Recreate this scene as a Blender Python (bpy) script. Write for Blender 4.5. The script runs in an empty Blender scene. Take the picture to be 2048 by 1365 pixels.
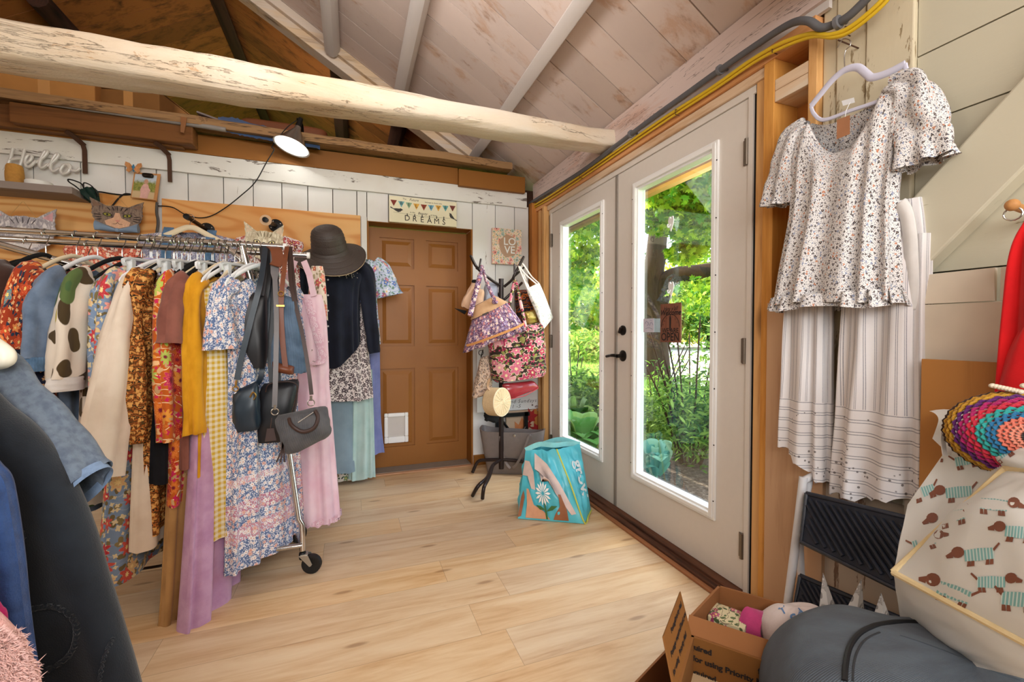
import bpy, bmesh, math, random
from math import sin, cos, pi, radians, sqrt, atan2, floor
from mathutils import Vector, Matrix, noise
rnd = random.Random(7)
SC = bpy.context.scene
COL = SC.collection
V = Vector
# ---------------------------------------------------------------- camera geometry (2048 x 1365)
FPX, YAW, PITCH, EYE = 872.0, 0.3527, -0.0225, V((0, 0, 1.10))
cF = V((sin(YAW)*cos(PITCH), cos(YAW)*cos(PITCH), sin(PITCH)))
cR = V((cos(YAW), -sin(YAW), 0))
cU = cR.cross(cF)
def ray(u, v): return cF + cR*((u-1024)/FPX) + cU*((682.5-v)/FPX)
def at(u, v, ax, val):
    d = ray(u, v); i = 'XYZ'.index(ax)
    return EYE + d*((val-EYE[i])/d[i])
def zrow(v, x, y):                       # height of the point above (x, y) seen on row v
    dep = x*sin(YAW)+y*cos(YAW)
    return 1.10 + (662.9-v)/FPX*dep*1.0005
def lin(h):
    if isinstance(h, (tuple, list)): return (h[0], h[1], h[2], 1)
    h = h.lstrip('#'); o = []
    for i in (0, 2, 4):
        x = int(h[i:i+2], 16)/255
        o.append(x/12.92 if x <= .04045 else ((x+.055)/1.055)**2.4)
    return (o[0], o[1], o[2], 1)
# ---------------------------------------------------------------- node helper
class G:
    def __init__(s, name):
        s.m = bpy.data.materials.new(name); s.m.use_nodes = True
        s.t = s.m.node_tree; s.t.nodes.clear()
    def n(s, typ, ins=None, **at_):
        nd = s.t.nodes.new('ShaderNode'+typ)
        for k, v in at_.items(): setattr(nd, k, v)
        for k, v in (ins or {}).items():
            sk = nd.inputs[k]
            if isinstance(v, bpy.types.NodeSocket): s.t.links.new(v, sk)
            else: sk.default_value = v
        return nd
    def m_(s, op, a, b=0.0, c=0.0, clamp=False):
        return s.n('Math', {0: a, 1: b, 2: c}, operation=op, use_clamp=clamp).outputs[0]
    def vm(s, op, a, b=(0, 0, 0)):
        nd = s.n('VectorMath', {0: a, 1: b}, operation=op); return nd.outputs['Value' if op in ('LENGTH', 'DISTANCE', 'DOT_PRODUCT') else 'Vector']
    def mix(s, f, a, b, mode='MIX'):
        nd = s.t.nodes.new('ShaderNodeMix'); nd.data_type = 'RGBA'; nd.blend_type = mode
        for i, v in ((0, f), (6, a), (7, b)):
            if isinstance(v, bpy.types.NodeSocket): s.t.links.new(v, nd.inputs[i])
            else: nd.inputs[i].default_value = v if i == 0 else lin(v)
        return nd.outputs[2]
    def ramp(s, f, stops, interp='LINEAR'):
        nd = s.n('ValToRGB', {0: f}); r = nd.color_ramp; r.interpolation = interp
        while len(r.elements) < len(stops): r.elements.new(.5)
        for e, (p, c) in zip(r.elements, stops): e.position = p; e.color = lin(c) if not isinstance(c, float) else (c, c, c, 1)
        return nd.outputs[0]
    def sm(s, x, a, b):                   # smoothstep a..b
        nd = s.n('MapRange', {0: x, 1: a, 2: b, 3: 0.0, 4: 1.0}, interpolation_type='SMOOTHSTEP'); return nd.outputs[0]
    def coord(s, kind='Object', scale=(1, 1, 1), rot=(0, 0, 0), loc=(0, 0, 0)):
        tc = s.n('TexCoord')
        return s.n('Mapping', {0: tc.outputs[kind], 1: loc, 2: rot, 3: scale}).outputs[0]
    def noise(s, vec, scale=5, detail=3, rough=.55, dist=0, col=False):
        nd = s.n('TexNoise', {'Vector': vec, 'Scale': scale, 'Detail': detail, 'Roughness': rough, 'Distortion': dist})
        return nd.outputs[1 if col else 0]
    def out(s, color, rough=.6, bump=None, bstr=.2, bdist=.01, spec=.4, metal=0.0, sheen=0.0, trans=0.0, alpha=None, coat=0.0, emit=None, estr=0.0):
        p = s.n('BsdfPrincipled')
        def st(k, v):
            sk = p.inputs[k]
            if isinstance(v, bpy.types.NodeSocket): s.t.links.new(v, sk)
            else: sk.default_value = v
        st('Base Color', color if isinstance(color, bpy.types.NodeSocket) else lin(color))
        st('Roughness', rough); st('Specular IOR Level', spec); st('Metallic', metal); st('Sheen Weight', sheen); st('Coat Weight', coat)
        if alpha is not None: st('Alpha', alpha)
        if emit is not None: st('Emission Color', lin(emit)); st('Emission Strength', estr)
        if bump is not None:
            b = s.n('Bump', {'Strength': bstr, 'Distance': bdist, 'Height': bump}); s.t.links.new(b.outputs[0], p.inputs['Normal'])
        sh = p.outputs[0]
        if trans:
            tr = s.n('BsdfTranslucent'); 
            if isinstance(color, bpy.types.NodeSocket): s.t.links.new(color, tr.inputs[0])
            else: tr.inputs[0].default_value = lin(color)
            sh = s.n('MixShader', {0: trans, 1: sh, 2: tr.outputs[0]}).outputs[0]
        o = s.n('OutputMaterial'); s.t.links.new(sh, o.inputs[0])
        return s.m
MATS = {}
def memo(f):
    def g(name, *a, **k):
        if name not in MATS: MATS[name] = f(name, *a, **k)
        return MATS[name]
    return g
@memo
def plain(name, color, rough=.55, spec=.4, metal=0.0, coat=0.0, var=.06, vs=30, bump=.08):
    g = G(name); v = g.coord()
    nz = g.noise(v, vs, 3)
    col = g.mix(g.m_('MULTIPLY', nz, 1.0), color, color)
    hs = g.n('HueSaturation', {'Color': col, 'Value': g.m_('ADD', g.m_('MULTIPLY', g.m_('SUBTRACT', nz, .5), var*4), 1.0)}).outputs[0]
    return g.out(hs, rough, bump=nz if bump else None, bstr=bump, bdist=.004, spec=spec, metal=metal, coat=coat)
@memo
def glow(name, color, strength):
    g = G(name); e = g.n('Emission', {0: lin(color), 1: strength}); o = g.n('OutputMaterial'); g.t.links.new(e.outputs[0], o.inputs[0]); return g.m
@memo
def wood(name, a, b, axis='Y', scale=1.0, wash=None, washamt=.5, rough=.6, knots=True, crack=0.0, tint=.12, seed=0.0, bump=.25):
    """grain runs along axis in object space; wash = thin paint over it, worn in streaks"""
    g = G(name); s = [14*scale]*3; s['XYZ'.index(axis)] = 1.1*scale
    v = g.coord('Object', tuple(s), loc=(seed, seed*1.7, seed*.6))
    big = g.noise(g.coord('Object', (1.3, 1.3, 1.3), loc=(seed, 0, 0)), 1.0, 2)
    vd = g.vm('ADD', v, g.n('CombineXYZ', {0: big, 1: big, 2: big}).outputs[0])
    gr = g.noise(vd, 1.0, 6, .62, .6)
    fine = g.noise(v, 5.0, 3, .6)
    f = g.m_('ADD', g.m_('MULTIPLY', gr, .75), g.m_('MULTIPLY', fine, .25))
    col = g.ramp(f, [(.32, b), (.5, a), (.72, a)])
    if knots:
        ks = [3.2*scale]*3; ks['XYZ'.index(axis)] = 1.5*scale
        vo = g.n('TexVoronoi', {'Vector': g.coord('Object', tuple(ks), loc=(seed*2.1, 3.3, seed)), 'Scale': 1.0})
        k = g.sm(vo.outputs['Distance'], .13, .05)
        col = g.mix(g.m_('MULTIPLY', k, .75), col, tuple(x*.35 for x in lin(b)[:3]))
    if wash:
        wn = g.noise(v, .8, 5, .7, .4); wn2 = g.noise(g.coord('Object', (2.2, 2.2, 2.2), loc=(seed, 1, 2)), 1.0, 3)
        w = g.m_('ADD', g.m_('MULTIPLY', wn, .55), g.m_('MULTIPLY', wn2, .45))
        w = g.sm(w, .62-washamt*.45, .40-washamt*.45+.12 if False else .72-washamt*.45)
        col = g.mix(g.m_('MULTIPLY', w, .93), col, wash)
    if crack:
        cn = g.noise(v, .9, 5, .7, 1.2)
        c_ = g.sm(g.m_('ABSOLUTE', g.m_('SUBTRACT', cn, .5)), .012*crack, .002)
        col = g.mix(g.m_('MULTIPLY', c_, .75), col, '#3a2a20')
    at_ = g.n('Attribute', attribute_name='tint').outputs['Fac']
    hs = g.n('HueSaturation', {'Color': col, 'Value': g.m_('ADD', 1.0, g.m_('MULTIPLY', at_, tint*2))}).outputs[0]
    return g.out(hs, rough, bump=f, bstr=bump, bdist=.006, spec=.3)
@memo
def paint(name, color, chips='#5b4636', amt=.5, rough=.6, axis='X', seed=0.0, dirt='#b7a68e'):
    g = G(name); s = [16]*3; s['XYZ'.index(axis)] = 3.0
    v = g.coord('Object', tuple(s), loc=(seed, seed, seed)); v1 = g.coord('Object', (2, 2, 2), loc=(seed, 0, 0))
    n1 = g.noise(v, 1.0, 6, .72, .5); n2 = g.noise(v1, 1.0, 4)
    col = g.mix(g.m_('MULTIPLY', g.sm(n2, .45, .75), .35), color, dirt)
    ch = g.sm(n1, .74-.1*amt, .77-.1*amt)
    col = g.mix(g.m_('MULTIPLY', ch, .85), col, chips)
    at_ = g.n('Attribute', attribute_name='tint').outputs['Fac']
    hs = g.n('HueSaturation', {'Color': col, 'Value': g.m_('ADD', 1.0, g.m_('MULTIPLY', at_, .14))}).outputs[0]
    return g.out(hs, rough, bump=g.m_('SUBTRACT', n1, ch), bstr=.25, bdist=.004, spec=.3)
MAPLE_ = [(0, 1.0), (.16, .5), (.55, .62), (.42, .22), (.8, -.05), (.34, -.22), (.3, -.55), (0, -.42), (-.3, -.55), (-.34, -.22), (-.8, -.05), (-.42, .22), (-.55, .62), (-.16, .5)]
# ---- cloth
def _weave(g, sc=420): 
    v = g.coord('UV'); return v, g.noise(v, sc, 2)
@memo
def cloth(name, color, color2=None, rough=.85, sc=9, sheen=.15, trans=.0, bump=.25, ribs=0, spec=.2):
    g = G(name); v, w = _weave(g)
    n1 = g.noise(v, sc, 4)
    c2 = color2 or tuple(x*.82 for x in lin(color)[:3])
    col = g.mix(g.sm(n1, .35, .7), color, c2)
    h = g.m_('ADD', w, g.m_('MULTIPLY', n1, .6))
    if ribs:
        sx = g.n('SeparateXYZ', {0: v}).outputs[0]
        h = g.m_('ADD', h, g.m_('SINE', g.m_('MULTIPLY', sx, ribs)))
    return g.out(col, rough, bump=h, bstr=bump, bdist=.003, spec=spec, sheen=sheen, trans=trans)
def _flower(g, v, scale, petals, r0, seed, jitter=.9):
    sv = g.vm('ADD', g.vm('SCALE', v), (seed, seed*1.3, 0))
    sc = g.n('VectorMath', {0: v, 'Scale': scale}, operation='SCALE').outputs[0]
    sc = g.vm('ADD', sc, (seed, seed*1.37, 0))
    vo = g.n('TexVoronoi', {'Vector': sc, 'Scale': 1.0, 'Randomness': jitter}, voronoi_dimensions='2D')
    d = g.vm('SUBTRACT', sc, vo.outputs['Position']); sp = g.n('SeparateXYZ', {0: d})
    ang = g.m_('ARCTAN2', sp.outputs[1], sp.outputs[0])
    cr = g.n('SeparateColor', {0: vo.outputs['Color']})
    ph = g.m_('MULTIPLY', cr.outputs[1], 6.28)
    pet = g.m_('SINE', g.m_('ADD', g.m_('MULTIPLY', ang, float(petals)), ph))
    r = g.m_('DIVIDE', vo.outputs['Distance'], g.m_('ADD', .8, g.m_('MULTIPLY', pet, .22)))
    size = g.m_('MULTIPLY', r0, g.m_('ADD', .6, g.m_('MULTIPLY', cr.outputs[2], .55)))
    return g.m_('DIVIDE', r, size), cr.outputs[0], ang
@memo
def floral(name, base, cols, leaf=None, scale=14, r0=.42, petals=5, center='#f3d27a', seed=1.0, small=None, lines=None, rough=.85, trans=0.0, outline=None, dens=2.1, bands=None, rings=True):
    """printed cloth in UV metres: flowers in cells, leaves in a finer layer, optional sprigs and border bands"""
    g = G(name); v, w = _weave(g)
    warp = g.noise(v, scale*.7, 2, col=True)
    vv = g.vm('ADD', v, g.n('VectorMath', {0: g.vm('SUBTRACT', warp, (.5, .5, .5)), 'Scale': .55/scale}, operation='SCALE').outputs[0])
    bn = g.noise(v, 5, 2)
    col = g.mix(g.m_('MULTIPLY', bn, .35), base, tuple(x*.75 for x in lin(base)[:3]))
    if bands:
        sy = g.n('SeparateXYZ', {0: v}).outputs[1]
        for (y0, y1, cc) in bands:
            mk = g.m_('MULTIPLY', g.m_('GREATER_THAN', sy, y0), g.m_('LESS_THAN', sy, y1))
            col = g.mix(mk, col, cc)
    if lines:
        wv = g.n('TexWave', {'Vector': vv, 'Scale': scale*.35, 'Distortion': 9.0, 'Detail': 2.0, 'Detail Scale': 1.2}, wave_type='RINGS')
        col = g.mix(g.sm(g.m_('ABSOLUTE', g.m_('SUBTRACT', wv.outputs[1], .5)), .1, .03), col, lines)
    if leaf:
        r2, c2, a2 = _flower(g, vv, scale*dens, 2, .40, seed+5.5)
        col = g.mix(g.sm(r2, 1.0, .9), col, g.mix(c2, leaf, tuple(x*.55 for x in lin(leaf)[:3])))
    if small:
        r3, c3, a3 = _flower(g, vv, scale*2.7, 4, .34, seed+9.1)
        col = g.mix(g.sm(r3, 1.0, .9), col, small)
    r1, c1, a1 = _flower(g, vv, scale, petals, r0, seed)
    st = [(i/len(cols), c) for i, c in enumerate(cols)]
    pc = g.ramp(c1, st, 'CONSTANT')
    ring = g.m_('SINE', g.m_('MULTIPLY', r1, 15.0))
    if rings: pc = g.mix(g.m_('MULTIPLY', g.sm(ring, .2, .8), .35), pc, tuple(min(1, x*1.6+.05) for x in lin(cols[0])[:3]))
    if outline: col = g.mix(g.sm(r1, 1.18, 1.1), col, outline)
    col = g.mix(g.sm(r1, 1.0, .92), col, pc)
    col = g.mix(g.sm(r1, .3, .22), col, center)
    return g.out(col, rough, bump=w, bstr=.2, bdist=.002, spec=.2, sheen=.1, trans=trans)
@memo
def paisley(name, cols, scale=16, seed=0.0, dist=7.0, rough=.85, dots=None):
    g = G(name); v, w = _weave(g)
    v2 = g.vm('ADD', v, (seed, seed*.7, 0))
    wv = g.n('TexWave', {'Vector': v2, 'Scale': scale*.28, 'Distortion': dist, 'Detail': 2.5, 'Detail Scale': 1.5, 'Detail Roughness': .6}, wave_type='RINGS')
    n1 = g.noise(v2, scale*1.6, 3, .6, 1.5)
    f = g.m_('FRACT', g.m_('ADD', g.m_('MULTIPLY', wv.outputs[1], .8), g.m_('MULTIPLY', n1, 1.3)))
    col = g.ramp(f, [(i/len(cols), c) for i, c in enumerate(cols)], 'CONSTANT')
    if dots:
        r3, c3, a3 = _flower(g, v2, scale*1.5, 3, .36, seed+2)
        col = g.mix(g.sm(r3, 1.0, .85), col, dots)
    return g.out(col, rough, bump=w, bstr=.2, bdist=.002, spec=.2)
@memo
def gingham(name, white, color, sz=.011):
    g = G(name); v, w = _weave(g); s = g.n('SeparateXYZ', {0: v})
    def st(x): return g.m_('GREATER_THAN', g.m_('FRACT', g.m_('DIVIDE', x, sz*2)), .5)
    f = g.m_('MULTIPLY', g.m_('ADD', st(s.outputs[0]), st(s.outputs[1])), .5)
    return g.out(g.mix(f, white, color), .85, bump=w, bstr=.2, bdist=.002, spec=.2, trans=.15)
# ---------------------------------------------------------------- mesh builder
LOC = {}
class MB:
    def __init__(s): s.v = []; s.f = []; s.uv = []; s.mi = []; s.tint = []; s.t = 0.0; s.m = 0
    def add(s, verts, faces, uvs=None):
        o = len(s.v); s.v += [tuple(p) for p in verts]
        for i, f in enumerate(faces):
            s.f.append([k+o for k in f]); s.uv.append(uvs[i] if uvs else None); s.mi.append(s.m); s.tint.append(s.t)
        return s
    def box(s, c, size, rot=None, tint=None):
        if tint is not None: s.t = tint
        hx, hy, hz = size[0]/2, size[1]/2, size[2]/2
        M = rot if isinstance(rot, Matrix) else (Matrix.Rotation(rot, 3, 'Z') if rot else None)
        P = []
        for x in (-hx, hx):
            for y in (-hy, hy):
                for z in (-hz, hz):
                    p = V((x, y, z)); p = M @ p if M else p; P.append(p+V(c))
        return s.add(P, [(0, 1, 3, 2), (4, 6, 7, 5), (0, 4, 5, 1), (2, 3, 7, 6), (0, 2, 6, 4), (1, 5, 7, 3)])
    def b2(s, x0, x1, y0, y1, z0, z1, tint=None):
        return s.box(((x0+x1)/2, (y0+y1)/2, (z0+z1)/2), (abs(x1-x0), abs(y1-y0), abs(z1-z0)), None, tint)
    def hexa(s, q0, q1):                 # two quads (4 points each) joined into a solid
        P = list(q0)+list(q1)
        return s.add(P, [(3, 2, 1, 0), (4, 5, 6, 7), (0, 1, 5, 4), (1, 2, 6, 5), (2, 3, 7, 6), (3, 0, 4, 7)])
    def poly(s, pts, n, th):             # flat outline pts extruded by th along n
        a = [V(p) for p in pts]; b = [p+V(n)*th for p in a]; k = len(a)
        fs = [list(range(k))[::-1], [k+i for i in range(k)]] + [(i, (i+1) % k, k+(i+1) % k, k+i) for i in range(k)]
        return s.add(a+b, fs)
    def loft(s, rings, closed=True, cap0=False, cap1=False, uvs=True, u0=0.0, v0=0.0):
        n = len(rings[0]); P = [p for r in rings for p in r]; F = []; U = []
        per = []
        for r in rings:
            acc = [0.0]
            for i in range(n): acc.append(acc[-1]+(V(r[(i+1) % n])-V(r[i])).length)
            per.append(acc)
        mid = per[len(per)//2] if max(a[-1] for a in per) > 0 else per[0]
        big = max(per, key=lambda a: a[-1])
        vv = [v0]
        for i in range(1, len(rings)): vv.append(vv[-1]+sum((V(rings[i][k])-V(rings[i-1][k])).length for k in range(0, n, max(1, n//8)))/len(range(0, n, max(1, n//8))))
        m = n if closed else n-1
        for j in range(len(rings)-1):
            for i in range(m):
                i2 = (i+1) % n
                F.append((j*n+i, j*n+i2, (j+1)*n+i2, (j+1)*n+i))
                U.append(((u0+big[i], vv[j]), (u0+big[i+1], vv[j]), (u0+big[i+1], vv[j+1]), (u0+big[i], vv[j+1])))
        if cap0: F.append(list(range(n))[::-1]); U.append([(p[0], p[2]) for p in rings[0]][::-1])
        if cap1: F.append([(len(rings)-1)*n+i for i in range(n)]); U.append([(p[0], p[2]) for p in rings[-1]])
        return s.add(P, F, U)
    def tube(s, path, r, n=8, caps=True, flat=1.0, up=None):
        path = [V(p) for p in path]; rr = r if isinstance(r, (list, tuple)) else [r]*len(path)
        rings = []; prev = None
        for i, p in enumerate(path):
            t = (path[min(i+1, len(path)-1)]-path[max(i-1, 0)])
            t = t.normalized() if t.length > 1e-9 else V((0, 0, 1))
            if prev is None:
                ref = V(up) if up else (V((0, 0, 1)) if abs(t.z) < .9 else V((1, 0, 0)))
                a = t.cross(ref)
                a = a.normalized() if a.length > 1e-6 else t.orthogonal().normalized()
            else:
                a = prev - t*prev.dot(t); a = a.normalized() if a.length > 1e-6 else t.orthogonal().normalized()
            prev = a; b = t.cross(a)
            rings.append([p+a*(cos(2*pi*k/n)*rr[i])+b*(sin(2*pi*k/n)*rr[i]*flat) for k in range(n)])
        return s.loft(rings, True, caps, caps)
    def strap(s, path, w, th, side):     # flat ribbon: width along side, thin along the normal
        path = [V(p) for p in path]; rings = []
        for i, p in enumerate(path):
            t = (path[min(i+1, len(path)-1)]-path[max(i-1, 0)]).normalized()
            sd = V(side) if not callable(side) else V(side(i))
            sd = (sd-t*sd.dot(t)); sd = sd.normalized() if sd.length > 1e-6 else t.orthogonal().normalized()
            nn = t.cross(sd)
            ww = w[i] if isinstance(w, (list, tuple)) else w
            rings.append([p-sd*ww/2-nn*th/2, p+sd*ww/2-nn*th/2, p+sd*ww/2+nn*th/2, p-sd*ww/2+nn*th/2])
        return s.loft(rings, True, True, True)
    def lathe(s, prof, c=(0, 0, 0), n=24, M=None, cap=True):
        rings = []
        for (r, z) in prof:
            ring = []
            for k in range(n):
                p = V((r*cos(2*pi*k/n), r*sin(2*pi*k/n), z))
                ring.append((M @ p if M else p)+V(c))
            rings.append(ring)
        return s.loft(rings, True, cap, cap)
    def sq(s, c, abc, e1=.6, e2=.6, nu=28, nv=16, M=None, taper=0.0, wob=0.0, sag=0.0, wf=9.0, seed=0.0):
        """rounded pouch (superellipsoid); taper>0 narrows the top; wob = creases"""
        a, b, h = abc; rings = []
        def pw(x, e): return (abs(x)**e)*(1 if x >= 0 else -1)
        for j in range(nv+1):
            ph = -pi/2+pi*j/nv; ph = max(-pi/2+.03, min(pi/2-.03, ph)); ring = []
            for k in range(nu):
                th = 2*pi*k/nu
                x = a*pw(cos(ph), e1)*pw(cos(th), e2); y = b*pw(cos(ph), e1)*pw(sin(th), e2); z = h*pw(sin(ph), e1)
                f = 1-taper*(z/h*.5+.5); x *= f; y *= f
                z -= sag*h*max(0, 1-(x/a)**2)*max(0, z/h)
                p = V((x, y, z))
                if wob:
                    q = noise.noise_vector(V((x*wf+seed, y*wf+seed*2, z*wf*.6)))
                    p += V((q.x, q.y, q.z*.5))*wob
                ring.append((M @ p if M else p)+V(c))
            rings.append(ring)
        return s.loft(rings, True, True, True)
    def build(s, name, mat, parent=None, smooth=True, label=None, bevel=0.0, kind=None, sub=0, ang=40):
        off = LOC[parent.name] if parent else V((0, 0, 0))
        me = bpy.data.meshes.new(name); me.from_pydata([tuple(V(p)-off) for p in s.v], [], s.f)
        mats = mat if isinstance(mat, (list, tuple)) else [mat]
        for m in mats: me.materials.append(m)
        if any(s.mi): me.polygons.foreach_set('material_index', s.mi)
        if any(u is not None for u in s.uv):
            lay = me.uv_layers.new(name='UVMap'); fl = []
            for f, u in zip(s.f, s.uv):
                for k in range(len(f)): fl += list(u[k]) if u else [0.0, 0.0]
            lay.data.foreach_set('uv', fl)
        if any(s.tint):
            a = me.attributes.new('tint', 'FLOAT', 'FACE'); a.data.foreach_set('value', s.tint)
        me.update()
        if smooth:
            me.shade_smooth() if hasattr(me, 'shade_smooth') else None
            if ang < 180: me.set_sharp_from_angle(angle=radians(ang))
        o = bpy.data.objects.new(name, me); COL.objects.link(o)
        LOC[o.name] = off.copy()
        if parent: o.parent = parent
        if label: o['label'] = label
        if kind: o['kind'] = kind
        if bevel:
            b = o.modifiers.new('Bevel', 'BEVEL'); b.width = bevel; b.segments = 2; b.limit_method = 'ANGLE'; b.angle_limit = radians(50)
        if sub:
            b = o.modifiers.new('Subdiv', 'SUBSURF'); b.levels = sub; b.render_levels = sub
        return o
def thing(name, label, cat, loc, group=None):
    o = bpy.data.objects.new(name, None); COL.objects.link(o); o.location = loc; o.empty_display_size = .05
    LOC[o.name] = V(loc); o['label'] = label; o['category'] = cat
    if group: o['group'] = group
    return o
def tag(o, label, cat, group=None, kind=None):
    o['label'] = label; o['category'] = cat
    if group: o['group'] = group
    if kind: o['kind'] = kind
    return o
def struct(mb, name, mat, parent=None, **k):
    return mb.build(name, mat, parent, kind=None if parent else 'structure', **k)
def setorg(o, loc):                      # move a one-mesh thing's origin to its base
    loc = V(loc)
    for v in o.data.vertices: v.co -= loc
    o.location = loc; return o
def dup(r0, loc, rz=0.0, label=None, group=None, cat=None):
    r = r0.copy(); COL.objects.link(r); r.location = loc; r.rotation_euler = (0, 0, rz); LOC[r.name] = V(loc)
    if label: r['label'] = label
    if group: r['group'] = group
    for ch in list(r0.children):
        c = ch.copy(); COL.objects.link(c); c.parent = r
        for gch in ch.children:
            d = gch.copy(); COL.objects.link(d); d.parent = c
    return r
_txt = {}
def text_pts(body, size, shear=0.0, bold=0.0, sx=1.0, ext=0.0, align='CENTER', spacing=1.0):
    cu = bpy.data.curves.new('t', 'FONT'); cu.body = body; cu.size = size; cu.shear = shear; cu.offset = bold
    cu.align_x = align; cu.align_y = 'CENTER'; cu.extrude = ext; cu.space_character = spacing; cu.resolution_u = 3
    o = bpy.data.objects.new('t', cu); COL.objects.link(o)
    dg = bpy.context.evaluated_depsgraph_get(); me = bpy.data.meshes.new_from_object(o.evaluated_get(dg))
    vs = [V((v.co.x*sx, v.co.y, v.co.z)) for v in me.vertices]; fs = [tuple(p.vertices) for p in me.polygons]
    bpy.data.objects.remove(o); bpy.data.curves.remove(cu); bpy.data.meshes.remove(me)
    return vs, fs
def put_text(mb, body, size, org, xd, yd, lift=.0012, rot=0.0, **k):
    vs, fs = text_pts(body, size, **k); xd = V(xd).normalized(); yd = V(yd).normalized(); nn = xd.cross(yd)
    P = []
    for p in vs:
        x, y = p.x*cos(rot)-p.y*sin(rot), p.x*sin(rot)+p.y*cos(rot)
        P.append(V(org)+xd*x+yd*y+nn*(lift+p.z))
    mb.add(P, fs); return mb
def lerp(a, b, t): return V(a)*(1-t)+V(b)*t
def curve_pts(pts, n=8):                 # Catmull-Rom through pts
    P = [V(p) for p in pts]; out = []
    for i in range(len(P)-1):
        p0 = P[max(i-1, 0)]; p1 = P[i]; p2 = P[i+1]; p3 = P[min(i+2, len(P)-1)]
        for k in range(n):
            t = k/n; out.append(.5*((2*p1)+(p2-p0)*t+(2*p0-5*p1+4*p2-p3)*t*t+(-p0+3*p1-3*p2+p3)*t**3))
    out.append(P[-1]); return out
# ================================================================= materials for the building
M_ceil = wood('whitewashed_boards', '#c7a892', '#8a6a56', 'X', .8, wash='#d3c2b8', washamt=.52, rough=.75, tint=.10, seed=2)
def beam_mat():
    g = G('whitewashed_hewn_timber'); v = g.coord('Object', (1.0, 9, 9)); v2 = g.coord('Object', (5, 16, 16)); v3 = g.coord('Object', (2, 2, 2))
    n1 = g.noise(v, 1.0, 7, .7, .8); n2 = g.noise(v2, 1.6, 5, .75, 1.0); n3 = g.noise(v3, 1.0, 3); n4 = g.noise(g.coord('Object', (22, 34, 34)), 1.0, 4, .7)
    col = g.ramp(g.m_('ADD', g.m_('MULTIPLY', n3, .6), g.m_('MULTIPLY', n1, .4)), [(.35, '#ddd5c8'), (.5, '#dfd0bb'), (.64, '#d6bfa2')])
    bare = g.m_('MULTIPLY', g.sm(n2, .60, .68), g.sm(n3, .42, .6)); col = g.mix(g.m_('MULTIPLY', bare, .65), col, '#b98a58')
    sp_ = g.m_('MULTIPLY', g.sm(n4, .68, .73), g.sm(n3, .38, .55)); col = g.mix(g.m_('MULTIPLY', sp_, .75), col, '#94602f')
    ck = g.m_('MULTIPLY', g.sm(g.m_('ABSOLUTE', g.m_('SUBTRACT', n1, .5)), .008, .002), g.sm(n3, .45, .6)); col = g.mix(g.m_('MULTIPLY', ck, .4), col, '#6b5038')
    return g.out(col, .85, bump=g.m_('SUBTRACT', g.m_('ADD', n1, g.m_('MULTIPLY', n4, .3)), ck), bstr=.8, bdist=.012, spec=.2)
M_beam = beam_mat()
M_purl = wood('whitewashed_pole', '#cdbba9', '#8a6f5c', 'Y', .8, wash='#d2cbc6', washamt=.75, rough=.75, seed=6)
M_rafter = wood('pale_sawn_rafter', '#d2b898', '#9a7c5e', 'X', .8, wash='#cfc0b2', washamt=.35, rough=.7, seed=9)
M_attic = wood('brown_attic_boards', '#8f5728', '#4f2c12', 'X', .7, rough=.7, tint=.25, seed=3)
M_dark = wood('dark_attic_timber', '#40261a', '#1d100a', 'Y', .8, rough=.8, seed=4)
M_plate = wood('pinkish_wall_plate', '#cfae9e', '#93705e', 'Y', .8, wash='#d3c0b8', washamt=.55, rough=.75, crack=.6, seed=8)
M_pine = wood('raw_pine', '#dfae72', '#bf8443', 'Z', .9, rough=.6, seed=1)
M_pineY = wood('raw_pine_lengthwise', '#dba06a', '#bd7c40', 'Y', .9, rough=.6, seed=11)
M_paleY = wood('pale_pine_lengthwise', '#dcc0a0', '#b98e64', 'Y', .9, rough=.6, wash='#dccdb8', washamt=.3, seed=12)
M_orange = wood('orange_stud', '#b9793a', '#8d5220', 'Z', .8, rough=.6, seed=13)
def ply_mat():
    g = G('plywood'); n0 = g.noise(g.coord('Object', (.55, 1, 2.6)), 1.0, 2, .45, .3); n1 = g.noise(g.coord('Object', (3, 1, 70)), 1.0, 3)
    f = g.m_('ADD', g.m_('MULTIPLY', g.m_('SINE', g.m_('MULTIPLY', n0, 95.0)), .42), .5); f = g.m_('ADD', g.m_('MULTIPLY', f, .8), g.m_('MULTIPLY', n1, .2))
    col = g.ramp(f, [(.1, '#e2b173'), (.55, '#dda868'), (.8, '#cd8d4b'), (.98, '#bb7738')]); n2 = g.noise(g.coord('Object', (1.2, 1, 1.2)), 1.0, 2); col = g.mix(g.m_('MULTIPLY', g.sm(n2, .45, .7), .4), col, '#d98f45')
    return g.out(col, .5, spec=.3)
M_ply = ply_mat()
M_white = paint('white_wall_paint', '#dcdbd9', '#7b6a58', .9, axis='Z', seed=1)
M_header = paint('white_header_paint', '#d9d8d3', '#4d3a2c', 1.5, axis='X', seed=3)
M_old = paint('old_white_paint', '#cfc4a9', '#8a7553', 1.7, axis='Z', seed=5, dirt='#b39a72')
M_wallr = paint('cream_white_paint', '#c3bda8', '#8b8064', .8, axis='Y', seed=7, dirt='#bdb69a')
M_brown = paint('brown_fascia_paint', '#8f5c22', '#3c2510', .25, axis='X', seed=9, dirt='#7a4c1b')
M_bdoor = paint('brown_door_paint', '#95602b', '#d9c3a6', .22, axis='Z', seed=11, dirt='#7e4a18', rough=.42)
M_rough = wood('weathered_plank', '#9c7a55', '#4a3422', 'X', .6, rough=.9, crack=1.2, bump=.8, seed=15)
M_rail = wood('old_brown_board', '#7a4f27', '#4a2d14', 'X', .8, rough=.7, seed=16)
M_sill = wood('dark_threshold', '#6b4531', '#2e1a12', 'Y', .8, rough=.7, seed=17)
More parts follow.
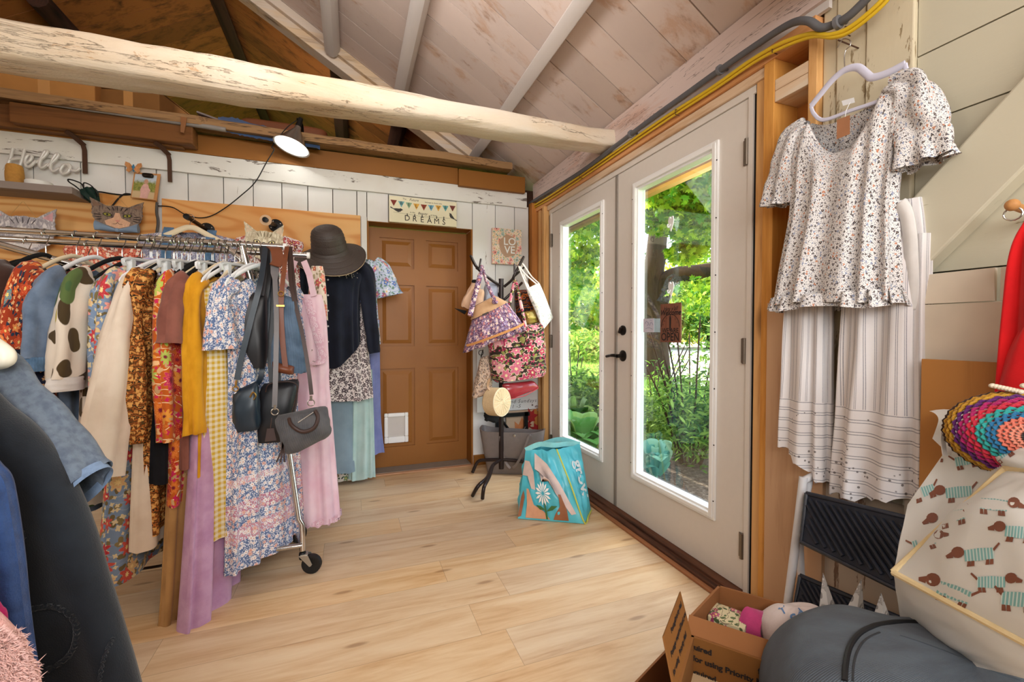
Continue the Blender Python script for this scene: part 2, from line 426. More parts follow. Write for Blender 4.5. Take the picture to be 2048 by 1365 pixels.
M_lam = wood('light_wood_panel', '#c7a17e', '#a67e5d', 'Z', .5, rough=.5, seed=18, knots=False)
M_grey = plain('grey_threshold', '#8e8377', .7)
M_black = plain('black_gap', '#0d0c0c', .8, var=0)
M_doorw = plain('french_door_white', '#dcd5cc', .38, var=.015, bump=.03)
M_vinyl = plain('white_vinyl', '#f1f1ef', .35, var=0, bump=0)
M_bronze = plain('dark_bronze', '#231f1c', .35, metal=.6, var=.02)
M_hinge = plain('hinge_steel', '#7a7064', .4, metal=.8, var=.03)

def floor_mat():
    g = G('laminate_planks'); v = g.coord('Object'); s = g.n('SeparateXYZ', {0: v})
    W, L = .187, 1.25
    ry = g.m_('DIVIDE', s.outputs[1], W); row = g.m_('FLOOR', ry)
    off = g.n('TexWhiteNoise', {'W': row}, noise_dimensions='1D').outputs[0]
    rx = g.m_('ADD', g.m_('DIVIDE', s.outputs[0], L), off); colm = g.m_('FLOOR', rx)
    idv = g.n('CombineXYZ', {0: colm, 1: row}).outputs[0]
    idn = g.n('TexWhiteNoise', {'Vector': idv}, noise_dimensions='2D').outputs[0]
    gv = g.vm('ADD', g.coord('Object', (1.6, 13, 1)), g.n('CombineXYZ', {0: g.m_('MULTIPLY', idn, 40), 1: g.m_('MULTIPLY', idn, 17)}).outputs[0])
    n1 = g.noise(gv, 1.0, 6, .62, .9); n2 = g.noise(gv, 6.0, 3, .5)
    f = g.m_('ADD', g.m_('MULTIPLY', n1, .8), g.m_('MULTIPLY', n2, .2))
    col = g.ramp(f, [(.28, '#bf946a'), (.42, '#d6b389'), (.56, '#e2c59e'), (.75, '#e9d2ae')])
    vo = g.n('TexVoronoi', {'Vector': g.coord('Object', (1.1, 4.2, 1)), 'Scale': 1.0}, voronoi_dimensions='2D')
    col = g.mix(g.m_('MULTIPLY', g.sm(vo.outputs['Distance'], .06, .02), .55), col, '#8a5f3d')
    hs = g.n('HueSaturation', {'Color': col, 'Value': g.m_('ADD', .93, g.m_('MULTIPLY', idn, .13)), 'Saturation': g.m_('ADD', .9, g.m_('MULTIPLY', idn, .2))}).outputs[0]
    def edge(r, w): 
        fr = g.m_('FRACT', r); return g.sm(g.m_('MINIMUM', fr, g.m_('SUBTRACT', 1.0, fr)), w, w*.3)
    e = g.m_('MAXIMUM', edge(ry, .007), edge(rx, .0012))
    col = g.mix(g.m_('MULTIPLY', e, .55), hs, '#8c6a4a')
    return g.out(col, g.m_('ADD', .3, g.m_('MULTIPLY', n2, .14)), bump=g.m_('SUBTRACT', n1, e), bstr=.12, bdist=.003, spec=.4)
# ================================================================= floor
b = MB(); b.b2(-4.2, 1.52, -3.2, 3.64, -.05, 0); struct(b, 'floor', floor_mat(), smooth=False)
# ================================================================= back wall
YB = 3.44
DX0, DX1, DZ = .115, .925, 1.925
b = MB()
seams = [-4.2, -3.9, -3.66, -3.43, -3.18, -2.95, -2.7, -2.48, -2.24, -2.0, -1.77, -1.55, -1.33, -1.17, -1.0, -.80, -.625, -.45, -.285, -.12, .045, .115, .27, .60, .79, .925, 1.12, 1.29, 1.417]
for i in range(len(seams)-1):
    x0, x1 = seams[i]+.0025, seams[i+1]-.0025
    z0 = DZ if DX0-.01 < (x0+x1)/2 < DX1+.01 else 0
    b.t = rnd.uniform(-.5, .3); dy = rnd.uniform(0, .005)
    b.b2(x0, x1, YB+dy, YB+.03, z0, 2.15)
struct(b, 'wall_back', M_white, smooth=False, bevel=.0015)
b = MB(); b.b2(-4.2, DX0, YB+.032, YB+.05, 0, 2.3); b.b2(DX1, 1.5, YB+.032, YB+.05, 0, 2.3); b.b2(DX0, DX1, YB+.032, YB+.05, DZ+.01, 2.3)
struct(b, 'wall_backing', M_dark, smooth=False)
# header beam with slightly wavy edge
b = MB(); rings = []
for i in range(60):
    x = -4.2+i*(1.39+4.2)/59; w1 = noise.noise(V((x*3, 0, 0)))*.006; w2 = noise.noise(V((x*3, 5, 0)))*.006
    rings.append([V((x, YB+.01, 2.135+w1)), V((x, YB-.022, 2.135+w1)), V((x, YB-.024, 2.262+w2)), V((x, YB+.01, 2.262+w2))])
b.loft(rings, True, True, True); struct(b, 'trim_1', M_header, ang=30)
b = MB(); b.b2(-4.2, .80, YB-.03, YB+.05, 2.262, 2.39); b.b2(.80, 1.36, YB-.062, YB+.05, 2.245, 2.375); struct(b, 'trim_2', M_brown, smooth=False, bevel=.003)
# weathered edge plank carrying the loft, wavy
b = MB(); rings = []
for i in range(80):
    x = -4.2+i*(1.22+4.2)/79; w = noise.noise(V((x*2.2, 1, 0)))*.018; w2 = noise.noise(V((x*4, 9, 0)))*.007
    y0 = 3.30+w; top = 2.455+w2
    if x < -.9: y0 -= .02
    rings.append([V((x, 3.55, 2.40)), V((x, y0, 2.40+w2)), V((x, y0-.006, 2.43)), V((x, y0+.004, top)), V((x, 3.55, top))])
b.loft(rings, True, True, True); struct(b, 'trim_3', M_rough, ang=30)
b = MB(); b.b2(-1.80, -.93, 3.305, 3.41, 2.28, 2.395); struct(b, 'trim_4', M_rail, smooth=False, bevel=.008)
b = MB(); b.b2(-4.2, -1.0, 3.36, 3.42, 2.27, 2.40); struct(b, 'trim_5', M_rail, smooth=False, bevel=.004)
b = MB(); b.b2(-4.2, 1.2, 3.5, 6.5, 2.40, 2.44); struct(b, 'floor_loft', M_attic, smooth=False)
# door opening reveal, left strip, threshold, baseboard
b = MB(); b.b2(DX0-.002, DX0+.012, YB+.01, YB+.16, 0, DZ); b.b2(DX1-.012, DX1+.002, YB+.003, YB+.16, 0, DZ); b.b2(DX0, DX1, YB+.006, YB+.16, DZ-.004, DZ+.02)
struct(b, 'trim_6', M_brown, smooth=False)
b = MB(); b.b2(.072, .113, YB-.02, YB+.02, 0, 1.95); struct(b, 'trim_7', M_white, smooth=False, bevel=.004)
b = MB(); b.b2(DX0, DX1, YB+.02, YB+.2, 0, .012); struct(b, 'trim_8', M_grey, smooth=False)
b = MB(); b.b2(DX0-.02, DX1+.0, YB-.012, YB+.03, 0, .009); struct(b, 'trim_9', wood('pale_threshold_strip', '#c99a76', '#a8764f', 'X', .8, rough=.6), smooth=False, bevel=.003)
b = MB(); b.b2(DX1+.004, 1.42, YB-.014, YB+.01, 0, .085); struct(b, 'baseboard_back', M_brown, smooth=False, bevel=.004)
# ---- brown six-panel door with a cat flap
dl = (DX0+.51*(DX1-DX0), YB+.15, 0)
d3 = bpy.data.objects.new('door_3', None); COL.objects.link(d3); d3.location = dl; LOC['door_3'] = V(dl)
d3['kind'] = 'structure'; d3['label'] = 'brown six panel door with a white cat flap'
Yd = YB+.155
b = MB(); b.b2(DX0+.002, DX1-.002, Yd+.014, Yd+.04, .014, DZ-.01)
xs = [DX0+.095, DX0+.095+.27, DX0+.46, DX1-.085]
rows = [(.17, .80), (.98, 1.47), (1.60, 1.84)]
def panel_frame(b, holes, x0, x1, z0, z1, y0, y1):
    X = sorted({x0, x1, *[h[0] for h in holes], *[h[1] for h in holes]}); Z = sorted({z0, z1, *[h[2] for h in holes], *[h[3] for h in holes]})
    for i in range(len(X)-1):
        for j in range(len(Z)-1):
            cx, cz = (X[i]+X[i+1])/2, (Z[j]+Z[j+1])/2
            if not any(h[0] < cx < h[1] and h[2] < cz < h[3] for h in holes): b.b2(X[i], X[i+1], y0, y1, Z[j], Z[j+1])
holes = [(xs[0], xs[1], a, c) for a, c in rows]+[(xs[2], xs[3], a, c) for a, c in rows]
panel_frame(b, holes, DX0+.002, DX1-.002, .014, DZ-.01, Yd, Yd+.016)
for (x0, x1, z0, z1) in holes:
    q0 = [V((x0+.022, Yd+.013, z0+.022)), V((x1-.022, Yd+.013, z0+.022)), V((x1-.022, Yd+.013, z1-.022)), V((x0+.022, Yd+.013, z1-.022))]
    q1 = [V((x0+.05, Yd+.002, z0+.05)), V((x1-.05, Yd+.002, z0+.05)), V((x1-.05, Yd+.002, z1-.05)), V((x0+.05, Yd+.002, z1-.05))]
    b.hexa(q1, q0)
b.build('door_panel', M_bdoor, d3, smooth=False)
b = MB(); x0, x1, z0, z1 = .238, .425, .205, .445
panel_frame(b, [(x0+.028, x1-.028, z0+.05, z1-.03)], x0, x1, z0, z1, Yd-.02, Yd+.001)
fl = b.build('cat_flap_frame', M_vinyl, d3, smooth=False, bevel=.006, label='white cat flap frame')
b = MB(); b.b2(x0+.028, x1-.028, Yd-.006, Yd-.001, z0+.05, z1-.03); b.build('flap_panel', plain('cloudy_plastic', '#c9c3bd', .25, var=.05, vs=12), fl, smooth=False)
b = MB(); b.lathe([(.0, -.045), (.026, -.04), (.03, -.025), (.014, -.012), (.012, 0), (.03, .001)], (DX0+.06, Yd, .93), 16, Matrix.Rotation(-pi/2, 3, 'X')); b.build('door_knob', plain('brass_knob', '#a8843f', .3, metal=.9), d3)
# plywood panels
b = MB(); b.b2(-2.6, -1.165, YB-.024, YB-.001, .9, 1.952); tag(b.build('plywood_panel', M_ply, smooth=False, bevel=.001), 'wide plywood backboard behind the cat heads, below the wood shelf', 'panel', 'plywood backboards')
b = MB(); b.b2(-1.135, .068, YB-.024, YB-.001, .9, 1.952); tag(b.build('plywood_panel', M_ply, smooth=False, bevel=.001), 'plywood backboard beside the brown door, behind the hat', 'panel', 'plywood backboards')
# ================================================================= roof
SL, X0R, Z0R, XR = .61, 1.44, 2.36, -1.06
def zr(x): return Z0R+SL*(X0R-x) if x > XR else Z0R+SL*(X0R-XR)-SL*(XR-x)
def slab(b, xa, xb, y0, y1, th):
    n = V((SL, 0, 1)).normalized() if xa >= XR-.001 and xb >= XR-.001 else V((-SL, 0, 1)).normalized()
    q = [V((xa, y0, zr(xa))), V((xb, y0, zr(xb))), V((xb, y1, zr(xb))), V((xa, y1, zr(xa)))]
    b.hexa(q, [p+n*th for p in q])
b = MB(); y = -3.2
while y < 3.74:
    w = rnd.uniform(.175, .215); b.t = rnd.uniform(-.6, .5); y1 = min(3.75, y+w)
    cut = rnd.choice([None, None, .2, .5, 1.0])
    dz = rnd.uniform(0, .006)
    gp_ = rnd.choice([.002, .003, .005]); slab(b, XR+.001, 1.56, y+gp_, y1-.002, .022+dz); slab(b, -3.9, XR, y+.003, y1-.003, .022); y = y1
struct(b, 'ceiling', M_ceil, smooth=False)
b = MB()
for (xa, xb) in ((XR, 1.62), (-4.2, XR)):
    n = V((SL if xa == XR else -SL, 0, 1)).normalized()*.03
    q = [V((xa, -3.2, zr(xa)))+n, V((xb, -3.2, zr(xb)))+n, V((xb, 3.76, zr(xb)))+n, V((xa, 3.76, zr(xa)))+n]
    b.hexa(q, [p+n*2 for p in q])
struct(b, 'roof', M_dark, smooth=False)
b = MB(); y = 3.76
while y < 8:
    y1 = y+rnd.uniform(.2, .28); b.t = rnd.uniform(-.6, .6)
    slab(b, XR+.001, 1.6, y+.003, y1-.003, .03); slab(b, -4.2, XR, y+.003, y1-.003, .03); y = y1
struct(b, 'ceiling_attic', M_attic, smooth=False)
b = MB(); b.b2(-4.3, 1.7, 8.0, 8.1, 2.2, 4.2); b.b2(-4.3, 1.7, 3.76, 3.8, 5, 5.01)
struct(b, 'wall_attic', M_attic, smooth=False)
b = MB(); b.b2(-4.32, -4.2, -3.2, 8.1, -.05, 2.35); struct(b, 'wall_left', M_white, smooth=False)
b = MB(); b.b2(-4.2, -.8, -3.3, -3.2, -.05, 2.4); b.b2(1.2, 1.6, -3.3, -3.2, -.05, 2.4); b.b2(-.8, 1.2, -3.3, -3.2, -.05, .8); b.b2(-.8, 1.2, -3.3, -3.2, 2.1, 2.4); b.add([(-4.2, -3.25, 2.35), (1.6, -3.25, 2.35), (-1.06, -3.25, 4.0)], [(0, 1, 2)]); struct(b, 'wall_front', M_wallr, smooth=False)  # unseen end wall and its opening, added to cut the sky fill
# purlins and ridge
def purlin(x, y0, y1, w, d, m, rnded):
    b = MB(); rings = []
    tdir = V((1, 0, -SL)).normalized(); nd = V((-SL, 0, -1)).normalized() if x > XR else V((SL, 0, -1)).normalized()
    if x < XR: tdir = V((1, 0, SL)).normalized()
    for i in range(14):
        y = y0+(y1-y0)*i/13; c = V((x, y, zr(x)))+nd*(d/2); ring = []
        wob = noise.noise(V((x*9, y*1.5, 0)))*.008
        for k in range(12):
            a = 2*pi*k/12+pi/12; e = .75 if rnded else .22
            cx = (abs(cos(a))**e)*(1 if cos(a) > 0 else -1); sy = (abs(sin(a))**e)*(1 if sin(a) > 0 else -1)
            ring.append(c+tdir*(cx*w/2+wob)+nd*(sy*d/2))
        rings.append(ring)
    b.loft(rings, True, True, True); return struct(b, 'beam_purlin', m, ang=35)
purlin(1.01, -3.2, 3.66, .075, .065, M_purl, False)
purlin(.40, -3.2, 3.66, .10, .10, M_purl, True)
purlin(-.09, -3.2, 3.64, .10, .11, M_purl, True)
purlin(-.62, -3.2, 3.64, .10, .10, M_purl, True)
for x in (-.05, .44): purlin(x, 3.8, 8, .13, .12, M_dark, True)
purlin(-1.06, 3.78, 8, .16, .14, M_dark, True); purlin(-1.95, 3.78, 8, .12, .14, M_dark, True); purlin(1.0, 3.8, 8, .1, .1, M_dark, True)
# end rafter along the slope, two boards
b = MB()
def sloped(b, y0, y1, d0, d1, xa=XR, xb=1.50):
    nd = V((-SL, 0, -1)).normalized()
    q = [V((xa, y0, zr(xa)))+nd*d0, V((xb, y0, zr(xb)))+nd*d0, V((xb, y1, zr(xb)))+nd*d0, V((xa, y1, zr(xa)))+nd*d0]
    b.hexa([p+nd*(d1-d0) for p in q], q)
sloped(b, 3.63, 3.675, .0, .06); sloped(b, 3.675, 3.80, .0, .125)
struct(b, 'beam_rafter', M_rafter, smooth=False, bevel=.004)
# tie beams: hewn timbers, wobbly sections
def hewn(name, x0, x1, yc, w, zb0, zb1, zt, m, seed, n=70):
    b = MB(); rings = []
    for i in range(n+1):
        t = i/n; x = x0+(x1-x0)*t; zb = zb0+(zb1-zb0)*max(0, (t-.35)/.65); h = (zt-zb)/2; zc = (zt+zb)/2; ring = []
        for k in range(20):
            a = 2*pi*k/20
            e = .45
            cy = (abs(cos(a))**e)*(1 if cos(a) > 0 else -1); sz = (abs(sin(a))**e)*(1 if sin(a) > 0 else -1)
            q = noise.noise_vector(V((x*3.2+seed, cy*2, sz*2)))*.011+noise.noise_vector(V((x*11+seed, cy*5, sz*5)))*.004
            ring.append(V((x, yc+cy*w/2+q.y, zc+sz*h+q.z)))
        rings.append(ring)
    b.loft(rings, True, True, True); return struct(b, name, M_beam, ang=50)
hewn('beam_tie', -4.2, 1.475, 2.29, .17, 2.105, 2.185, 2.285, M_beam, 3)
hewn('beam_tie', -4.2, 1.48, .86, .22, 2.19, 2.19, 2.38, M_beam, 13)
# ================================================================= right wall
XW = 1.50
b = MB(); rings = []
for i in range(40):
    y = -3.2+i*(3.43+3.2)/39; q = noise.noise(V((y*2, 3, 0)))*.004
    rings.append([V((1.60, y, 2.185)), V((1.455+q, y, 2.185+q)), V((1.45+q, y, 2.335+q)), V((1.60, y, 2.335))])
b.loft(rings, True, True, True); struct(b, 'beam_plate', M_plate, ang=30)
b = MB(); b.b2(1.47, 1.485, 1.0, 3.43, 2.158, 2.195); struct(b, 'trim_10', M_purl, smooth=False)          # grey-white strip under the cables
b = MB(); b.b2(1.465, 1.62, 1.04, 3.43, 2.105, 2.16); struct(b, 'trim_11', M_pineY, smooth=False, bevel=.002)    # orange header
b = MB(); b.b2(1.478, 1.62, 1.235, 3.20, 2.065, 2.103); struct(b, 'trim_12', M_paleY, smooth=False, bevel=.002)
b = MB(); b.b2(1.492, 1.62, 1.29, 3.19, 2.034, 2.064); b.b2(1.492, 1.56, 1.302, 1.324, .02, 2.034); b.b2(1.492, 1.56, 3.158, 3.182, .02, 2.034)
struct(b, 'trim_13', M_doorw, smooth=False)                                                # door jamb
b = MB(); b.b2(1.50, 1.57, 1.282, 1.302, 0, 2.06); b.b2(1.499, 1.57, 3.182, 3.208, 0, 2.03); struct(b, 'trim_14', M_black, smooth=False)
b = MB(); b.b2(1.488, 1.60, 1.236, 1.284, 0, 2.066); struct(b, 'trim_15', M_pine, smooth=False, bevel=.002)
b = MB(); b.b2(1.468, 1.60, 1.193, 1.236, 0, 2.105); struct(b, 'trim_16', wood('amber_stud', '#d79a4c', '#b5742c', 'Z', .9, rough=.6, seed=21), smooth=False, bevel=.002)
b = MB(); b.b2(1.468, 1.60, 1.035, 1.065, 1.2, 2.12); struct(b, 'trim_17', M_pine, smooth=False, bevel=.002)
b = MB(); b.b2(1.47, 1.60, 1.066, 1.192, 1.985, 2.025); b.b2(1.47, 1.60, 1.066, 1.192, 1.944, 1.984); struct(b, 'trim_18', M_paleY, smooth=False, bevel=.002)
b = MB(); b.b2(1.59, 1.62, 1.03, 1.20, 0, 2.2); struct(b, 'wall_sheathing', M_orange, smooth=False)
b = MB(); b.b2(1.455, 1.59, .985, 1.20, 0, 1.205); struct(b, 'trim_19', M_lam, smooth=False, bevel=.002)
# left of the doors: open stud bay
b = MB(); b.b2(1.455, 1.60, 3.21, 3.245, 0, 2.105); struct(b, 'trim_20', M_pine, smooth=False, bevel=.002)
b = MB(); b.b2(1.475, 1.60, 3.33, 3.37, 0, 2.105); b.b2(1.50, 1.6, 3.245, 3.33, 1.90, 1.99); struct(b, 'trim_21', M_pine, smooth=False, bevel=.002)
b = MB(); b.b2(1.60, 1.63, 3.2, 3.5, 0, 2.2); b.b2(1.43, 1.60, 3.40, 3.49, 0, 2.2); struct(b, 'wall_stud_bay', M_orange, smooth=False)
# white wall beyond the doors
b = MB(); b.b2(1.49, 1.53, .90, .988, 0, 2.19); b.b2(1.495, 1.53, .99, 1.034, 0, 2.19); b.b2(1.485, 1.53, .775, .898, 0, 2.19); struct(b, 'trim_22', M_old, smooth=False, bevel=.004)
b = MB(); z = 0
for h in (.42, .40, .44, .42, .19, .33): b.t = rnd.uniform(-.4, .3); b.b2(1.50, 1.53, -3.2, .773, z+.002, z+h-.002); z += h
struct(b, 'wall_right', M_wallr, smooth=False)
b = MB(); b.b2(1.54, 1.62, -3.2, 1.03, 0, 2.2); struct(b, 'wall_right_backing', M_dark, smooth=False)
# diagonal brace
b = MB(); p = [at(1812, 409, 'X', 1.44), at(2048, 150, 'X', 1.44), at(2048, 336, 'X', 1.44), at(1825, 558, 'X', 1.44)]
d1 = (p[1]-p[0]); d2 = (p[2]-p[3]); 
q = [p[0]-d1*.6, p[1]+d1*1.2, p[2]+d2*1.2, p[3]-d2*.6]
q = [V((1.44, a.y, a.z)) for a in q]; b.hexa(q, [a+V((.058, 0, 0)) for a in q]); struct(b, 'beam_brace', M_wallr, smooth=False, bevel=.006)
# threshold
b = MB(); b.b2(1.40, 1.425, 1.0, 3.40, 0, .012); struct(b, 'trim_23', wood('worn_floor_strip', '#a06a45', '#5e3a26', 'Y', .8, rough=.7, seed=31), smooth=False, bevel=.003)
b = MB(); b.b2(1.425, 1.50, 1.2, 3.40, 0, .022); b.b2(1.46, 1.62, 1.2, 3.40, 0, .034); struct(b, 'trim_24', M_sill, smooth=False, bevel=.004)
# ---- french doors
M_glass = None
def glass():
    g = G('window_glass'); lw = g.n('Fresnel', {0: 1.45}).outputs[0]
    t = g.n('BsdfTransparent', {0: (.96, .98, .97, 1)}); gl = g.n('BsdfGlossy', {0: (1, 1, 1, 1), 'Roughness': .01})
    mx = g.n('MixShader', {0: g.m_('MULTIPLY', lw, .16), 1: t.outputs[0], 2: gl.outputs[0]}); o = g.n('OutputMaterial'); g.t.links.new(mx.outputs[0], o.inputs[0]); return g.m
M_glass = glass()
def french(name, y0, y1, lab, handle):
    r = bpy.data.objects.new(name, None); COL.objects.link(r); loc = V((XW, (y0+y1)/2, 0)); r.location = loc; LOC[name] = loc
    r['kind'] = 'structure'; r['label'] = lab
    zb, zt = .037, 2.032
    gy0, gy1, gz0, gz1 = y0+.175, y1-.185, .292, 1.90
    b = MB()
    def fr(b, oy0, oy1, oz0, oz1, iy0, iy1, iz0, iz1, x0, x1):
        b.b2(x0, x1, oy0, iy0, oz0, oz1); b.b2(x0, x1, iy1, oy1, oz0, oz1); b.b2(x0, x1, iy0, iy1, oz0, iz0); b.b2(x0, x1, iy0, iy1, iz1, oz1)
    fr(b, y0+.003, y1-.003, zb, zt, gy0, gy1, gz0, gz1, XW, XW+.045); b.build('slab', M_doorw, r, smooth=False)
    b = MB()
    fr(b, gy0-.028, gy1+.028, gz0-.028, gz1+.028, gy0+.004, gy1-.004, gz0+.004, gz1-.004, XW-.012, XW+.0)
    fr(b, gy0-.018, gy1+.018, gz0-.018, gz1+.018, gy0+.002, gy1-.002, gz0+.002, gz1-.002, XW-.017, XW-.012)
    fr(b, gy0, gy1, gz0, gz1, gy0+.014, gy1-.014, gz0+.014, gz1-.014, XW-.004, XW+.045)
    gf = b.build('glazing_frame', M_vinyl, r, smooth=False, bevel=.003)
    b = MB(); b.b2(XW+.024, XW+.028, gy0+.014, gy1-.014, gz0+.014, gz1-.014); b.build('pane', M_glass, gf, smooth=False)
    hy = y0+.004 if handle else y1-.004
    for hz in (.22, 1.02, 1.82):
        b = MB(); b.tube([(XW-.009, hy, hz-.052), (XW-.009, hy, hz+.052)], .008, 10); b.b2(XW-.003, XW+.001, hy-.012, hy+.020, hz-.05, hz+.05); b.build('hinge', M_hinge, r)
    b = MB()
    for k in range(7):
        for yy in (gy0-.024, gy1+.024): b.lathe([(.0, 0), (.003, 0), (.003, .002), (0, .002)], (XW-.0125, yy, gz0+.06+k*(gz1-gz0-.12)/6), 8, Matrix.Rotation(-pi/2, 3, 'Y'))
    b.build('screws', M_bronze, r)
    if handle:
        cy = y1-.062
        b = MB(); MR = Matrix.Rotation(-pi/2, 3, 'Y')
        b.lathe([(.0, 0), (.033, 0), (.033, .006), (.024, .012), (.012, .014), (.011, .045), (0, .045)], (XW, cy, .955), 20, MR)
        b.tube(curve_pts([(XW-.045, cy, .955), (XW-.052, cy+.03, .957), (XW-.05, cy+.07, .953), (XW-.048, cy+.105, .947)]), [.010]*12+[.009]*12+[.0065], 10)
        b.build('lever_handle', M_bronze, r)
        b = MB(); b.lathe([(.0, 0), (.029, 0), (.029, .008), (.02, .014), (0, .014)], (XW, cy, 1.105), 20, MR); b.box((XW-.022, cy, 1.105), (.016, .012, .034), Matrix.Rotation(.5, 3, 'X')); b.build('deadbolt', M_bronze, r)
        b = MB(); b.b2(XW+.004, XW+.01, y1-.0035, y1+.001, .9, 1.0); b.b2(XW+.004, XW+.01, y1-.0035, y1+.001, 1.07, 1.14); b.build('latch_plate', M_bronze, r, smooth=False)
    return r
YS, DW = 2.242, .915
french('door_1', YS-DW, YS, 'white french door leaf with lever handle and OPEN sign', True)
french('door_2', YS, YS+DW, 'white french door leaf beside the coat stand', False)
b = MB(); b.b2(XW-.006, XW+.02, YS-.002, YS+.022, .04, 2.03); struct(b, 'trim_25', plain('grey_astragal', '#8b837a', .5, var=.02), smooth=False, bevel=.003)
# ================================================================= things on and above the back wall
M_iron = plain('rusty_iron', '#4a2f1f', .8, var=.1, vs=25, bump=.4)
M_blackm = plain('black_metal', '#151414', .4, metal=.5, var=.02)
M_chrome = plain('chrome', '#c9c7c4', .16, metal=1.0, var=0, bump=0)
M_wire = plain('hook_wire', '#b9b7b4', .22, metal=1.0, var=0, bump=0)
M_card = plain('cardboard', '#b07a3f', .85, var=.06, vs=10, bump=.12)
M_ink = plain('black_ink', '#1d1a19', .7, var=0, bump=0)
M_white_pl = plain('white_plastic', '#e9e8e6', .4, var=.01, bump=0)
def sp(x, y, z): return V((x, y, z))
# iron brackets under the ledge
for u, dx in ((168, 0), (338, 0)):
    p = at(u, 318, 'Y', 3.40); b = MB()
    t = thing('iron_bracket', 'rusty iron bracket on the header above the %s' % ('word sign' if u < 200 else 'framed photo'), 'bracket', (p.x, 3.41, 2.06), 'ledge brackets')
    b.strap([(p.x, 3.41, 2.06), (p.x, 3.408, 2.20), (p.x-.005, 3.40, 2.235)], .022, .008, (1, 0, 0)); b.build('wall_strap', M_iron, t)
    b = MB(); b.strap([(p.x, 3.405, 2.228), (p.x-.03, 3.35, 2.262), (p.x-.05, 3.33, 2.275)], .026, .01, (1, .3, 0)); b.build('arm', M_iron, t)
# grey pipe lying on the ledge with a rusty clasp
b = MB(); q0, q1 = at(-60, 182, 'Y', 3.30), at(452, 260, 'Y', 3.30); b.tube([lerp(q0, q1, i/10)+V((0, 0, noise.noise(V((i*.4, 0, 0)))*.004)) for i in range(11)], .015, 10)
tag(setorg(b.build('grey_pipe', plain('grey_painted_pipe', '#8c8884', .6, var=.08, vs=20, bump=.3)), q0), 'long grey pipe lying along the loft ledge on the left', 'pipe')
c = at(368, 248, 'Y', 3.272); b = MB(); b.strap([c+V((0, .02, .045)), c+V((0, .0, .04)), c+V((-.003, 0, 0)), c+V((-.01, 0, -.055))], [.03, .032, .026, .018], .006, (1, 0, 0))
tag(setorg(b.build('rusty_clasp', paint('chipped_clasp', '#8a5a33', '#d8cdbb', .6, axis='Z', seed=4)), c), 'rusty hasp with chipped white paint hooked over the grey pipe', 'clasp')
# loft things
def carton(name, lab, c, sz, rz, m=M_card):
    t = thing(name, lab, 'box', (c[0], c[1], c[2]), 'cardboard boxes in the loft'); M = Matrix.Rotation(rz, 3, 'Z')
    b = MB(); b.box((c[0], c[1], c[2]+sz[2]/2), sz, M); b.build('box_body', m, t, smooth=False, bevel=.006)
    b = MB(); b.box(V(c)+M @ V((0, -sz[1]/2-.001, sz[2]*.5)), (.06, .001, sz[2]*.98), M); b.build('tape', plain('tan_tape', '#c08c52', .35, var=.02), t, smooth=False)
    b = MB(); b.box(V(c)+M @ V((-sz[0]*.25, 0, sz[2]+.004)), (sz[0]*.48, sz[1], .005), M @ Matrix.Rotation(.04, 3, 'Y')); b.box(V(c)+M @ V((sz[0]*.25, 0, sz[2]+.006)), (sz[0]*.48, sz[1], .005), M @ Matrix.Rotation(-.05, 3, 'Y')); b.build('top_flap', m, t, smooth=False)
    return t
c1 = at(100, 190, 'Y', 3.75); c2 = at(262, 205, 'Y', 3.8)
carton('cardboard_box', 'larger orange brown carton in the loft above the word sign', (c1.x-.05, 3.98, 2.44), (.52, .4, .42), .03)
carton('cardboard_box', 'smaller dull brown carton to the right in the loft', (c2.x+.02, 4.0, 2.44), (.40, .36, .35), -.25, plain('old_cardboard', '#855a2c', .85, var=.06, vs=10, bump=.12))
b = MB(); tops = curve_pts([at(u, v, 'Y', 3.42) for u, v in [(436, 234), (470, 236), (500, 246), (540, 255), (580, 268), (640, 286)]], 6); bots = curve_pts([at(u, v, 'Y', 3.325) for u, v in [(436, 262), (470, 268), (500, 274), (540, 282), (580, 288), (640, 299)]], 6)
r_ = [[lerp(t_, b_, q/8)+V((0, 0, .018*sin(pi*q/8)*(1+.8*noise.noise(V((i*.4, q*.7, 0))))+.01*noise.noise(V((i*.9, q*1.3, 4))))) for q in range(9)] for i, (t_, b_) in enumerate(zip(tops, bots))]
b.loft(r_, False); tag(setorg(b.build('plastic_sheet', plain('blue_plastic', '#4a6288', .4, var=.16, vs=9, spec=.5), ang=180), (r_[0][0])), 'crumpled blue plastic sheet draped on the loft ledge', 'sheet')
b = MB(); b.box(at(425, 240, 'Y', 3.5)+V((0, .05, .0)), (.16, .2, .012), Matrix.Rotation(.25, 3, 'Y')); tag(b.build('grey_board', plain('grey_card', '#7d7270', .8), smooth=False, bevel=.002), 'grey card sticking out beside the blue plastic sheet', 'board')
t = thing('old_suitcase', 'dark red brown old case lying in the loft behind the clamp lamp', 'case', (at(572, 250, 'Y', 3.8).x, 3.9, 2.50))
x = at(572, 250, 'Y', 3.8).x
b = MB(); b.sq((x, 3.9, 2.60), (.30, .2, .08), .25, .25); b.build('lid', plain('case_leather', '#6f3d20', .6, var=.1), t)
b = MB(); b.b2(x-.36, x+.36, 3.68, 4.1, 2.495, 2.515); b.build('tray', plain('dark_tray', '#1a1512', .6), t, smooth=False)
b = MB(); b.b2(x-.33, x+.36, 3.62, 4.15, 2.445, 2.49); tag(setorg(b.build('stacked_board', M_rail, smooth=False, bevel=.004), (x, 3.9, 2.445)), 'dark board under the old case in the loft', 'board')
b = MB(); q = at(715, 288, 'Y', 3.5); b.b2(q.x-.11, q.x+.2, 3.46, 3.49, 2.445, 2.475); tag(setorg(b.build('pine_offcut', M_paleY, smooth=False, bevel=.002), (q.x, 3.475, 2.445)), 'pale pine offcut lying on the loft edge right of the lamp', 'offcut')
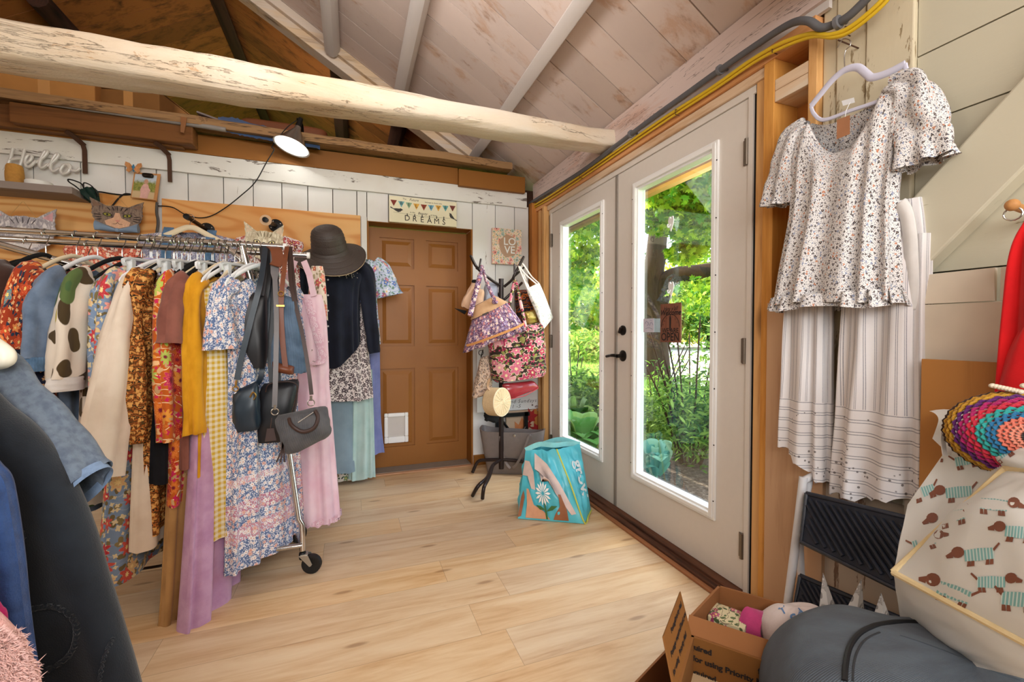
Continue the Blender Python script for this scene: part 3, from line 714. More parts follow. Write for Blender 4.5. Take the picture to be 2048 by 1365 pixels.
# ---- clamp lamp
tip = at(597, 252, 'Y', 3.26); rim = at(583, 294, 'Y', 3.235); ax = (rim-tip).normalized(); LAMP_BULB = tuple(lerp(tip, rim, .72))
t = thing('clamp_lamp', 'silver cone clamp lamp, lit, hung from the loft ledge', 'lamp', tip)
Mx = ax.to_track_quat('Z', 'Y').to_matrix(); H = (rim-tip).length
b = MB(); b.lathe([(.112, H*.995), (.104, H*.975), (.083, H*.82), (.044, H*.45), (.018, H*.2)], tip, 28, Mx, cap=False); b.build('reflector', plain('white_reflector', '#f2f2f0', .4, var=0, bump=0), t, label='white inside of the lamp shade')  # bulb light on the inner metal put into a white colour
b = MB(); b.lathe([(.018, 0), (.024, H*.2), (.05, H*.45), (.088, H*.85), (.108, H), (.113, H*1.0)], tip, 28, Mx, cap=False); b.build('lamp_shade', plain('spun_aluminium', '#9c9690', .25, metal=.9, var=.03), t)
b = MB(); b.lathe([(0, -.06), (.014, -.058), (.018, -.01), (.02, .01), (0, .012)], tip, 14, Mx); b.strap([tip+V((0, .02, .06)), tip+V((.01, .06, .03)), tip+V((.01, .1, -.01))], .03, .01, (1, 0, 0)); b.build('socket', M_blackm, t)
b = MB(); b.sq(tip+ax*H*.62, (.034, .034, .034), 1, 1, 16, 10); bu = b.build('bulb', glow('bulb_glow', '#fff6e6', 9), t)
b = MB(); cpts = [(545, 292), (548, 300), (533, 325), (510, 365), (480, 393), (452, 415), (425, 431), (400, 436)]
P = [tip+V((-.01, -.01, .03)), tip+V((-.07, -.03, -.04))]+[at(u, v, 'Y', 3.30+.015*i) for i, (u, v) in enumerate(cpts)]+[at(372, 430, 'Y', 3.4), at(345, 415, 'Y', 3.41), at(316, 412, 'Y', 3.412)]
b.tube(curve_pts(P, 8), .0035, 6); b.build('power_cord', plain('black_cord', '#141313', .5, var=0), t)
# ---- sign above the door
def frame_at(u0, v0, u1, v1, y):
    a = at(u0, v0, 'Y', y); c = at(u1, v1, 'Y', y); return a.x, c.x, c.z, a.z
x0, x1, z0, z1 = .272, .786, 1.922, 2.118; yf = 3.40
t = thing('wooden_sign', 'cream wooden sign with bunting and birds above the brown door', 'sign', ((x0+x1)/2, 3.42, z0))
b = MB(); b.b2(x0, x1, yf, yf+.03, z0, z1); b.build('board', plain('cream_sign', '#e3dcc0', .6, var=.03, vs=8), t, smooth=False, bevel=.002)
xc = (x0+x1)/2; w = x1-x0; yy = yf-.0006
def tpl(b, body, size, x, z, **k): return put_text(b, body, size, (x, yf, z), (1, 0, 0), (0, 0, 1), **k)
b = MB(); tpl(b, 'The', .017, xc-.145, z1-.017, align='CENTER'); tpl(b, 'Future', .026, xc-.075, z1-.019, shear=.35); tpl(b, 'belongs to those who', .015, xc+.075, z1-.026)
tpl(b, 'in the', .016, xc-.085, z0+.083); tpl(b, 'Beauty', .026, xc-.01, z0+.081, shear=.35); tpl(b, 'of their', .016, xc+.075, z0+.075)
for i, ch in enumerate('DREAMS'): tpl(b, ch, .060, xc-.125+i*.056, z0+.036-.0015*i, sx=.95, rot=[.03, -.03, .02, 0, .03, -.04][i])
for i in range(6): b.b2(xc-.125+i*.056-.003, xc-.125+i*.056+.003, yf-.0015, yf-.0003, z0+.05, z0+.072)
for i, ch in enumerate('BELIEVE'): tpl(b, ch, .034, xc-.168+i*.056, z1-.052-.012*sin(pi*i/6), lift=.003)
b.tube([(x0+.03, yf-.001, z0+.074), (xc, yf-.001, z0+.058), (x1-.01, yf-.001, z0+.066)], .0007, 5)
b.build('lettering', M_ink, t, smooth=False, label='black lettering')
cols = ['#7c2f26', '#74aab0', '#8fae8f', '#d9a545', '#8a3a24', '#6ea6c0', '#d9a545', '#5f9fa3', '#6a2f26']
for i, c in enumerate(cols):
    px = xc-.224+i*.056; zz = z1-.032-.013*sin(pi*i/8); b = MB(); b.poly([(px-.024, yf-.0015, zz), (px, yf-.0015, zz-.045), (px+.024, yf-.0015, zz)], (0, 1, 0), .0012); b.build('pennant', plain('pennant_'+c[1:], c, .7, var=.03), t, smooth=False)
def bird(cx, cz, s, flip, ang):
    pts = [(-1.3, .35), (-.7, .1), (-.3, .22), (.25, .3), (.55, .42), (.8, .3), (1.0, .22), (.78, .1), (.6, -.15), (.2, -.35), (-.2, -.25), (-.7, -.02), (-1.25, .12)]
    o = []
    for x, z in pts:
        x *= flip; o.append((cx+s*(x*cos(ang)-z*sin(ang)), yf-.0015, cz+s*(x*sin(ang)+z*cos(ang))))
    return o if flip < 0 else o[::-1]
for bd in (bird(x0+.06, z0+.092, .042, 1, -.15), bird(x1-.038, z0+.076, .036, -1, -.75)): b = MB(); b.poly(bd, (0, 1, 0), .0012); b.build('bird_print', plain('bird_grey', '#3d3a3a', .7), t, smooth=False, label='dark painted bird')
# ---- LOVE canvas
x0, x1, z0, z1 = 1.082, 1.335, 1.652, 1.943; yf = 3.40
t = thing('canvas_print', 'small floral canvas reading LOVE above the coat stand', 'picture', ((x0+x1)/2, 3.42, z0)); b = MB()
b.add([(x0, yf, z0), (x1, yf, z0), (x1, yf, z1), (x0, yf, z1)], [(0, 1, 2, 3)], [[(0, 0), (.25, 0), (.25, .29), (0, .29)]]); b.b2(x0, x1, yf+.0005, yf+.035, z0, z1)
b.build('canvas', floral('canvas_flowers', '#e9d3c6', ['#e59a92', '#f0e6c8', '#9fc2b8', '#e8b79d', '#d98a80'], leaf='#9fbfae', scale=24, r0=.5, center='#6d4a3c', seed=3.3, small='#e3b968'), t, smooth=False)
b = MB(); xc, zc = (x0+x1)/2+.01, (z0+z1)/2+.005; b.poly([(xc+.078*cos(a)*(1+.05*sin(5*a)), yf-.001, zc+.092*sin(a)*(1+.06*cos(7*a))) for a in [2*pi*i/28 for i in range(28)]], (0, -1, 0), .0008); b.build('kraft_oval', plain('kraft_brown', '#b5947b', .8, var=.04), t, smooth=False)
b = MB(); put_text(b, 'LO', .085, (xc+.012, yf-.002, zc+.034), (1, 0, 0), (0, 0, 1), bold=.001); put_text(b, 'VE', .085, (xc+.012, yf-.002, zc-.034), (1, 0, 0), (0, 0, 1), bold=.001); b.build('lettering', M_white_pl, t, smooth=False, label='white LOVE lettering')
# ---- shelf with twine, candle, word sign
sx1 = at(150, 385, 'Y', 3.25).x
b = MB(); b.b2(-2.6, sx1, 3.22, 3.43, 1.885, 1.925); tag(setorg(b.build('wall_shelf', wood('grey_shelf_board', '#8f827c', '#5d5350', 'X', .8, rough=.7, seed=51), smooth=False, bevel=.003), (-2, 3.43, 1.885)), 'grey wood shelf on the back wall under the word sign', 'shelf')
p = at(29, 335, 'Y', 3.33); t = thing('twine_spool', 'spool of tan twine standing on the grey shelf', 'spool', (p.x, 3.33, 1.925)); b = MB()
prof = [(0, 0), (.034, 0)]+[(.034+.0016*(i % 2)+.004*sin(pi*i/24), .006+i*.0045) for i in range(25)]+[(.03, .122), (.012, .124), (.012, .12), (0, .12)]
b.lathe(prof, (p.x, 3.33, 1.925), 24); b.build('twine', plain('jute_twine', '#b8853f', .9, var=.12, vs=60, bump=.5), t)
b = MB(); b.lathe([(0, .118), (.011, .118), (.011, .128), (.0, .128)], (p.x, 3.33, 1.925), 12); b.build('cardboard_core', M_card, t)
p = at(78, 362, 'Y', 3.30); b = MB(); b.lathe([(0, 0), (.056, 0), (.058, .004), (.058, .028), (.054, .032), (0, .031)], (p.x, 3.30, 1.925), 30); tag(setorg(b.build('white_disc', M_white_pl), (p.x, 3.30, 1.925)), 'flat round white tin on the grey shelf beside the twine', 'tin')
M_acr = plain('frosted_acrylic', '#c9c5c0', .3, var=.02, bump=0, spec=.6)
t = thing('word_sign', 'grey script word sign reading Hello above the shelf', 'sign', at(90, 345, 'Y', 3.39))
def scr(pts): return [at(u, v, 'Y', 3.395) for u, v in pts]
letters = {'H': [[(26, 297), (20, 320), (9, 342)], [(49, 299), (44, 320), (38, 337)], [(16, 322), (30, 318), (46, 318)]],
 'e': [[(50, 328), (60, 322), (64, 313), (58, 310), (51, 319), (52, 332), (60, 333), (72, 322)]],
 'l': [[(72, 326), (88, 314), (95, 304), (90, 303), (82, 318), (79, 331), (84, 336), (96, 328)], [(95, 333), (110, 320), (117, 310), (112, 309), (104, 322), (101, 336), (107, 343), (119, 336)]],
 'o': [[(138, 330), (128, 330), (121, 341), (126, 348), (136, 344), (141, 334), (137, 329), (142, 340), (152, 342), (160, 336)]]}
for ch, strokes in letters.items():
    for stx in strokes if ch != 'H' else [None]:
        b = MB()
        for s_ in (strokes if stx is None else [stx]): b.tube(curve_pts(scr(s_), 8), .0085, 8, flat=1.0)
        b.build('letter', M_acr, t)
# ---- dark green folded umbrella hanging from a hook of wire
p0, p1 = at(172, 378, 'Y', 3.33), at(196, 412, 'Y', 3.34); t = thing('folding_umbrella', 'small dark green folded umbrella hung point down beside the shelf', 'umbrella', p1)
b = MB(); dv = (p1-p0); n = 14; Mx = dv.to_track_quat('Z', 'Y').to_matrix(); rings = []
for j in range(10):
    q = j/9; rad = .014+.028*sin(pi*min(1, (q*.85+.18)))*(1-q*.75); rings.append([p0+Mx @ V((rad*(1+.22*sin(5*a+q*2))*cos(a), rad*(1+.22*sin(5*a+q*2))*sin(a), q*dv.length)) for a in [2*pi*k/30 for k in range(30)]])
b.loft(rings, True, True, True); b.build('canopy', cloth('dark_green_nylon', '#16302a', rough=.5, sheen=0), t)
b = MB(); b.tube(curve_pts([at(u, v, 'Y', 3.33) for u, v in [(161, 381), (150, 372), (138, 364), (137, 359), (150, 362), (163, 368), (168, 378)]], 6), .004, 6); b.tube(curve_pts([at(u, v, 'Y', 3.33) for u, v in [(168, 378), (168, 366), (183, 372), (193, 386), (196, 393)]], 6), .0035, 6); b.build('wrist_cord', M_blackm, t)
# ---- clipboard with photo and butterfly
pts = [at(269, 345, 'Y', 3.405), at(322, 349, 'Y', 3.405), at(314, 402, 'Y', 3.38), at(262, 396, 'Y', 3.38)]
t = thing('clipboard_photo', 'small clipboard holding a garden photo of a person in a pink dress', 'picture', pts[3])
b = MB(); off = V((0, -.006, 0)); b.hexa([p+off for p in pts][::-1], [p for p in pts][::-1]); b.build('clipboard', wood('clipboard_wood', '#b98350', '#8a5c30', 'Z', 1, knots=False, seed=53), t, smooth=False)
g = G('garden_photo'); v = g.coord('UV'); s = g.n('SeparateXYZ', {0: v}); n1 = g.noise(v, 9, 4, .7); n2 = g.noise(v, 26, 3)
col = g.mix(g.sm(g.m_('ADD', s.outputs[1], g.m_('MULTIPLY', n1, .3)), .75, .95), g.ramp(g.m_('ADD', g.m_('MULTIPLY', n1, .6), g.m_('MULTIPLY', n2, .4)), [(.35, '#4a5a2a'), (.55, '#8f9142'), (.7, '#b9a86a')]), '#b9c4cf')
col = g.mix(g.sm(s.outputs[1], .32, .24), col, '#c9ae86')
M_photo = g.out(col, .25, spec=.5)
b = MB(); q = [lerp(lerp(pts[3], pts[2], a), lerp(pts[0], pts[1], a), c)+V((0, -.0075, 0)) for a, c in ((.04, .03), (.88, .03), (.88, .93), (.06, .93))]; b.add(q, [(0, 1, 2, 3)], [[(0, 0), (1, 0), (1, 1), (0, 1)]]); ph = b.build('photograph', M_photo, t, smooth=False)
def inq(a, c): return q[0]+(q[1]-q[0])*a+(q[3]-q[0])*c
b = MB(); b.poly([inq(*p)+V((0, -.0005, 0)) for p in [(.36, .0), (.72, .0), (.74, .2), (.8, .38), (.72, .45), (.66, .6), (.55, .63), (.44, .6), (.38, .5), (.33, .35), (.38, .2)]], (0, -1, 0), .0006); b.build('dress_figure', plain('pink_dress_print', '#d3a49b', .5, var=.12, vs=60), ph, smooth=False)
b = MB(); b.poly([inq(.55+.1*cos(a), .72+.11*sin(a))+V((0, -.0005, 0)) for a in [2*pi*k/14 for k in range(14)]], (0, -1, 0), .0006); b.build('hair_print', plain('hair_print', '#b98d74', .5, var=.1, vs=40), ph, smooth=False)
b = MB(); c = inq(.62, .98); b.sq(c+V((0, -.012, 0)), (.03, .01, .014), .6, .5, 16, 8); b.build('clip', plain('black_clip', '#20180f', .3, metal=.7), t)
c = at(268, 337, 'Y', 3.39); t = thing('butterfly_ornament', 'orange and blue butterfly ornament perched on the clipboard corner', 'ornament', c)
for sg in (-1, 1):
    b = MB(); b.poly([c+V((sg*x, -.002*k, z)) for k, (x, z) in enumerate([(.0, .0), (.02, .03), (.04, .036), (.044, .015), (.03, -.004), (.036, -.02), (.022, -.032), (.004, -.012)])], (0, -1, 0), .002); b.build('wing', plain('wing_orange', '#b97f4d', .5, var=.2, vs=70), t, smooth=False)
b = MB(); b.sq(c+V((0, -.006, 0)), (.006, .006, .024), 1, 1, 10, 8); b.poly([c+V((.011*cos(a), -.008, .012*sin(a))) for a in [2*pi*k/10 for k in range(10)]], (0, -1, 0), .002); b.build('body', plain('butterfly_blue', '#2f6f93', .4), t)
# ---- black wall cords over the plywood
b = MB(); b.tube(curve_pts([at(u, v, 'Y', 3.41) for u, v in [(180, 384), (200, 384), (225, 388), (246, 390)]]+[at(u, v, 'Y', 3.408) for u, v in [(262, 389), (250, 388), (238, 396), (228, 408), (222, 415)]], 6), .0045, 6)
tag(setorg(b.build('black_cable', plain('black_cord2', '#171514', .5, var=0)), at(222, 415, 'Y', 3.408)), 'loose black cord looping down behind the tabby cat head', 'cord')
b = MB(); b.tube(curve_pts([at(u, v, 'Y', 3.41) for u, v in [(314, 405), (313, 425), (316, 445), (313, 470), (315, 500)]], 6), .007, 6)
tag(setorg(b.build('grey_cable', plain('grey_cable', '#4d4a48', .5, var=0)), at(315, 500, 'Y', 3.41)), 'dark cable running down the seam between the plywood boards', 'cable')
# ---- pipe brackets
def pipe_hook(u, v, ut, vt, lab, disc=False):
    a = at(u, v, 'Y', 3.412); e = at(ut, vt, 'Y', 3.13); t = thing('pipe_bracket', lab, 'bracket', a, 'black pipe brackets on the plywood'); Mr = Matrix.Rotation(pi/2, 3, 'X')
    b = MB(); b.lathe([(0, 0), (.045, 0), (.045, .006), (.02, .01), (.02, .018), (0, .018)], a, 24, Mr); b.build('flange', M_blackm, t)
    b = MB()
    for k in range(4): b.lathe([(0, .006), (.005, .006), (.004, .009), (0, .009)], a+V((.033*cos(k*pi/2+.5), 0, .033*sin(k*pi/2+.5))), 8, Mr)
    b.build('screw_heads', M_wire, t)
    b = MB(); b.tube([a, lerp(a, e, .5), e], .0125, 14); b.lathe([(0, -.02), (.017, -.02), (.017, .012), (0, .014)], e, 14, (a-e).to_track_quat('-Z', 'Y').to_matrix()); b.build('pipe_arm', M_blackm, t)
    if disc:
        b = MB(); b.lathe([(0, 0), (.034, 0), (.034, .004), (0, .004)], e+V((0, .012, 0)), 24, Mr); b.build('wooden_disc', wood('disc_wood', '#d9b48f', '#c09468', 'X', 1, knots=False), t)
    return e
E1 = pipe_hook(414, 460, 374, 434, 'black pipe bracket with the cream hanger, left of the lamp cord')
E2 = pipe_hook(552, 452, 531, 440, 'black pipe bracket with a wooden disc above the pale cat head', True)
E3 = pipe_hook(672, 470, 656, 462, 'black pipe bracket behind the straw hat')
# ---- cat heads: cut-out boards with painted faces
def fur(name, a, b_, scale=60):
    g = G(name); v = g.coord('Object', (1, 1, .35)); n = g.noise(v, scale, 4, .65, .8); return g.out(g.ramp(n, [(.35, a), (.5, b_), (.68, a)]), .55)
def cathead(name, lab, c, sx, s, yaw, m, mlight, eye, mear, bow=None, string=True, mnose='#c97f72', mdark=None):
    c = V(c); t = thing(name, lab, 'cat cutout', c, 'cut-out cat heads over the clothes'); xd = V((cos(yaw), sin(yaw), 0)); nd = V((sin(yaw), -cos(yaw), 0))
    def P(x, z, k=0.0): return c+xd*(x*sx)+V((0, 0, z*s))+nd*k
    out = [(-.95, -.15), (-1.0, .25), (-1.0, .7), (-1.05, 1.35), (-.72, 1.1), (-.42, .82), (0, .9), (.42, .82), (.72, 1.1), (1.05, 1.35), (1.0, .7), (1.0, .25), (.95, -.15), (.8, -.5), (.45, -.82), (0, -.92), (-.45, -.82), (-.8, -.5)]
    fine = []
    for i in range(len(out)):
        p, q = out[i], out[(i+1) % len(out)]
        for k in range(4): f = k/4; w = 1+(.03 if (k+i) % 2 else 0); fine.append(((p[0]*(1-f)+q[0]*f)*w, (p[1]*(1-f)+q[1]*f)*w))
    b = MB(); b.poly([P(x, z) for x, z in fine], nd, .008); b.build('face_board', m, t, smooth=False)
    for sg in (-1, 1): b = MB(); b.poly([P(sg*x, z, .008) for x, z in [(.97, 1.2), (.95, .7), (.62, .85)]][::sg], nd, .0008); b.build('inner_ear', plain(name+'_ear_'+mear[1:], mear, .6, var=.15, vs=60), t, smooth=False)
    b = MB(); b.poly([P(x, z, .008) for x, z in [(-.08, .35), (.08, .35), (.15, -.02), (.52, -.32), (.45, -.62), (0, -.86), (-.45, -.62), (-.52, -.32), (-.15, -.02)]], nd, .0008); b.build('muzzle', mlight, t, smooth=False)
    b = MB(); ol = MB()
    for sg in (-1, 1):
        ol.poly([P(sg*.40+.19*cos(a), .17+.15*sin(a)+.03*sg*cos(a), .0086) for a in [2*pi*k/18 for k in range(18)]], nd, .0006)
        b.poly([P(sg*.40+.145*cos(a), .17+.11*sin(a)+.03*sg*cos(a), .0096) for a in [2*pi*k/16 for k in range(16)]], nd, .0006)
    el = ol.build('eye_outlines', M_ink, t, smooth=False); ey = b.build('eyes', plain('cat_eye_'+eye[1:], eye, .2, var=.1), el, smooth=False)
    b = MB()
    for sg in (-1, 1): b.poly([P(sg*.40+.045*cos(a), .17+.085*sin(a), .0106) for a in [2*pi*k/12 for k in range(12)]], nd, .0006)
    b.build('pupils', M_ink, el, smooth=False)
    b = MB(); b.poly([P(x, z, .009) for x, z in [(-.12, -.22), (.12, -.22), (0, -.36)]][::-1], nd, .0008); b.build('nose', plain('cat_nose', mnose, .5), t, smooth=False)
    b = MB(); mk = mdark or m
    for x, z, dx, dz in [(0, .52, 0, .34), (-.14, .52, -.08, .32), (.14, .52, .08, .32), (-.28, .5, -.14, .26), (.28, .5, .14, .26), (-.66, .10, -.28, .06), (.66, .10, .28, .06), (-.64, -.04, -.3, -.02), (.64, -.04, .3, -.02), (-.62, -.18, -.26, -.10), (.62, -.18, .26, -.10)]:
        b.tube([P(x, z, .009), P(x+dx*.5, z+dz*.55, .009), P(x+dx, z+dz, .009)], [.0018, .003, .001], 5)
    for sg in (-1, 1): b.tube([P(0, -.38, .0092), P(sg*.06, -.50, .0092), P(sg*.2, -.52, .0092)], .0011, 5)
    b.build('dark_markings', mk, t)
    if bow:
        b = MB()
        for sg in (-1, 1):
            rings = []
            for j in range(7):
                q = j/6; rings.append([P(sg*(.08+.78*q), -1.0+.22*q+(.12+.24*q)*sin(a)*(1+.15*sin(3*a+q*4)), .014+.02*cos(a)*(.5+q)) for a in [2*pi*k/14 for k in range(14)]])
            b.loft(rings, True, True, True)
        b.sq(P(0, -1.0, .018), (.012, .012, .012), .8, .8, 12, 8); b.build('bow_tie', bow, t)
    if string:
        b = MB(); b.tube([P(-.45, .8, .004), P(-.05, 1.62, -.004), P(.0, 1.64, -.006), P(.45, .8, .004)], .0011, 5); b.build('hanging_string', plain('string', '#b8935c', .8, var=0), t)
M_mk1 = plain('dark_grey_fur', '#5b555b', .7); M_mk2 = plain('dark_tabby_fur', '#2e2320', .7); M_mk3 = plain('olive_fur', '#84765a', .7)
c = at(48, 468, 'Y', 3.32); cathead('cat_head', 'grey white cat head cut-out with pink ears, furthest left', c, .135, .112, .05, fur('grey_cat_fur', '#d9d3d3', '#8d878f'), fur('grey_cat_light', '#ece6e2', '#c9c2c2'), '#a9b890', '#c9979c', mdark=M_mk1)
c = at(236, 436, 'Y', 3.33); cathead('cat_head', 'brown tabby cat head cut-out with a blue bow tie', c, .117, .078, .1, fur('tabby_fur', '#4a3833', '#86705f', 50), fur('tabby_light', '#dcae8c', '#c99c7d'), '#8f8a3c', '#7a5c48', cloth('blue_bow', '#7d92aa'), mdark=M_mk2)
c = at(529, 491, 'Y', 3.08); cathead('cat_head', 'pale cream cat head cut-out above the rack, near the straw hat', c, .10, .098, .15, fur('cream_cat_fur', '#e6dcc0', '#a8977a', 45), fur('cream_cat_light', '#efe8d4', '#dccfb0'), '#b9a04a', '#cdb598', None, False, mdark=M_mk3)
# ================================================================= garment builders
def sgp(x, e): return (abs(x)**e)*(1 if x >= 0 else -1)
def interp(prof, t):
    n = len(prof)-1; x = t*n; i = min(int(x), n-1); f = x-i; p0 = prof[max(i-1, 0)]; p1 = prof[i]; p2 = prof[i+1]; p3 = prof[min(i+2, n)]
    return [.5*((2*b_)+(c_-a)*f+(2*a-5*b_+4*c_-d)*f*f+(-a+3*b_-3*c_+d)*f**3) for a, b_, c_, d in zip(p0, p1, p2, p3)]
def body(b, top, wdir, ndir, prof, slope=.0, neck=None, k=9, seed=0.0, n=72, m=26, hem=.006, lean=(0, 0, 0), keep=None, hemfn=None, twist=0.0):
    """cloth tube: prof rows are (drop, half width, half thickness, fold depth) from the shoulder line down; ndir is the front"""
    top = V(top); wdir = V(wdir); ndir = V(ndir); lean = V(lean); rings = []
    L = prof[-1][0]-prof[0][0]
    for j in range(m+1):
        t = j/m; dz, hw, ht, fa = interp(prof, t); ht = max(.003, ht); ring = []
        tw = twist*t
        wd = wdir*cos(tw)+ndir*sin(tw); nd2 = ndir*cos(tw)-wdir*sin(tw)
        sb = max(0, 1-dz/.16)
        for i in range(n):
            th = 2*pi*i/n; cx, sy = cos(th), sin(th)
            x = hw*sgp(cx, .75); ph = seed*3+1.1*noise.noise(V((seed, t*1.6, 0)))+.9*sin(th+seed)
            fo = fa*(sin(k*th+ph)+.45*sin((k*1.7)*th+seed*5+ph*1.4)+.5*noise.noise(V((cx*2.5+seed, sy*2.5, t*3))))
            y = ht*sgp(sy, .8)+fo*(.35+.65*abs(sy))
            x += fo*.4*cx
            z = -dz-sb*slope*(abs(x)/max(.01, prof[0][1]))
            if neck and abs(x) < neck[0]:
                dip = (neck[1] if sy > 0 else neck[2])*(1-(x/neck[0])**2); z -= dip*max(0, 1-dz/(abs(dip)+.09))
            h = hem*sin(3*th+seed)+hem*noise.noise(V((cx*3+seed, sy*3, 7)))
            if hemfn: h += hemfn(x/max(.01, prof[-1][1]), sy)
            z += h*t**3
            ring.append(top+wd*x+nd2*y+V((0, 0, z))+lean*(t*t))
        rings.append(ring)
    b.loft(rings, True); return rings
def sleeve(b, path, rads, flat=.6, side=(1, 0, 0), seed=0.0, fold=.006, n=26, per=6, frill=0.0, cut=True):
    P = curve_pts(path, per); R = []
    mm = len(P)
    for i in range(mm):
        x = i/(mm-1)*(len(rads)-1); k = min(int(x), len(rads)-2); R.append(rads[k]*(1-(x-k))+rads[k+1]*(x-k))
    sd0 = V(side).normalized(); rings = []
    for i, p in enumerate(P):
        t = (P[min(i+1, mm-1)]-P[max(i-1, 0)]).normalized(); sd = sd0-t*sd0.dot(t); sd.normalize(); nn = t.cross(sd); ring = []; q = i/(mm-1)
        for k in range(n):
            a = 2*pi*k/n; f = fold*(sin(4*a+seed+3*noise.noise(V((seed, q*3, 0))))+.8*noise.noise(V((cos(a)*2+seed, sin(a)*2, q*7))))+frill*q**4*sin(7*a+seed)
            ring.append(p+sd*((R[i]+f)*cos(a))+nn*((R[i]*flat+f)*sin(a)))
        rings.append(ring)
    b.loft(rings, True, False, not cut); return rings
# ================================================================= hangers
def hanger_style(name, label, m, style):
    t = thing(name, label, 'hanger', (0, 0, 0), 'hangers on the garment rack'); b = MB()
    # hook: wraps the rail (axis X), local width along Y
    P = [V((0, .019*cos(a), .019*sin(a))) for a in [radians(x) for x in range(-20, 211, 21)]][::-1]
    P = [V((0, -.017, -.012))]+[V((0, .021*cos(radians(a)), .021*sin(radians(a)))) for a in range(190, -31, -20)]+[V((0, .006, -.032)), V((0, 0, -.045)), V((0, 0, -.088))]
    b.tube(curve_pts(P, 3), .0019, 6); b.build('hook', M_wire, t)
    b = MB()
    if style == 'bar':
        pts = [V((0, -.205, -.172)), V((0, -.16, -.143)), V((0, -.09, -.105)), V((0, -.03, -.083)), V((0, 0, -.079)), V((0, .03, -.083)), V((0, .09, -.105)), V((0, .16, -.143)), V((0, .205, -.172))]
        low = [V((0, .205, -.172)), V((0, .215, -.186)), V((0, .20, -.197)), V((0, .1, -.2)), V((0, -.1, -.2)), V((0, -.20, -.197)), V((0, -.215, -.186)), V((0, -.205, -.172))]
        b.tube(curve_pts(pts, 4), .0085, 8, flat=.5, up=(1, 0, 0)); b.tube(curve_pts(low, 4), .006, 8, flat=.6, up=(1, 0, 0))
    else:
        b.tube(curve_pts([V((0, -.17, -.125)), V((0, -.165, -.10)), V((0, 0, -.09)), V((0, .165, -.10)), V((0, .17, -.125))], 4), .007, 8)
        for s in (-1, 1): b.box((0, s*.14, -.125), (.022, .018, .05))
    b.build('shoulder_bar', m, t); return t
M_vel = plain('black_velvet', '#121212', .95, var=.02, vs=200); M_ivory = plain('ivory_plastic', '#e3d3b4', .5, var=.02); M_lav = plain('lavender_plastic', '#b9b3d6', .45, var=.02); M_clear = plain('clear_plastic', '#c8cccd', .15, spec=.7, var=.02); M_whp = plain('white_hanger_plastic', '#eceef0', .4, var=.01)
HS = {}
RY, RZ = 2.20, 1.47           # front rail
RY2, RZ2 = 2.44, 1.475
def hanger(style, col, X, Y, Z, rz, label, group='hangers on the garment rack'):
    key = (style, col)
    if key not in HS:
        h = hanger_style('clothes_hanger', label, {'black': M_vel, 'ivory': M_ivory, 'lavender': M_lav, 'clear': M_clear, 'white': M_whp}[col], style); HS[key] = h
        h.location = (X, Y, Z); h.rotation_euler = (0, 0, rz); h['group'] = group; return h
    return dup(HS[key], (X, Y, Z), rz, label, group)
# ================================================================= the rack
t = thing('garment_rack', 'chrome double rail garment rack on black casters, packed with clothes', 'clothes rack', (-.9, 2.25, 0))
XE = -.27
def rail(y, z, x1, slope=0):
    b = MB(); b.tube([(-2.3, y, z-.0), (x1, y, z)], .0125, 16); return b.build('rail', M_chrome, t)
rail(RY, RZ+.009, XE-.01); rail(RY2, RZ2+.009, -.205)
b = MB(); b.lathe([(0, -.006), (.016, -.004), (.016, .01), (0, .012)], (-.205, RY2, RZ2+.009), 14, Matrix.Rotation(pi/2, 3, 'Y')); b.lathe([(0, -.006), (.016, -.004), (.016, .01), (0, .012)], (XE-.01, RY, RZ+.009), 14, Matrix.Rotation(pi/2, 3, 'Y')); b.build('rail_cap', M_white_pl, t)
b = MB(); b.tube([(-.445, RY, RZ), (-.30, 2.185, .80), (-.232, 2.17, .25), (-.218, 2.165, .225), (-.216, 2.165, .105)], .0135, 14); b.build('leg', M_chrome, t, label='slanted chrome end leg')
b = MB(); b.tube([(-.40, RY2, RZ2), (-.30, RY2+.02, .25), (-.29, RY2+.02, .105)], .0125, 14); b.build('leg', M_chrome, t)
b = MB(); b.tube([(-2.1, RY, RZ), (-2.1, 2.165, .105)], .0125, 14); b.build('leg', M_chrome, t)
b = MB(); b.tube([(-2.1, 2.15, .135), (-.216, 2.15, .135)], .0105, 12); b.build('base_bar', M_chrome, t)
b = MB(); b.tube([(-.216, 2.165, .12), (-.29, RY2+.02, .12)], .0105, 12); b.build('base_bar', M_chrome, t)
b = MB(); b.tube([(-.52, 2.3, 1.475), (-.40, 2.25, 1.36), (-.33, 2.22, 1.20)], .011, 12); b.build('brace', M_chrome, t)
b = MB(); b.tube([(-1.35, RY-.02, 1.46), (-1.02, RY+.05, 1.36)], .013, 12); b.build('brace', M_chrome, t)
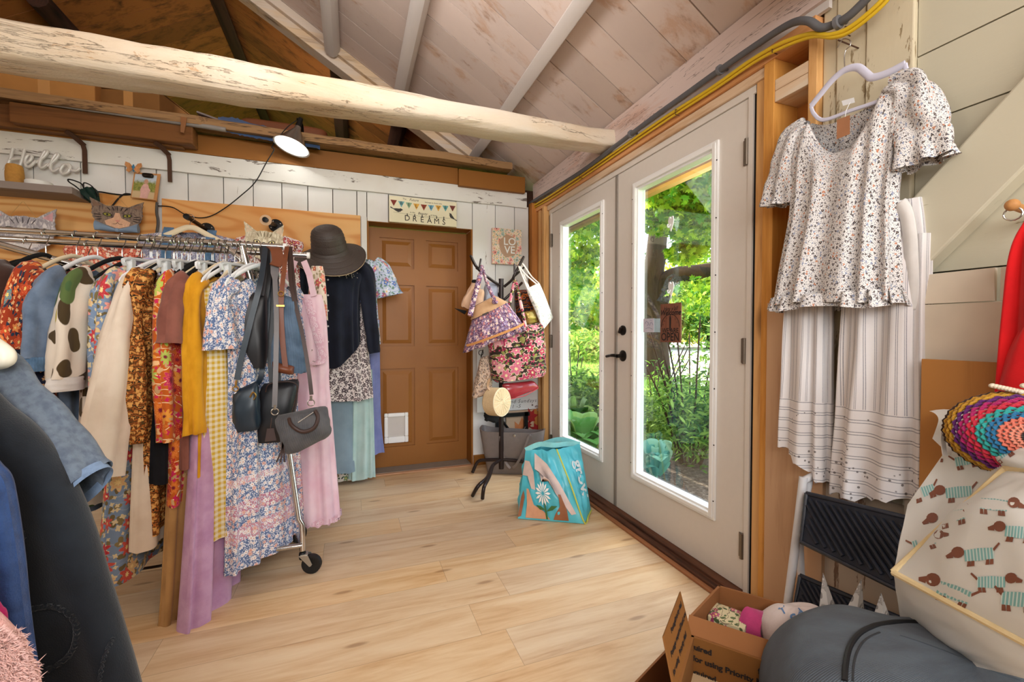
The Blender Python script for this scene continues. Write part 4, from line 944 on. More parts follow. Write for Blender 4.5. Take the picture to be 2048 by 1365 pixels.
def caster(c, d):
    c = V(c); d = V(d).normalized(); n = V((-d.y, d.x, 0)); b = MB(); Mw = n.to_track_quat('Z', 'Y').to_matrix(); w = V((c.x, c.y, .043))+d*.04
    b.lathe([(.0, -.012), (.028, -.012), (.032, -.013), (.042, -.011), (.043, 0), (.042, .011), (.032, .013), (.028, .012), (0, .012)], w, 28, Mw); o = b.build('caster_wheel', plain('black_rubber', '#141414', .5), t, label='black caster wheel')
    b = MB(); b.sq((c.x, c.y, .082), (.016, .016, .02), .6, .8, 14, 8); b.build('caster_stem', M_blackm, t)
    b = MB()
    for s in (-1, 1):
        q = n*s*.017; b.hexa([V((c.x, c.y, .088))+q-d*.012, w+q+V((0, 0, -.006))-d*.004, w+q+d*.008+V((0, 0, .004)), V((c.x, c.y, .088))+q+d*.03], [p+n*s*.0018 for p in [V((c.x, c.y, .088))+q-d*.012, w+q+V((0, 0, -.006))-d*.004, w+q+d*.008+V((0, 0, .004)), V((c.x, c.y, .088))+q+d*.03]])
    b.box((c.x+d.x*.008, c.y+d.y*.008, .09), (.03, .038, .005)); b.tube([w-n*.02, w+n*.02], .004, 8); b.build('caster_fork', plain('zinc', '#b9b6ae', .35, metal=.8, var=.03), o)
caster((-.216, 2.165, 0), (.85, -.25, 0)); caster((-.29, RY2+.02, 0), (.5, .6, 0)); caster((-2.1, 2.165, 0), (-.5, -.6, 0))
# ================================================================= clothes on the front rail
C = {}
C['rust'] = floral('rust_floral', '#a43c1f', ['#d96a2e', '#c94a2a', '#e08a4a', '#4f8a8f'], leaf='#2f3b4f', scale=17, r0=.46, seed=2, small='#e6b07a', bands=[(.30, .34, '#1c1d2c'), (.34, .43, '#20213a'), (.52, .58, '#b8472a')])
C['navyfl'] = floral('navy_floral', '#1c1f33', ['#d0662f', '#d98a4a', '#b5442a'], leaf='#4f7f88', scale=19, r0=.42, seed=4, small='#c9682f', bands=[(.0, .05, '#b54a28'), (.2, .25, '#b54a28')])
C['denimgrey'] = cloth('washed_blue_tee', '#6f8199', '#56677f', sc=14)
C['tropic'] = floral('tropical_white', '#e2d6c6', ['#3f5b33', '#55683a', '#a89a3a'], leaf='#5b4a2f', scale=4.6, r0=.30, petals=2, center='#46603a', seed=6, dens=2.3, rings=False)
C['bluefl'] = floral('blue_grey_floral', '#7d93b0', ['#b8383f', '#c9584a', '#d9c08a', '#e3a59a'], leaf='#8a7a52', scale=13, r0=.42, petals=7, center='#f0d79a', seed=8, small='#d9c9a0', lines='#9aa6b8')
C['cream'] = cloth('cream_cotton', '#eadbc9', '#dccab6', sc=7, bump=.15, trans=.08)
C['brownpais'] = paisley('brown_paisley', ['#6e3d1a', '#b5682b', '#2f2417', '#c98f4a', '#8a4a20', '#4a3a1c'], 26, 1.3, dots='#d9a35c')
C['olivepais'] = paisley('olive_paisley', ['#5b4a28', '#b09a62', '#2f2a1a', '#a8562e', '#8a7a46', '#d0b98a'], 30, 4.1, dots='#c26a3a')
C['navy'] = cloth('navy_black_cloth', '#15161d', '#0c0d12', sc=8, sheen=.05, bump=.2)
C['orangepink'] = floral('orange_pink_paisley', '#c9621f', ['#d9762b', '#c22f5f', '#a9c25a', '#e39a3a', '#b5301f'], leaf='#f0c08a', scale=12, r0=.5, petals=9, center='#7a1f2f', seed=11, lines='#f3dcb0', small='#c9265a')
C['mauve'] = cloth('mauve_brown_cloth', '#8a5548', '#6e4036', sc=8)
C['tan'] = cloth('tan_crepe', '#b58a56', '#9c7445', sc=5, bump=.15)
C['mustard'] = cloth('mustard_cotton', '#e0a021', '#c4860f', sc=7, trans=.1)
C['gingham'] = gingham('yellow_gingham', '#f0e6c8', '#d9b23c', .0105)
C['bluewhite'] = floral('blue_white_floral', '#5d7199', ['#e6dcd6', '#dba594', '#e9e3e0'], leaf='#cfd3de', scale=44, r0=.46, petals=6, center='#c98a7a', seed=13, small='#dfe2ea', bands=[(.80, .83, '#cf9fa6'), (.9, .96, '#b9788a'), (1.0, 1.06, '#c48a98')])
C['lilac'] = cloth('lilac_linen', '#c39ab8', '#b083a6', sc=12, bump=.35)
C['redfl'] = floral('dark_red_floral', '#3a0f14', ['#a32a35', '#c9545a', '#d8c8b0'], leaf='#6b2a2a', scale=20, r0=.45, seed=15, small='#c9a58a')
C['brown'] = cloth('dark_brown_velvet', '#3d241a', '#2a1710', sc=6, sheen=.4)
C['denim'] = cloth('blue_denim', '#5b7b9e', '#46637f', sc=18, ribs=900)
C['white'] = cloth('white_cotton', '#e9e6e3', '#d6d2ce', sc=7, bump=.15, trans=.1)
C['pink'] = cloth('pink_muslin', '#f3d6df', '#e8bfcd', sc=6, trans=.15, bump=.3)
C['flame'] = floral('white_flame_floral', '#e6e0da', ['#d9532a', '#c93a2a', '#e08a3a'], leaf='#3a4a4f', scale=13, r0=.4, seed=17)
C['greyfl'] = floral('small_grey_blue_print', '#a9a9bd', ['#4d5a86', '#e3dcd8', '#8f5f6b', '#6b77a0'], leaf='#d9d6dc', scale=48, r0=.5, seed=19, small='#3f4560')
rackn = 'clothes on the front rail of the garment rack'
def tipX(u, v=600, y=1.99): return at(u, v, 'Y', y).x
def rack_garment(name, cat, label, u, alpha, hemv, mat, hw=.20, ht=.028, flare=1.15, sleeves=None, hcol='black', hstyle='bar', k=7, neck=(.09, .07, .02), hname=None, lean=(0, 0, 0), fa=.011, hemdir=0.0, zoff=0.0, seed=None, sl_mat=None, extra=None, cuff=None, roomy=1.0, srad=None):
    al = radians(alpha); wd = V((-sin(al), -cos(al), 0)); nd = V((cos(al), -sin(al), 0)); tx = tipX(u); cx = tx+.21*sin(al); top = V((cx, RY, RZ-.108+zoff)); s_ = seed if seed is not None else u*.013
    tipp = top+wd*hw; zh = zrow(hemv, tipp.x, tipp.y+lean[1]); L = top.z-zh
    t = thing(name, label, cat, top, rackn)
    prof = [(0, hw, .008, 0), (.05, hw*1.0, ht*.8, .001), (.14, hw*1.02, ht, fa*.4), (L*.35, hw*1.0, ht, fa*.8), (L*.68, hw*(1+(flare-1)*.5), ht*1.15*roomy, fa), (L, hw*flare, ht*1.3*roomy, fa*1.4)]
    b = MB(); body(b, top, wd, nd, prof, slope=.085, neck=neck, k=k, seed=s_, lean=lean); b.build('bodice', mat, t, ang=180)
    if sleeves:
        L2, r0, r1, sway = sleeves[:4]; frill = sleeves[4] if len(sleeves) > 4 else 0
        for sgn in (1, -1):
            b = MB(); p0 = top+wd*(sgn*(hw-.015))+V((0, 0, -.09)); out = wd*sgn
            path = [p0+V((0, 0, .012))-out*.02, p0+out*.03+V((0, 0, -.02)), p0+out*(.045+sway*.4)+V((0, 0, -L2*.45)), p0+out*(.04+sway)+V((0, 0, -L2))]
            sleeve(b, path, srad or [r0*.8, r0, (r0+r1)/2, r1], .55, wd, s_+sgn, .009, frill=frill); b.build('sleeve', sl_mat or mat, t, ang=180)
            if cuff and sgn == 1:
                b = MB(); sleeve(b, [path[-1]+V((0, 0, .012)), path[-1]+V((0, 0, -.01)), path[-1]+V((0, 0, -.035))], [r1*1.02, r1*1.1, r1*1.05], .6, wd, s_, .003); b.build('cuff', cuff, t, ang=180)
    if extra: extra(t, top, wd, nd, L)
    if hstyle: hanger(hstyle, hcol, cx, RY, RZ+.002, -al, '%s hanger inside the %s' % (hname or hcol, label.split(',')[0]))
    return t, top, wd, nd, L
def tiers(mat, z0f, r=1.12, frill=.012):
    def ex(t, top, wd, nd, L):
        b = MB(); tp = top+V((0, 0, -L*z0f)); body(b, tp, wd, nd, [(0, .2, .03, .004), (L*.1, .21, .036, .007), (L*(1-z0f), .2*r, .05, .012)], k=11, seed=top.x*9, hem=.012); b.build('flounce', mat, t, ang=180)
    return ex
rack_garment('velvet_dress', 'dress', 'dark brown velvet dress, furthest left on the garment rack', 2, 4, 905, C['brown'], hcol='black', sleeves=(.34, .075, .08, .01))
rack_garment('bell_sleeve_dress', 'dress', 'rust orange floral dress with navy border bands and bell sleeves', 62, 8, 1010, C['rust'], sleeves=(.52, .065, .12, .03, .016), hcol='ivory', extra=tiers(C['navyfl'], .45))
rack_garment('denim_blue_tee', 'shirt', 'washed blue tee with frayed elbow sleeves on the rack', 106, 10, 1045, C['denimgrey'], sleeves=(.27, .062, .062, .05), hcol='white', cuff=C['denim'])
rack_garment('tropical_blouse', 'blouse', 'white blouse printed with large green leaves and rolled cuffs', 158, 12, 1015, C['tropic'], sleeves=(.34, .06, .06, .05), hcol='black', cuff=C['white'])
rack_garment('blue_floral_dress', 'dress', 'long grey blue dress with red flowers and ruffled cuffs', 222, 14, 1160, C['bluefl'], sleeves=(.46, .058, .045, .035, .014), hcol='lavender', flare=1.5, ht=.035)
rack_garment('cream_shirt', 'shirt', 'plain cream long sleeved shirt, the palest on the rack', 268, 16, 1098, C['cream'], sleeves=(.66, .055, .085, .16), hcol='ivory', flare=1.25, ht=.04)
rack_garment('paisley_blouse', 'blouse', 'brown paisley blouse with puffed gathered sleeves', 285, 12, 1070, C['brownpais'], sleeves=(.58, .05, .045, .02), srad=[.04, .055, .062, .066, .035, .05, .056, .05, .032], hcol='clear', sl_mat=C['brownpais'])
rack_garment('navy_trousers', 'trousers', 'plain black navy trousers clipped between the two paisley tops', 306, 14, 965, C['navy'], hw=.20, ht=.045, neck=None, hcol='clear', hstyle='clip', zoff=-.045)
rack_garment('orange_paisley_top', 'blouse', 'bright orange and pink paisley top on the rack', 340, 12, 1010, C['orangepink'], sleeves=(.58, .05, .055, .0), hcol='black')
rack_garment('mauve_tee', 'shirt', 'dusty mauve brown tee beside the mustard blouse', 364, 14, 935, C['mauve'], sleeves=(.22, .06, .07, .03), hcol='black')
rack_garment('tan_trousers', 'trousers', 'long tan wide leg trousers whose hem nearly reaches the floor', 338, 10, 1285, C['tan'], hw=.13, flare=.95, neck=None, hcol='clear', hstyle='clip', zoff=-.045, lean=(-.04, -.14, 0), ht=.03)
rack_garment('mustard_blouse', 'blouse', 'mustard yellow blouse with long loose sleeves', 393, 14, 950, C['mustard'], sleeves=(.56, .045, .05, .0, .012), hcol='ivory')
rack_garment('gingham_dress', 'dress', 'yellow gingham sleeveless dress with ruffled white edge', 404, 24, 1088, C['gingham'], hcol='white', hw=.21, ht=.05, flare=1.1)
rack_garment('lilac_trousers', 'trousers', 'lilac linen wide leg trousers hanging lowest of all on the rack', 384, 12, 1312, C['lilac'], hw=.14, flare=1.25, neck=None, hcol='white', hstyle='clip', zoff=-.045, lean=(-.02, -.17, 0), ht=.04, fa=.012)
top = V((-.52, RY2-.04, 1.36)); t = thing('red_floral_dress', 'dark red floral dress whose hem shows below the blue and white one', 'dress', top, 'clothes on the rear rail of the garment rack'); b = MB(); wd = V((-.5, -.866, 0)); nd = V((.866, -.5, 0)); L = top.z-zrow(1168, -.42, 2.30)
body(b, top, wd, nd, [(0, .18, .008, 0), (.06, .185, .025, .002), (L*.5, .19, .04, .008), (L, .27, .07, .015)], slope=.085, neck=(.08, .06, .02), seed=3.3); b.build('bodice', C['redfl'], t, ang=180)
rack_garment('ruffle_dress', 'dress', 'blue and white floral dress with ruffled sleeves at the rack end', 450, 29, 1150, C['bluewhite'], sleeves=(.24, .05, .075, .0, .016), hcol='white', ht=.045, flare=1.15, fa=.012, k=9)
top = V((at(500, 560, 'Y', 2.36).x, 2.40, RZ2-.085)); t = thing('denim_jacket', 'pale denim jacket on a black hanger behind the black tote', 'jacket', top, 'clothes on the rear rail of the garment rack'); b = MB(); wd = V((.75, -.66, 0)); nd = V((-.66, -.75, 0))
body(b, top, wd, nd, [(0, .13, .01, 0), (.05, .14, .03, .002), (.2, .135, .04, .006), (.5, .14, .045, .008)], slope=.07, neck=(.05, .06, .02), seed=4); b.build('bodice', C['denim'], t, ang=180)
hanger('bar', 'black', top.x, 2.40, RZ2+.002, -.72, 'black velvet hanger inside the pale denim jacket', 'hangers on the rear rail')
# rear rail
rearn = 'clothes on the rear rail of the garment rack'
rear = [(-1.95, 'plum_dress', 'dress', 'plum printed dress at the far end of the rear rail', paisley('plum_print', ['#5a2238', '#8f4a5f', '#2f1522', '#c98fa0'], 24, 7), 1.0), (-1.72, 'teal_blouse', 'blouse', 'teal blouse on the rear rail behind the velvet dress', cloth('teal_cotton', '#2f6b70'), .62), (-1.50, 'flame_blouse', 'blouse', 'white blouse with flame red flowers on the rear rail', C['flame'], .75), (-1.28, 'black_skirt', 'skirt', 'black floral skirt hanging on the rear rail', floral('black_floral', '#15151a', ['#b8883a', '#c9c2b8', '#8a8f9a'], leaf='#4a5a3a', scale=14, seed=23), .78), (-1.08, 'frayed_denim_skirt', 'skirt', 'faded denim skirt with frayed hem on the rear rail', C['denim'], .82), (-.90, 'white_shirt', 'shirt', 'white shirt on the rear rail behind the cream one', C['white'], .72), (-.72, 'green_dress', 'dress', 'sage green dress on the rear rail', cloth('sage_cotton', '#8fa58a'), .9), (-.56, 'print_blouse', 'blouse', 'small grey blue printed blouse on the rear rail', C['greyfl'], .66)]
for i, (X, nm, ct, lab, m, L) in enumerate(rear):
    top = V((X, RY2, RZ2-.082)); t = thing(nm, lab, ct, top, rearn); al = radians(6+3*(i % 3)); wd = V((-sin(al), -cos(al), 0)); nd = V((cos(al), -sin(al), 0)); b = MB()
    body(b, top+V((0, 0, 0)), wd, nd, [(0, .19, .008, 0), (.06, .195, .025, .002), (L*.5, .19, .03, .006), (L, .23, .04, .01)], slope=.085, neck=(.08, .06, .02), seed=i*1.7); b.build('bodice', m, t, ang=180)
    hanger('bar', ['black', 'ivory', 'white', 'black', 'ivory', 'lavender', 'white', 'ivory'][i], X, RY2, RZ2+.002, -al, 'hanger holding the %s' % lab.split(' on the')[0].split(' at the')[0].split(' hanging')[0], 'hangers on the rear rail')
for i in range(16):                       # empty hangers crowded together
    X = -.80+i*.027+rnd.uniform(-.004, .004); st, cl = [('bar', 'black'), ('bar', 'ivory'), ('clip', 'clear'), ('bar', 'white')][i % 4]
    hanger(st, cl, X, RY, RZ+.002, radians(rnd.uniform(-24, -8)), 'bare %s hanger packed tightly near the middle of the front rail' % {'black': 'black velvet', 'ivory': 'ivory', 'clear': 'clear clip', 'white': 'white'}[cl])
# ---- pink dress at the end of the rear rail
t = thing('pink_dress', 'long pink dress with scalloped lace trim hanging at the rack end', 'dress', (-.25, RY2, 1.40)); al = radians(72); wd = V((-sin(al), -cos(al), 0)); wd = V((cos(radians(20)), -sin(radians(20)), 0)); nd = V((-sin(radians(20)), -cos(radians(20)), 0))
cx = at(600, 700, 'Y', 2.42).x; top = V((cx, 2.43, zrow(590, cx, 2.43))); zh = zrow(1050, cx, 2.36); L = top.z-zh
b = MB(); body(b, top, wd, nd, [(0, .11, .02, .002), (.12, .13, .045, .004), (L*.33, .14, .055, .006), (L*.4, .14, .06, .007), (L*.75, .165, .085, .014), (L, .185, .095, .016)], k=10, seed=3, hem=.012, m=34); b.build('skirt', C['pink'], t, ang=180)
b = MB()
for s in (-1, 1): b.strap([top+wd*(s*.085)+V((0, 0, -.01))+nd*.03, top+wd*(s*.05)+V((0, 0, .10)), V((cx+s*.02, RY2, RZ2-.02))], .03, .003, wd)
b.build('shoulder_strap', C['pink'], t)
M_lace = floral('pink_lace', '#e8bccb', ['#f3dbe2', '#f0cfd9'], scale=60, r0=.55, center='#c77f98', seed=31, trans=.2)
b = MB()
pts = [top+wd*(.05)+V((0, 0, -.02))+nd*.045, top+wd*.09+V((0, 0, -.15))+nd*.055, top+wd*.125+V((0, 0, -.32))+nd*.06, top+wd*.06+V((0, 0, -.345))+nd*.085, top-wd*.08+V((0, 0, -.35))+nd*.085]
P = curve_pts(pts, 12); rings = []
for i, p in enumerate(P): sc_ = .022+.010*abs(sin(i*.65)); rings.append([p-wd*sc_*.5, p+nd*.006, p+wd*sc_+V((0, 0, -.004))])
b.loft(rings, False); b.build('lace_trim', M_lace, t, ang=180, label='scalloped lace trim')
b = MB(); rings = []
for dz in (0, .03): rings.append([V((cx, 2.43, zh+.02))+wd*((.186+.006*sin(40*a))*sgp(cos(a), .75))+nd*((.097+.006*sin(40*a))*sgp(sin(a), .8)+.012*sin(10*a+3))+V((0, 0, -dz+.006*sin(18*a)*(dz > 0))) for a in [2*pi*q/120 for q in range(120)]])
b.loft(rings, True); b.build('hem_lace', M_lace, t, ang=180)
t = thing('cream_floral_shawl', 'cream floral shawl hung beside the pink dress under the straw hat', 'shawl', at(628, 540, 'Y', 2.62)); p = at(634, 533, 'Y', 2.62); zh = zrow(640, p.x, 2.62); b = MB()
body(b, p, (.94, -.34, 0), (-.34, -.94, 0), [(0, .03, .015, .002), (.05, .04, .02, .004), (.18, .05, .024, .006), (p.z-zh, .055, .024, .008)], k=5, seed=5, n=48); b.build('shawl_cloth', floral('cream_red_floral', '#e6d6c4', ['#c25a5a', '#d98a7a', '#a8503f'], leaf='#a89a78', scale=16, r0=.4, seed=33), t, ang=180)
# ---- empty wire hanger by the pink dress
b = MB(); q = [at(u, v, 'Y', 2.36) for u, v in [(612, 705), (625, 700), (612, 715), (618, 720), (640, 728), (636, 733), (615, 731)]]; b.tube(curve_pts(q, 5), .0016, 6); tag(setorg(b.build('wire_hanger', M_wire), q[0]), 'bent wire hanger dangling against the pink dress', 'hanger')
# ================================================================= clothes along the back wall
wall_g = 'clothes hung on the back wall'
def wallg(name, cat, label, cu, topv, hemv, Y, hw, prof, mat, k=9, yaw=0.0, slope=.06, neck=(.08, .08, .02), seed=1.0, hemfn=None, parts=(), n=72):
    p = at(cu, topv, 'Y', Y); zh = zrow(hemv, p.x, Y); L = p.z-zh; wd = V((cos(yaw), sin(yaw), 0)); nd = V((sin(yaw), -cos(yaw), 0))
    t = thing(name, label, cat, (p.x, Y, zh), wall_g); b = MB()
    body(b, p, wd, nd, [(f*L, w*hw, th, fo) for f, w, th, fo in prof], slope=slope, neck=neck, k=k, seed=seed, hemfn=hemfn, n=n); b.build('bodice', mat, t, ang=180); return t, p, wd, nd, L
STD = [(0, 1, .012, 0), (.07, 1.02, .04, .002), (.25, .9, .06, .005), (.6, .95, .065, .008), (1, 1.08, .07, .012)]
t, p, wd, nd, L = wallg('red_print_blouse', 'blouse', 'orange red printed blouse under the tabby cat head', 232, 478, 700, 3.30, .24, STD, floral('orange_print', '#d9745a', ['#e9c9b8', '#c9412f', '#f0ddd0'], leaf='#a83a2a', scale=38, r0=.5, seed=41), seed=2)
t, p, wd, nd, L = wallg('patchwork_jacket', 'jacket', 'grey blue speckled jacket with denim straps on the cream hanger', 385, 458, 720, 3.22, .27, STD, C['greyfl'], seed=4)
for s in (-.42, .4):
    b = MB(); b.strap([p+wd*(.27*s)+nd*.02+V((0, 0, -.005)), p+wd*(.27*s)+nd*.058+V((0, 0, -.06)), p+wd*(.27*s)+nd*.075+V((0, 0, -.2))], .05, .003, wd); b.build('denim_strap', C['denim'], t)
b = MB(); b.box(p+wd*.09+nd*.055+V((0, 0, -.075)), (.06, .003, .03), 0); b.build('neck_label', M_whp, t)
def wide_hanger(c, w, m, lab, yaw=0.0):
    t = thing('clothes_hanger', lab, 'hanger', c, 'hangers on the back wall'); c = V(c); wd = V((cos(yaw), sin(yaw), 0)); b = MB()
    b.tube(curve_pts([c+wd*(-w)+V((0, 0, -.10)), c+wd*(-w*.5)+V((0, 0, -.045)), c+wd*(-w*.15)+V((0, 0, -.006)), c+V((0, 0, 0)), c+wd*(w*.15)+V((0, 0, -.006)), c+wd*(w*.5)+V((0, 0, -.045)), c+wd*w+V((0, 0, -.10))], 5), .016, 10, flat=.5, up=(0, 1, 0)); b.build('shoulder_bar', m, t)
    b = MB(); b.tube(curve_pts([c+V((0, 0, 0)), c+V((0, 0, .03)), c+wd*.02+V((0, 0, .05)), c+wd*.012+V((0, 0, .075)), c+wd*-.014+V((0, 0, .078)), c+wd*-.022+V((0, 0, .06))], 5), .0022, 6); b.build('hook', M_wire, t); return t
c = at(383, 458, 'Y', 3.19); wide_hanger(c+V((0, -.02, .004)), .20, M_ivory, 'wide cream hanger with the speckled jacket below the pipe bracket')
t, p, wd, nd, L = wallg('rose_print_top', 'blouse', 'dark rose floral top behind the pale cat head', 540, 462, 700, 3.16, .19, STD, floral('rose_print', '#e6d6d0', ['#8f2f3f', '#b5485a', '#5a1f2a'], leaf='#a87a6a', scale=30, r0=.55, seed=43), seed=6)
# skirt, trousers and layers under the straw hat
def XZ(u, v, Y): return at(u, v, 'Y', Y)
wallg('grey_blue_trousers', 'trousers', 'grey blue wide trousers below the printed tunic', 672, 780, 948, 3.30, .105, [(0, 1, .03, .003), (.3, 1.05, .04, .004), (.7, 1.1, .045, .005), (1, 1.15, .045, .006)], cloth('grey_blue_linen', '#8499a6', '#768a97', sc=5, bump=.15), k=4, slope=0, neck=None, seed=3)
wallg('floral_trousers', 'trousers', 'white trousers with a blue green floral print, mostly hidden', 702, 785, 960, 3.36, .085, [(0, 1, .03, .003), (.5, 1.1, .035, .006), (1, 1.3, .04, .008)], floral('aqua_floral', '#e3dcd3', ['#4d8a8f', '#7a8f5a', '#b58a6a'], leaf='#5a6f5a', scale=18, r0=.42, seed=45), k=6, slope=0, neck=None, seed=4)
wallg('mint_trousers', 'trousers', 'pale mint trousers hanging lowest beside the brown door', 722, 740, 958, 3.33, .075, [(0, 1, .03, .003), (.5, 1.1, .04, .008), (1, 1.2, .045, .010)], cloth('mint_cotton', '#bcd6d2', '#a9c8c4', sc=6, trans=.1), k=8, slope=0, neck=None, seed=5)
wallg('periwinkle_dress', 'dress', 'periwinkle blue dress with a tied pocket against the brown door frame', 742, 640, 908, 3.38, .06, [(0, 1, .03, .003), (.4, 1.0, .03, .006), (.75, 1.1, .035, .006), (1, 1.5, .04, .008)], cloth('periwinkle', '#7b84b5', '#6a73a6', sc=7), k=5, slope=0, neck=None, seed=6)
t, p, wd, nd, L = wallg('printed_tunic', 'tunic', 'white tunic with a black lacy flower print under the black blouse', 690, 600, 800, 3.27, .16, [(0, .75, .03, .002), (.1, .8, .05, .004), (.5, .95, .06, .008), (1, 1.12, .07, .012)], floral('lace_print', '#e8dedb', ['#3a2f36', '#6b5a5f', '#4d3f45'], leaf='#57484d', scale=30, r0=.5, petals=8, center='#e8dedb', seed=47, lines='#4a3d42'), seed=7, slope=.02, neck=None)
t, p, wd, nd, L = wallg('kimono_top', 'tunic', 'blue and white striped kimono top peeking out right of the black blouse', 715, 508, 690, 3.36, .14, STD, floral('kimono_print', '#c6cfe0', ['#5b76b5', '#e8e6ea', '#b5647a'], leaf='#7fa093', scale=15, r0=.38, seed=49, lines='#5d78b8'), seed=8)
b = MB(); sh = p+wd*.13+V((0, 0, -.06)); sleeve(b, [sh-wd*.02, sh+wd*.03+V((0, 0, -.04)), sh+wd*.06+V((0, 0, -.14)), sh+wd*.085+V((0, 0, -.24))], [.05, .065, .085, .10], .5, wd, 3, .006, frill=.012); b.build('sleeve', floral('kimono_print', '#fff', []), t, ang=180)
M_bb = cloth('black_navy_crepe', '#1a1e2c', '#11141e', sc=6, sheen=.1, bump=.3)
hx = lambda x, sy: .10*max(0, x)**1.0-.03*max(0, -x)
t, p, wd, nd, L = wallg('black_blouse', 'blouse', 'black navy button blouse with a kraft tag under the straw hat', 668, 525, 738, 3.18, .185, [(0, 1, .012, 0), (.08, 1.02, .05, .002), (.3, .88, .07, .008), (.6, .84, .075, .012), (1, .86, .085, .018)], M_bb, k=13, seed=9, hemfn=lambda x, sy: .17*max(0, x)**1.4, slope=.05, neck=(.07, .06, .0))
for s in (1, -1):
    b = MB(); sh = p+wd*(s*.175)+V((0, 0, -.05)); sleeve(b, [sh-wd*(s*.03)+V((0, 0, .02)), sh+wd*(s*.025)+V((0, 0, -.03)), sh+wd*(s*.05)+V((0, 0, -.28)), sh+wd*(s*.075)+V((0, 0, -.50)), sh+wd*(s*.085)+V((0, 0, -.565))], [.05, .062, .052, .042, .036], .6, wd, 3+s, .007); b.build('sleeve', M_bb, t, ang=180)
b = MB()
for i in range(6): b.lathe([(0, 0), (.006, 0), (.006, .003), (0, .0035)], at(656, 560+i*31, 'Y', 3.085)+V((0, -.002, 0)), 10, Matrix.Rotation(pi/2, 3, 'X'))
b.build('buttons', plain('pearl_button', '#b9b7b9', .3), t)
b = MB()
for i in range(60):
    a = rnd.uniform(-.075, .15); q = p+wd*a+nd*.062+V((0, 0, -.05-.35*abs(a)*.3-rnd.uniform(0, .05))); b.box(q, (.006, .004, .003), Matrix.Rotation(rnd.uniform(-.6, .6), 3, 'Y'))
b.build('beading', plain('pale_beads', '#b9b2a4', .4), t)
b = MB(); q = at(650, 546, 'Y', 3.07); b.box(q, (.042, .002, .034), .1); b.build('price_tag', plain('kraft_tag', '#c9965c', .8), t)
# straw hat
hc = at(660, 520, 'Y', 3.13); t = thing('straw_hat', 'dark brown straw sun hat with a pale rim edge above the black blouse', 'hat', hc)
Mh = Matrix.Rotation(.62, 3, 'X') @ Matrix.Rotation(-.12, 3, 'Y'); hc2 = at(660, 502, 'Y', 3.06)
prof = [(0, .158)]+[(x, z) for x, z in [(.03, .157), (.06, .150), (.082, .135), (.093, .11), (.10, .06), (.106, .012), (.115, -.004), (.14, -.018), (.175, -.034), (.212, -.052), (.215, -.054)]]
fine = []
for i in range(len(prof)-1):
    for q in range(5): fine.append((prof[i][0]+(prof[i+1][0]-prof[i][0])*q/5+(.0026 if q % 2 else 0), prof[i][1]+(prof[i+1][1]-prof[i][1])*q/5+(.0024 if q % 2 else 0)))
fine.append(prof[-1])
M_straw = plain('dark_straw', '#3a302b', .55, var=.12, vs=120, bump=.5, spec=.5)
b = MB(); rings = []
for (rr_, z) in fine:
    ring = []
    for k in range(44):
        a = 2*pi*k/44; wv = .016*max(0, rr_-.11)/.09*sin(2*a+.6); ring.append(hc2+Mh @ V((rr_*cos(a), rr_*sin(a), z+wv)))
    rings.append(ring)
b.loft(rings, True, True); hb = b.build('crown_and_brim', M_straw, t, ang=180)
md = hb.modifiers.new('Solid', 'SOLIDIFY'); md.thickness = .003
b = MB(); b.tube([p_ for p_ in rings[-1]]+[rings[-1][0]], .0032, 6, caps=False); b.build('rim_edge', plain('pale_straw_edge', '#cdb28e', .7), t)
# ================================================================= bags hung on the end of the rack
M_blk_l = plain('black_leather', '#1a1a1e', .45, spec=.5, var=.05, vs=40, bump=.12)
M_teal_l = plain('midnight_leather', '#182733', .38, spec=.55, var=.05, vs=30, bump=.1)
M_brn_l = plain('brown_leather', '#6e3a20', .45, spec=.5, var=.1, vs=25, bump=.12)
M_dkb_l = plain('dark_brown_leather', '#35201a', .5, spec=.5, var=.08, vs=25)
M_grey_l = plain('grey_strap_leather', '#6d6a6c', .5, spec=.5, var=.08, vs=25)
M_brass = plain('brass_hardware', '#b08d4f', .3, metal=.9, var=.02)
M_nick = plain('nickel_hardware', '#b9b5ae', .25, metal=.95, var=.02)
bagn = 'handbags hung on the end of the garment rack'
def W(u, v, Y): return at(u, v, 'Y', Y)
def strap_px(b, pts, w, th, side=(1, 0, 0)):
    b.strap(curve_pts([W(*p) for p in pts], 6), w, th, side); return b
def ring(b, c, r, tr=.0022, n=(0, 1, 0)):
    M = V(n).to_track_quat('Z', 'Y').to_matrix(); b.tube([V(c)+M @ V((r*cos(a), r*sin(a), 0)) for a in [2*pi*k/14 for k in range(15)]], tr, 6, caps=False)
def bag_body(name, pts, Y, depth, m, t, wob=.004, puff=1.0, n=10, seed=0.0):
    """rounded sack whose front outline follows pts (top-left, top-right, bottom-right, bottom-left in pixels)"""
    tl, tr, br, bl = [W(u, v, Y) for u, v in pts]; b = MB(); rings = []; nv = 16
    for j in range(nv+1):
        q = j/nv; l = lerp(bl, tl, q); r_ = lerp(br, tr, q); prof = (sin(pi*min(1, .12+q*.78)))**.5 if puff else 1
        c = (l+r_)*.5; hw = (r_-l)*.5; up = (lerp(tl, tr, .5)-lerp(bl, br, .5)).normalized(); k = .86 if j in (0, nv) else (.97 if j in (1, nv-1) else 1); ring_ = []
        dd = depth*prof*(.35 if j == nv else 1)
        for i in range(32):
            a = 2*pi*i/32; nz = noise.noise_vector(V((cos(a)*2+seed, sin(a)*2, q*4+seed)))*wob
            ring_.append(c+hw*(sgp(cos(a), .55)*k)+V((0, 1, 0))*(dd*.5*sgp(sin(a), .7))+nz)
        rings.append(ring_)
    b.loft(rings, True, True, True); return b.build(name, m, t, ang=60)
t = thing('tote_bag', 'black leather tote with long straps hung left of the denim slouch bag', 'bag', W(490, 740, 2.06), bagn)
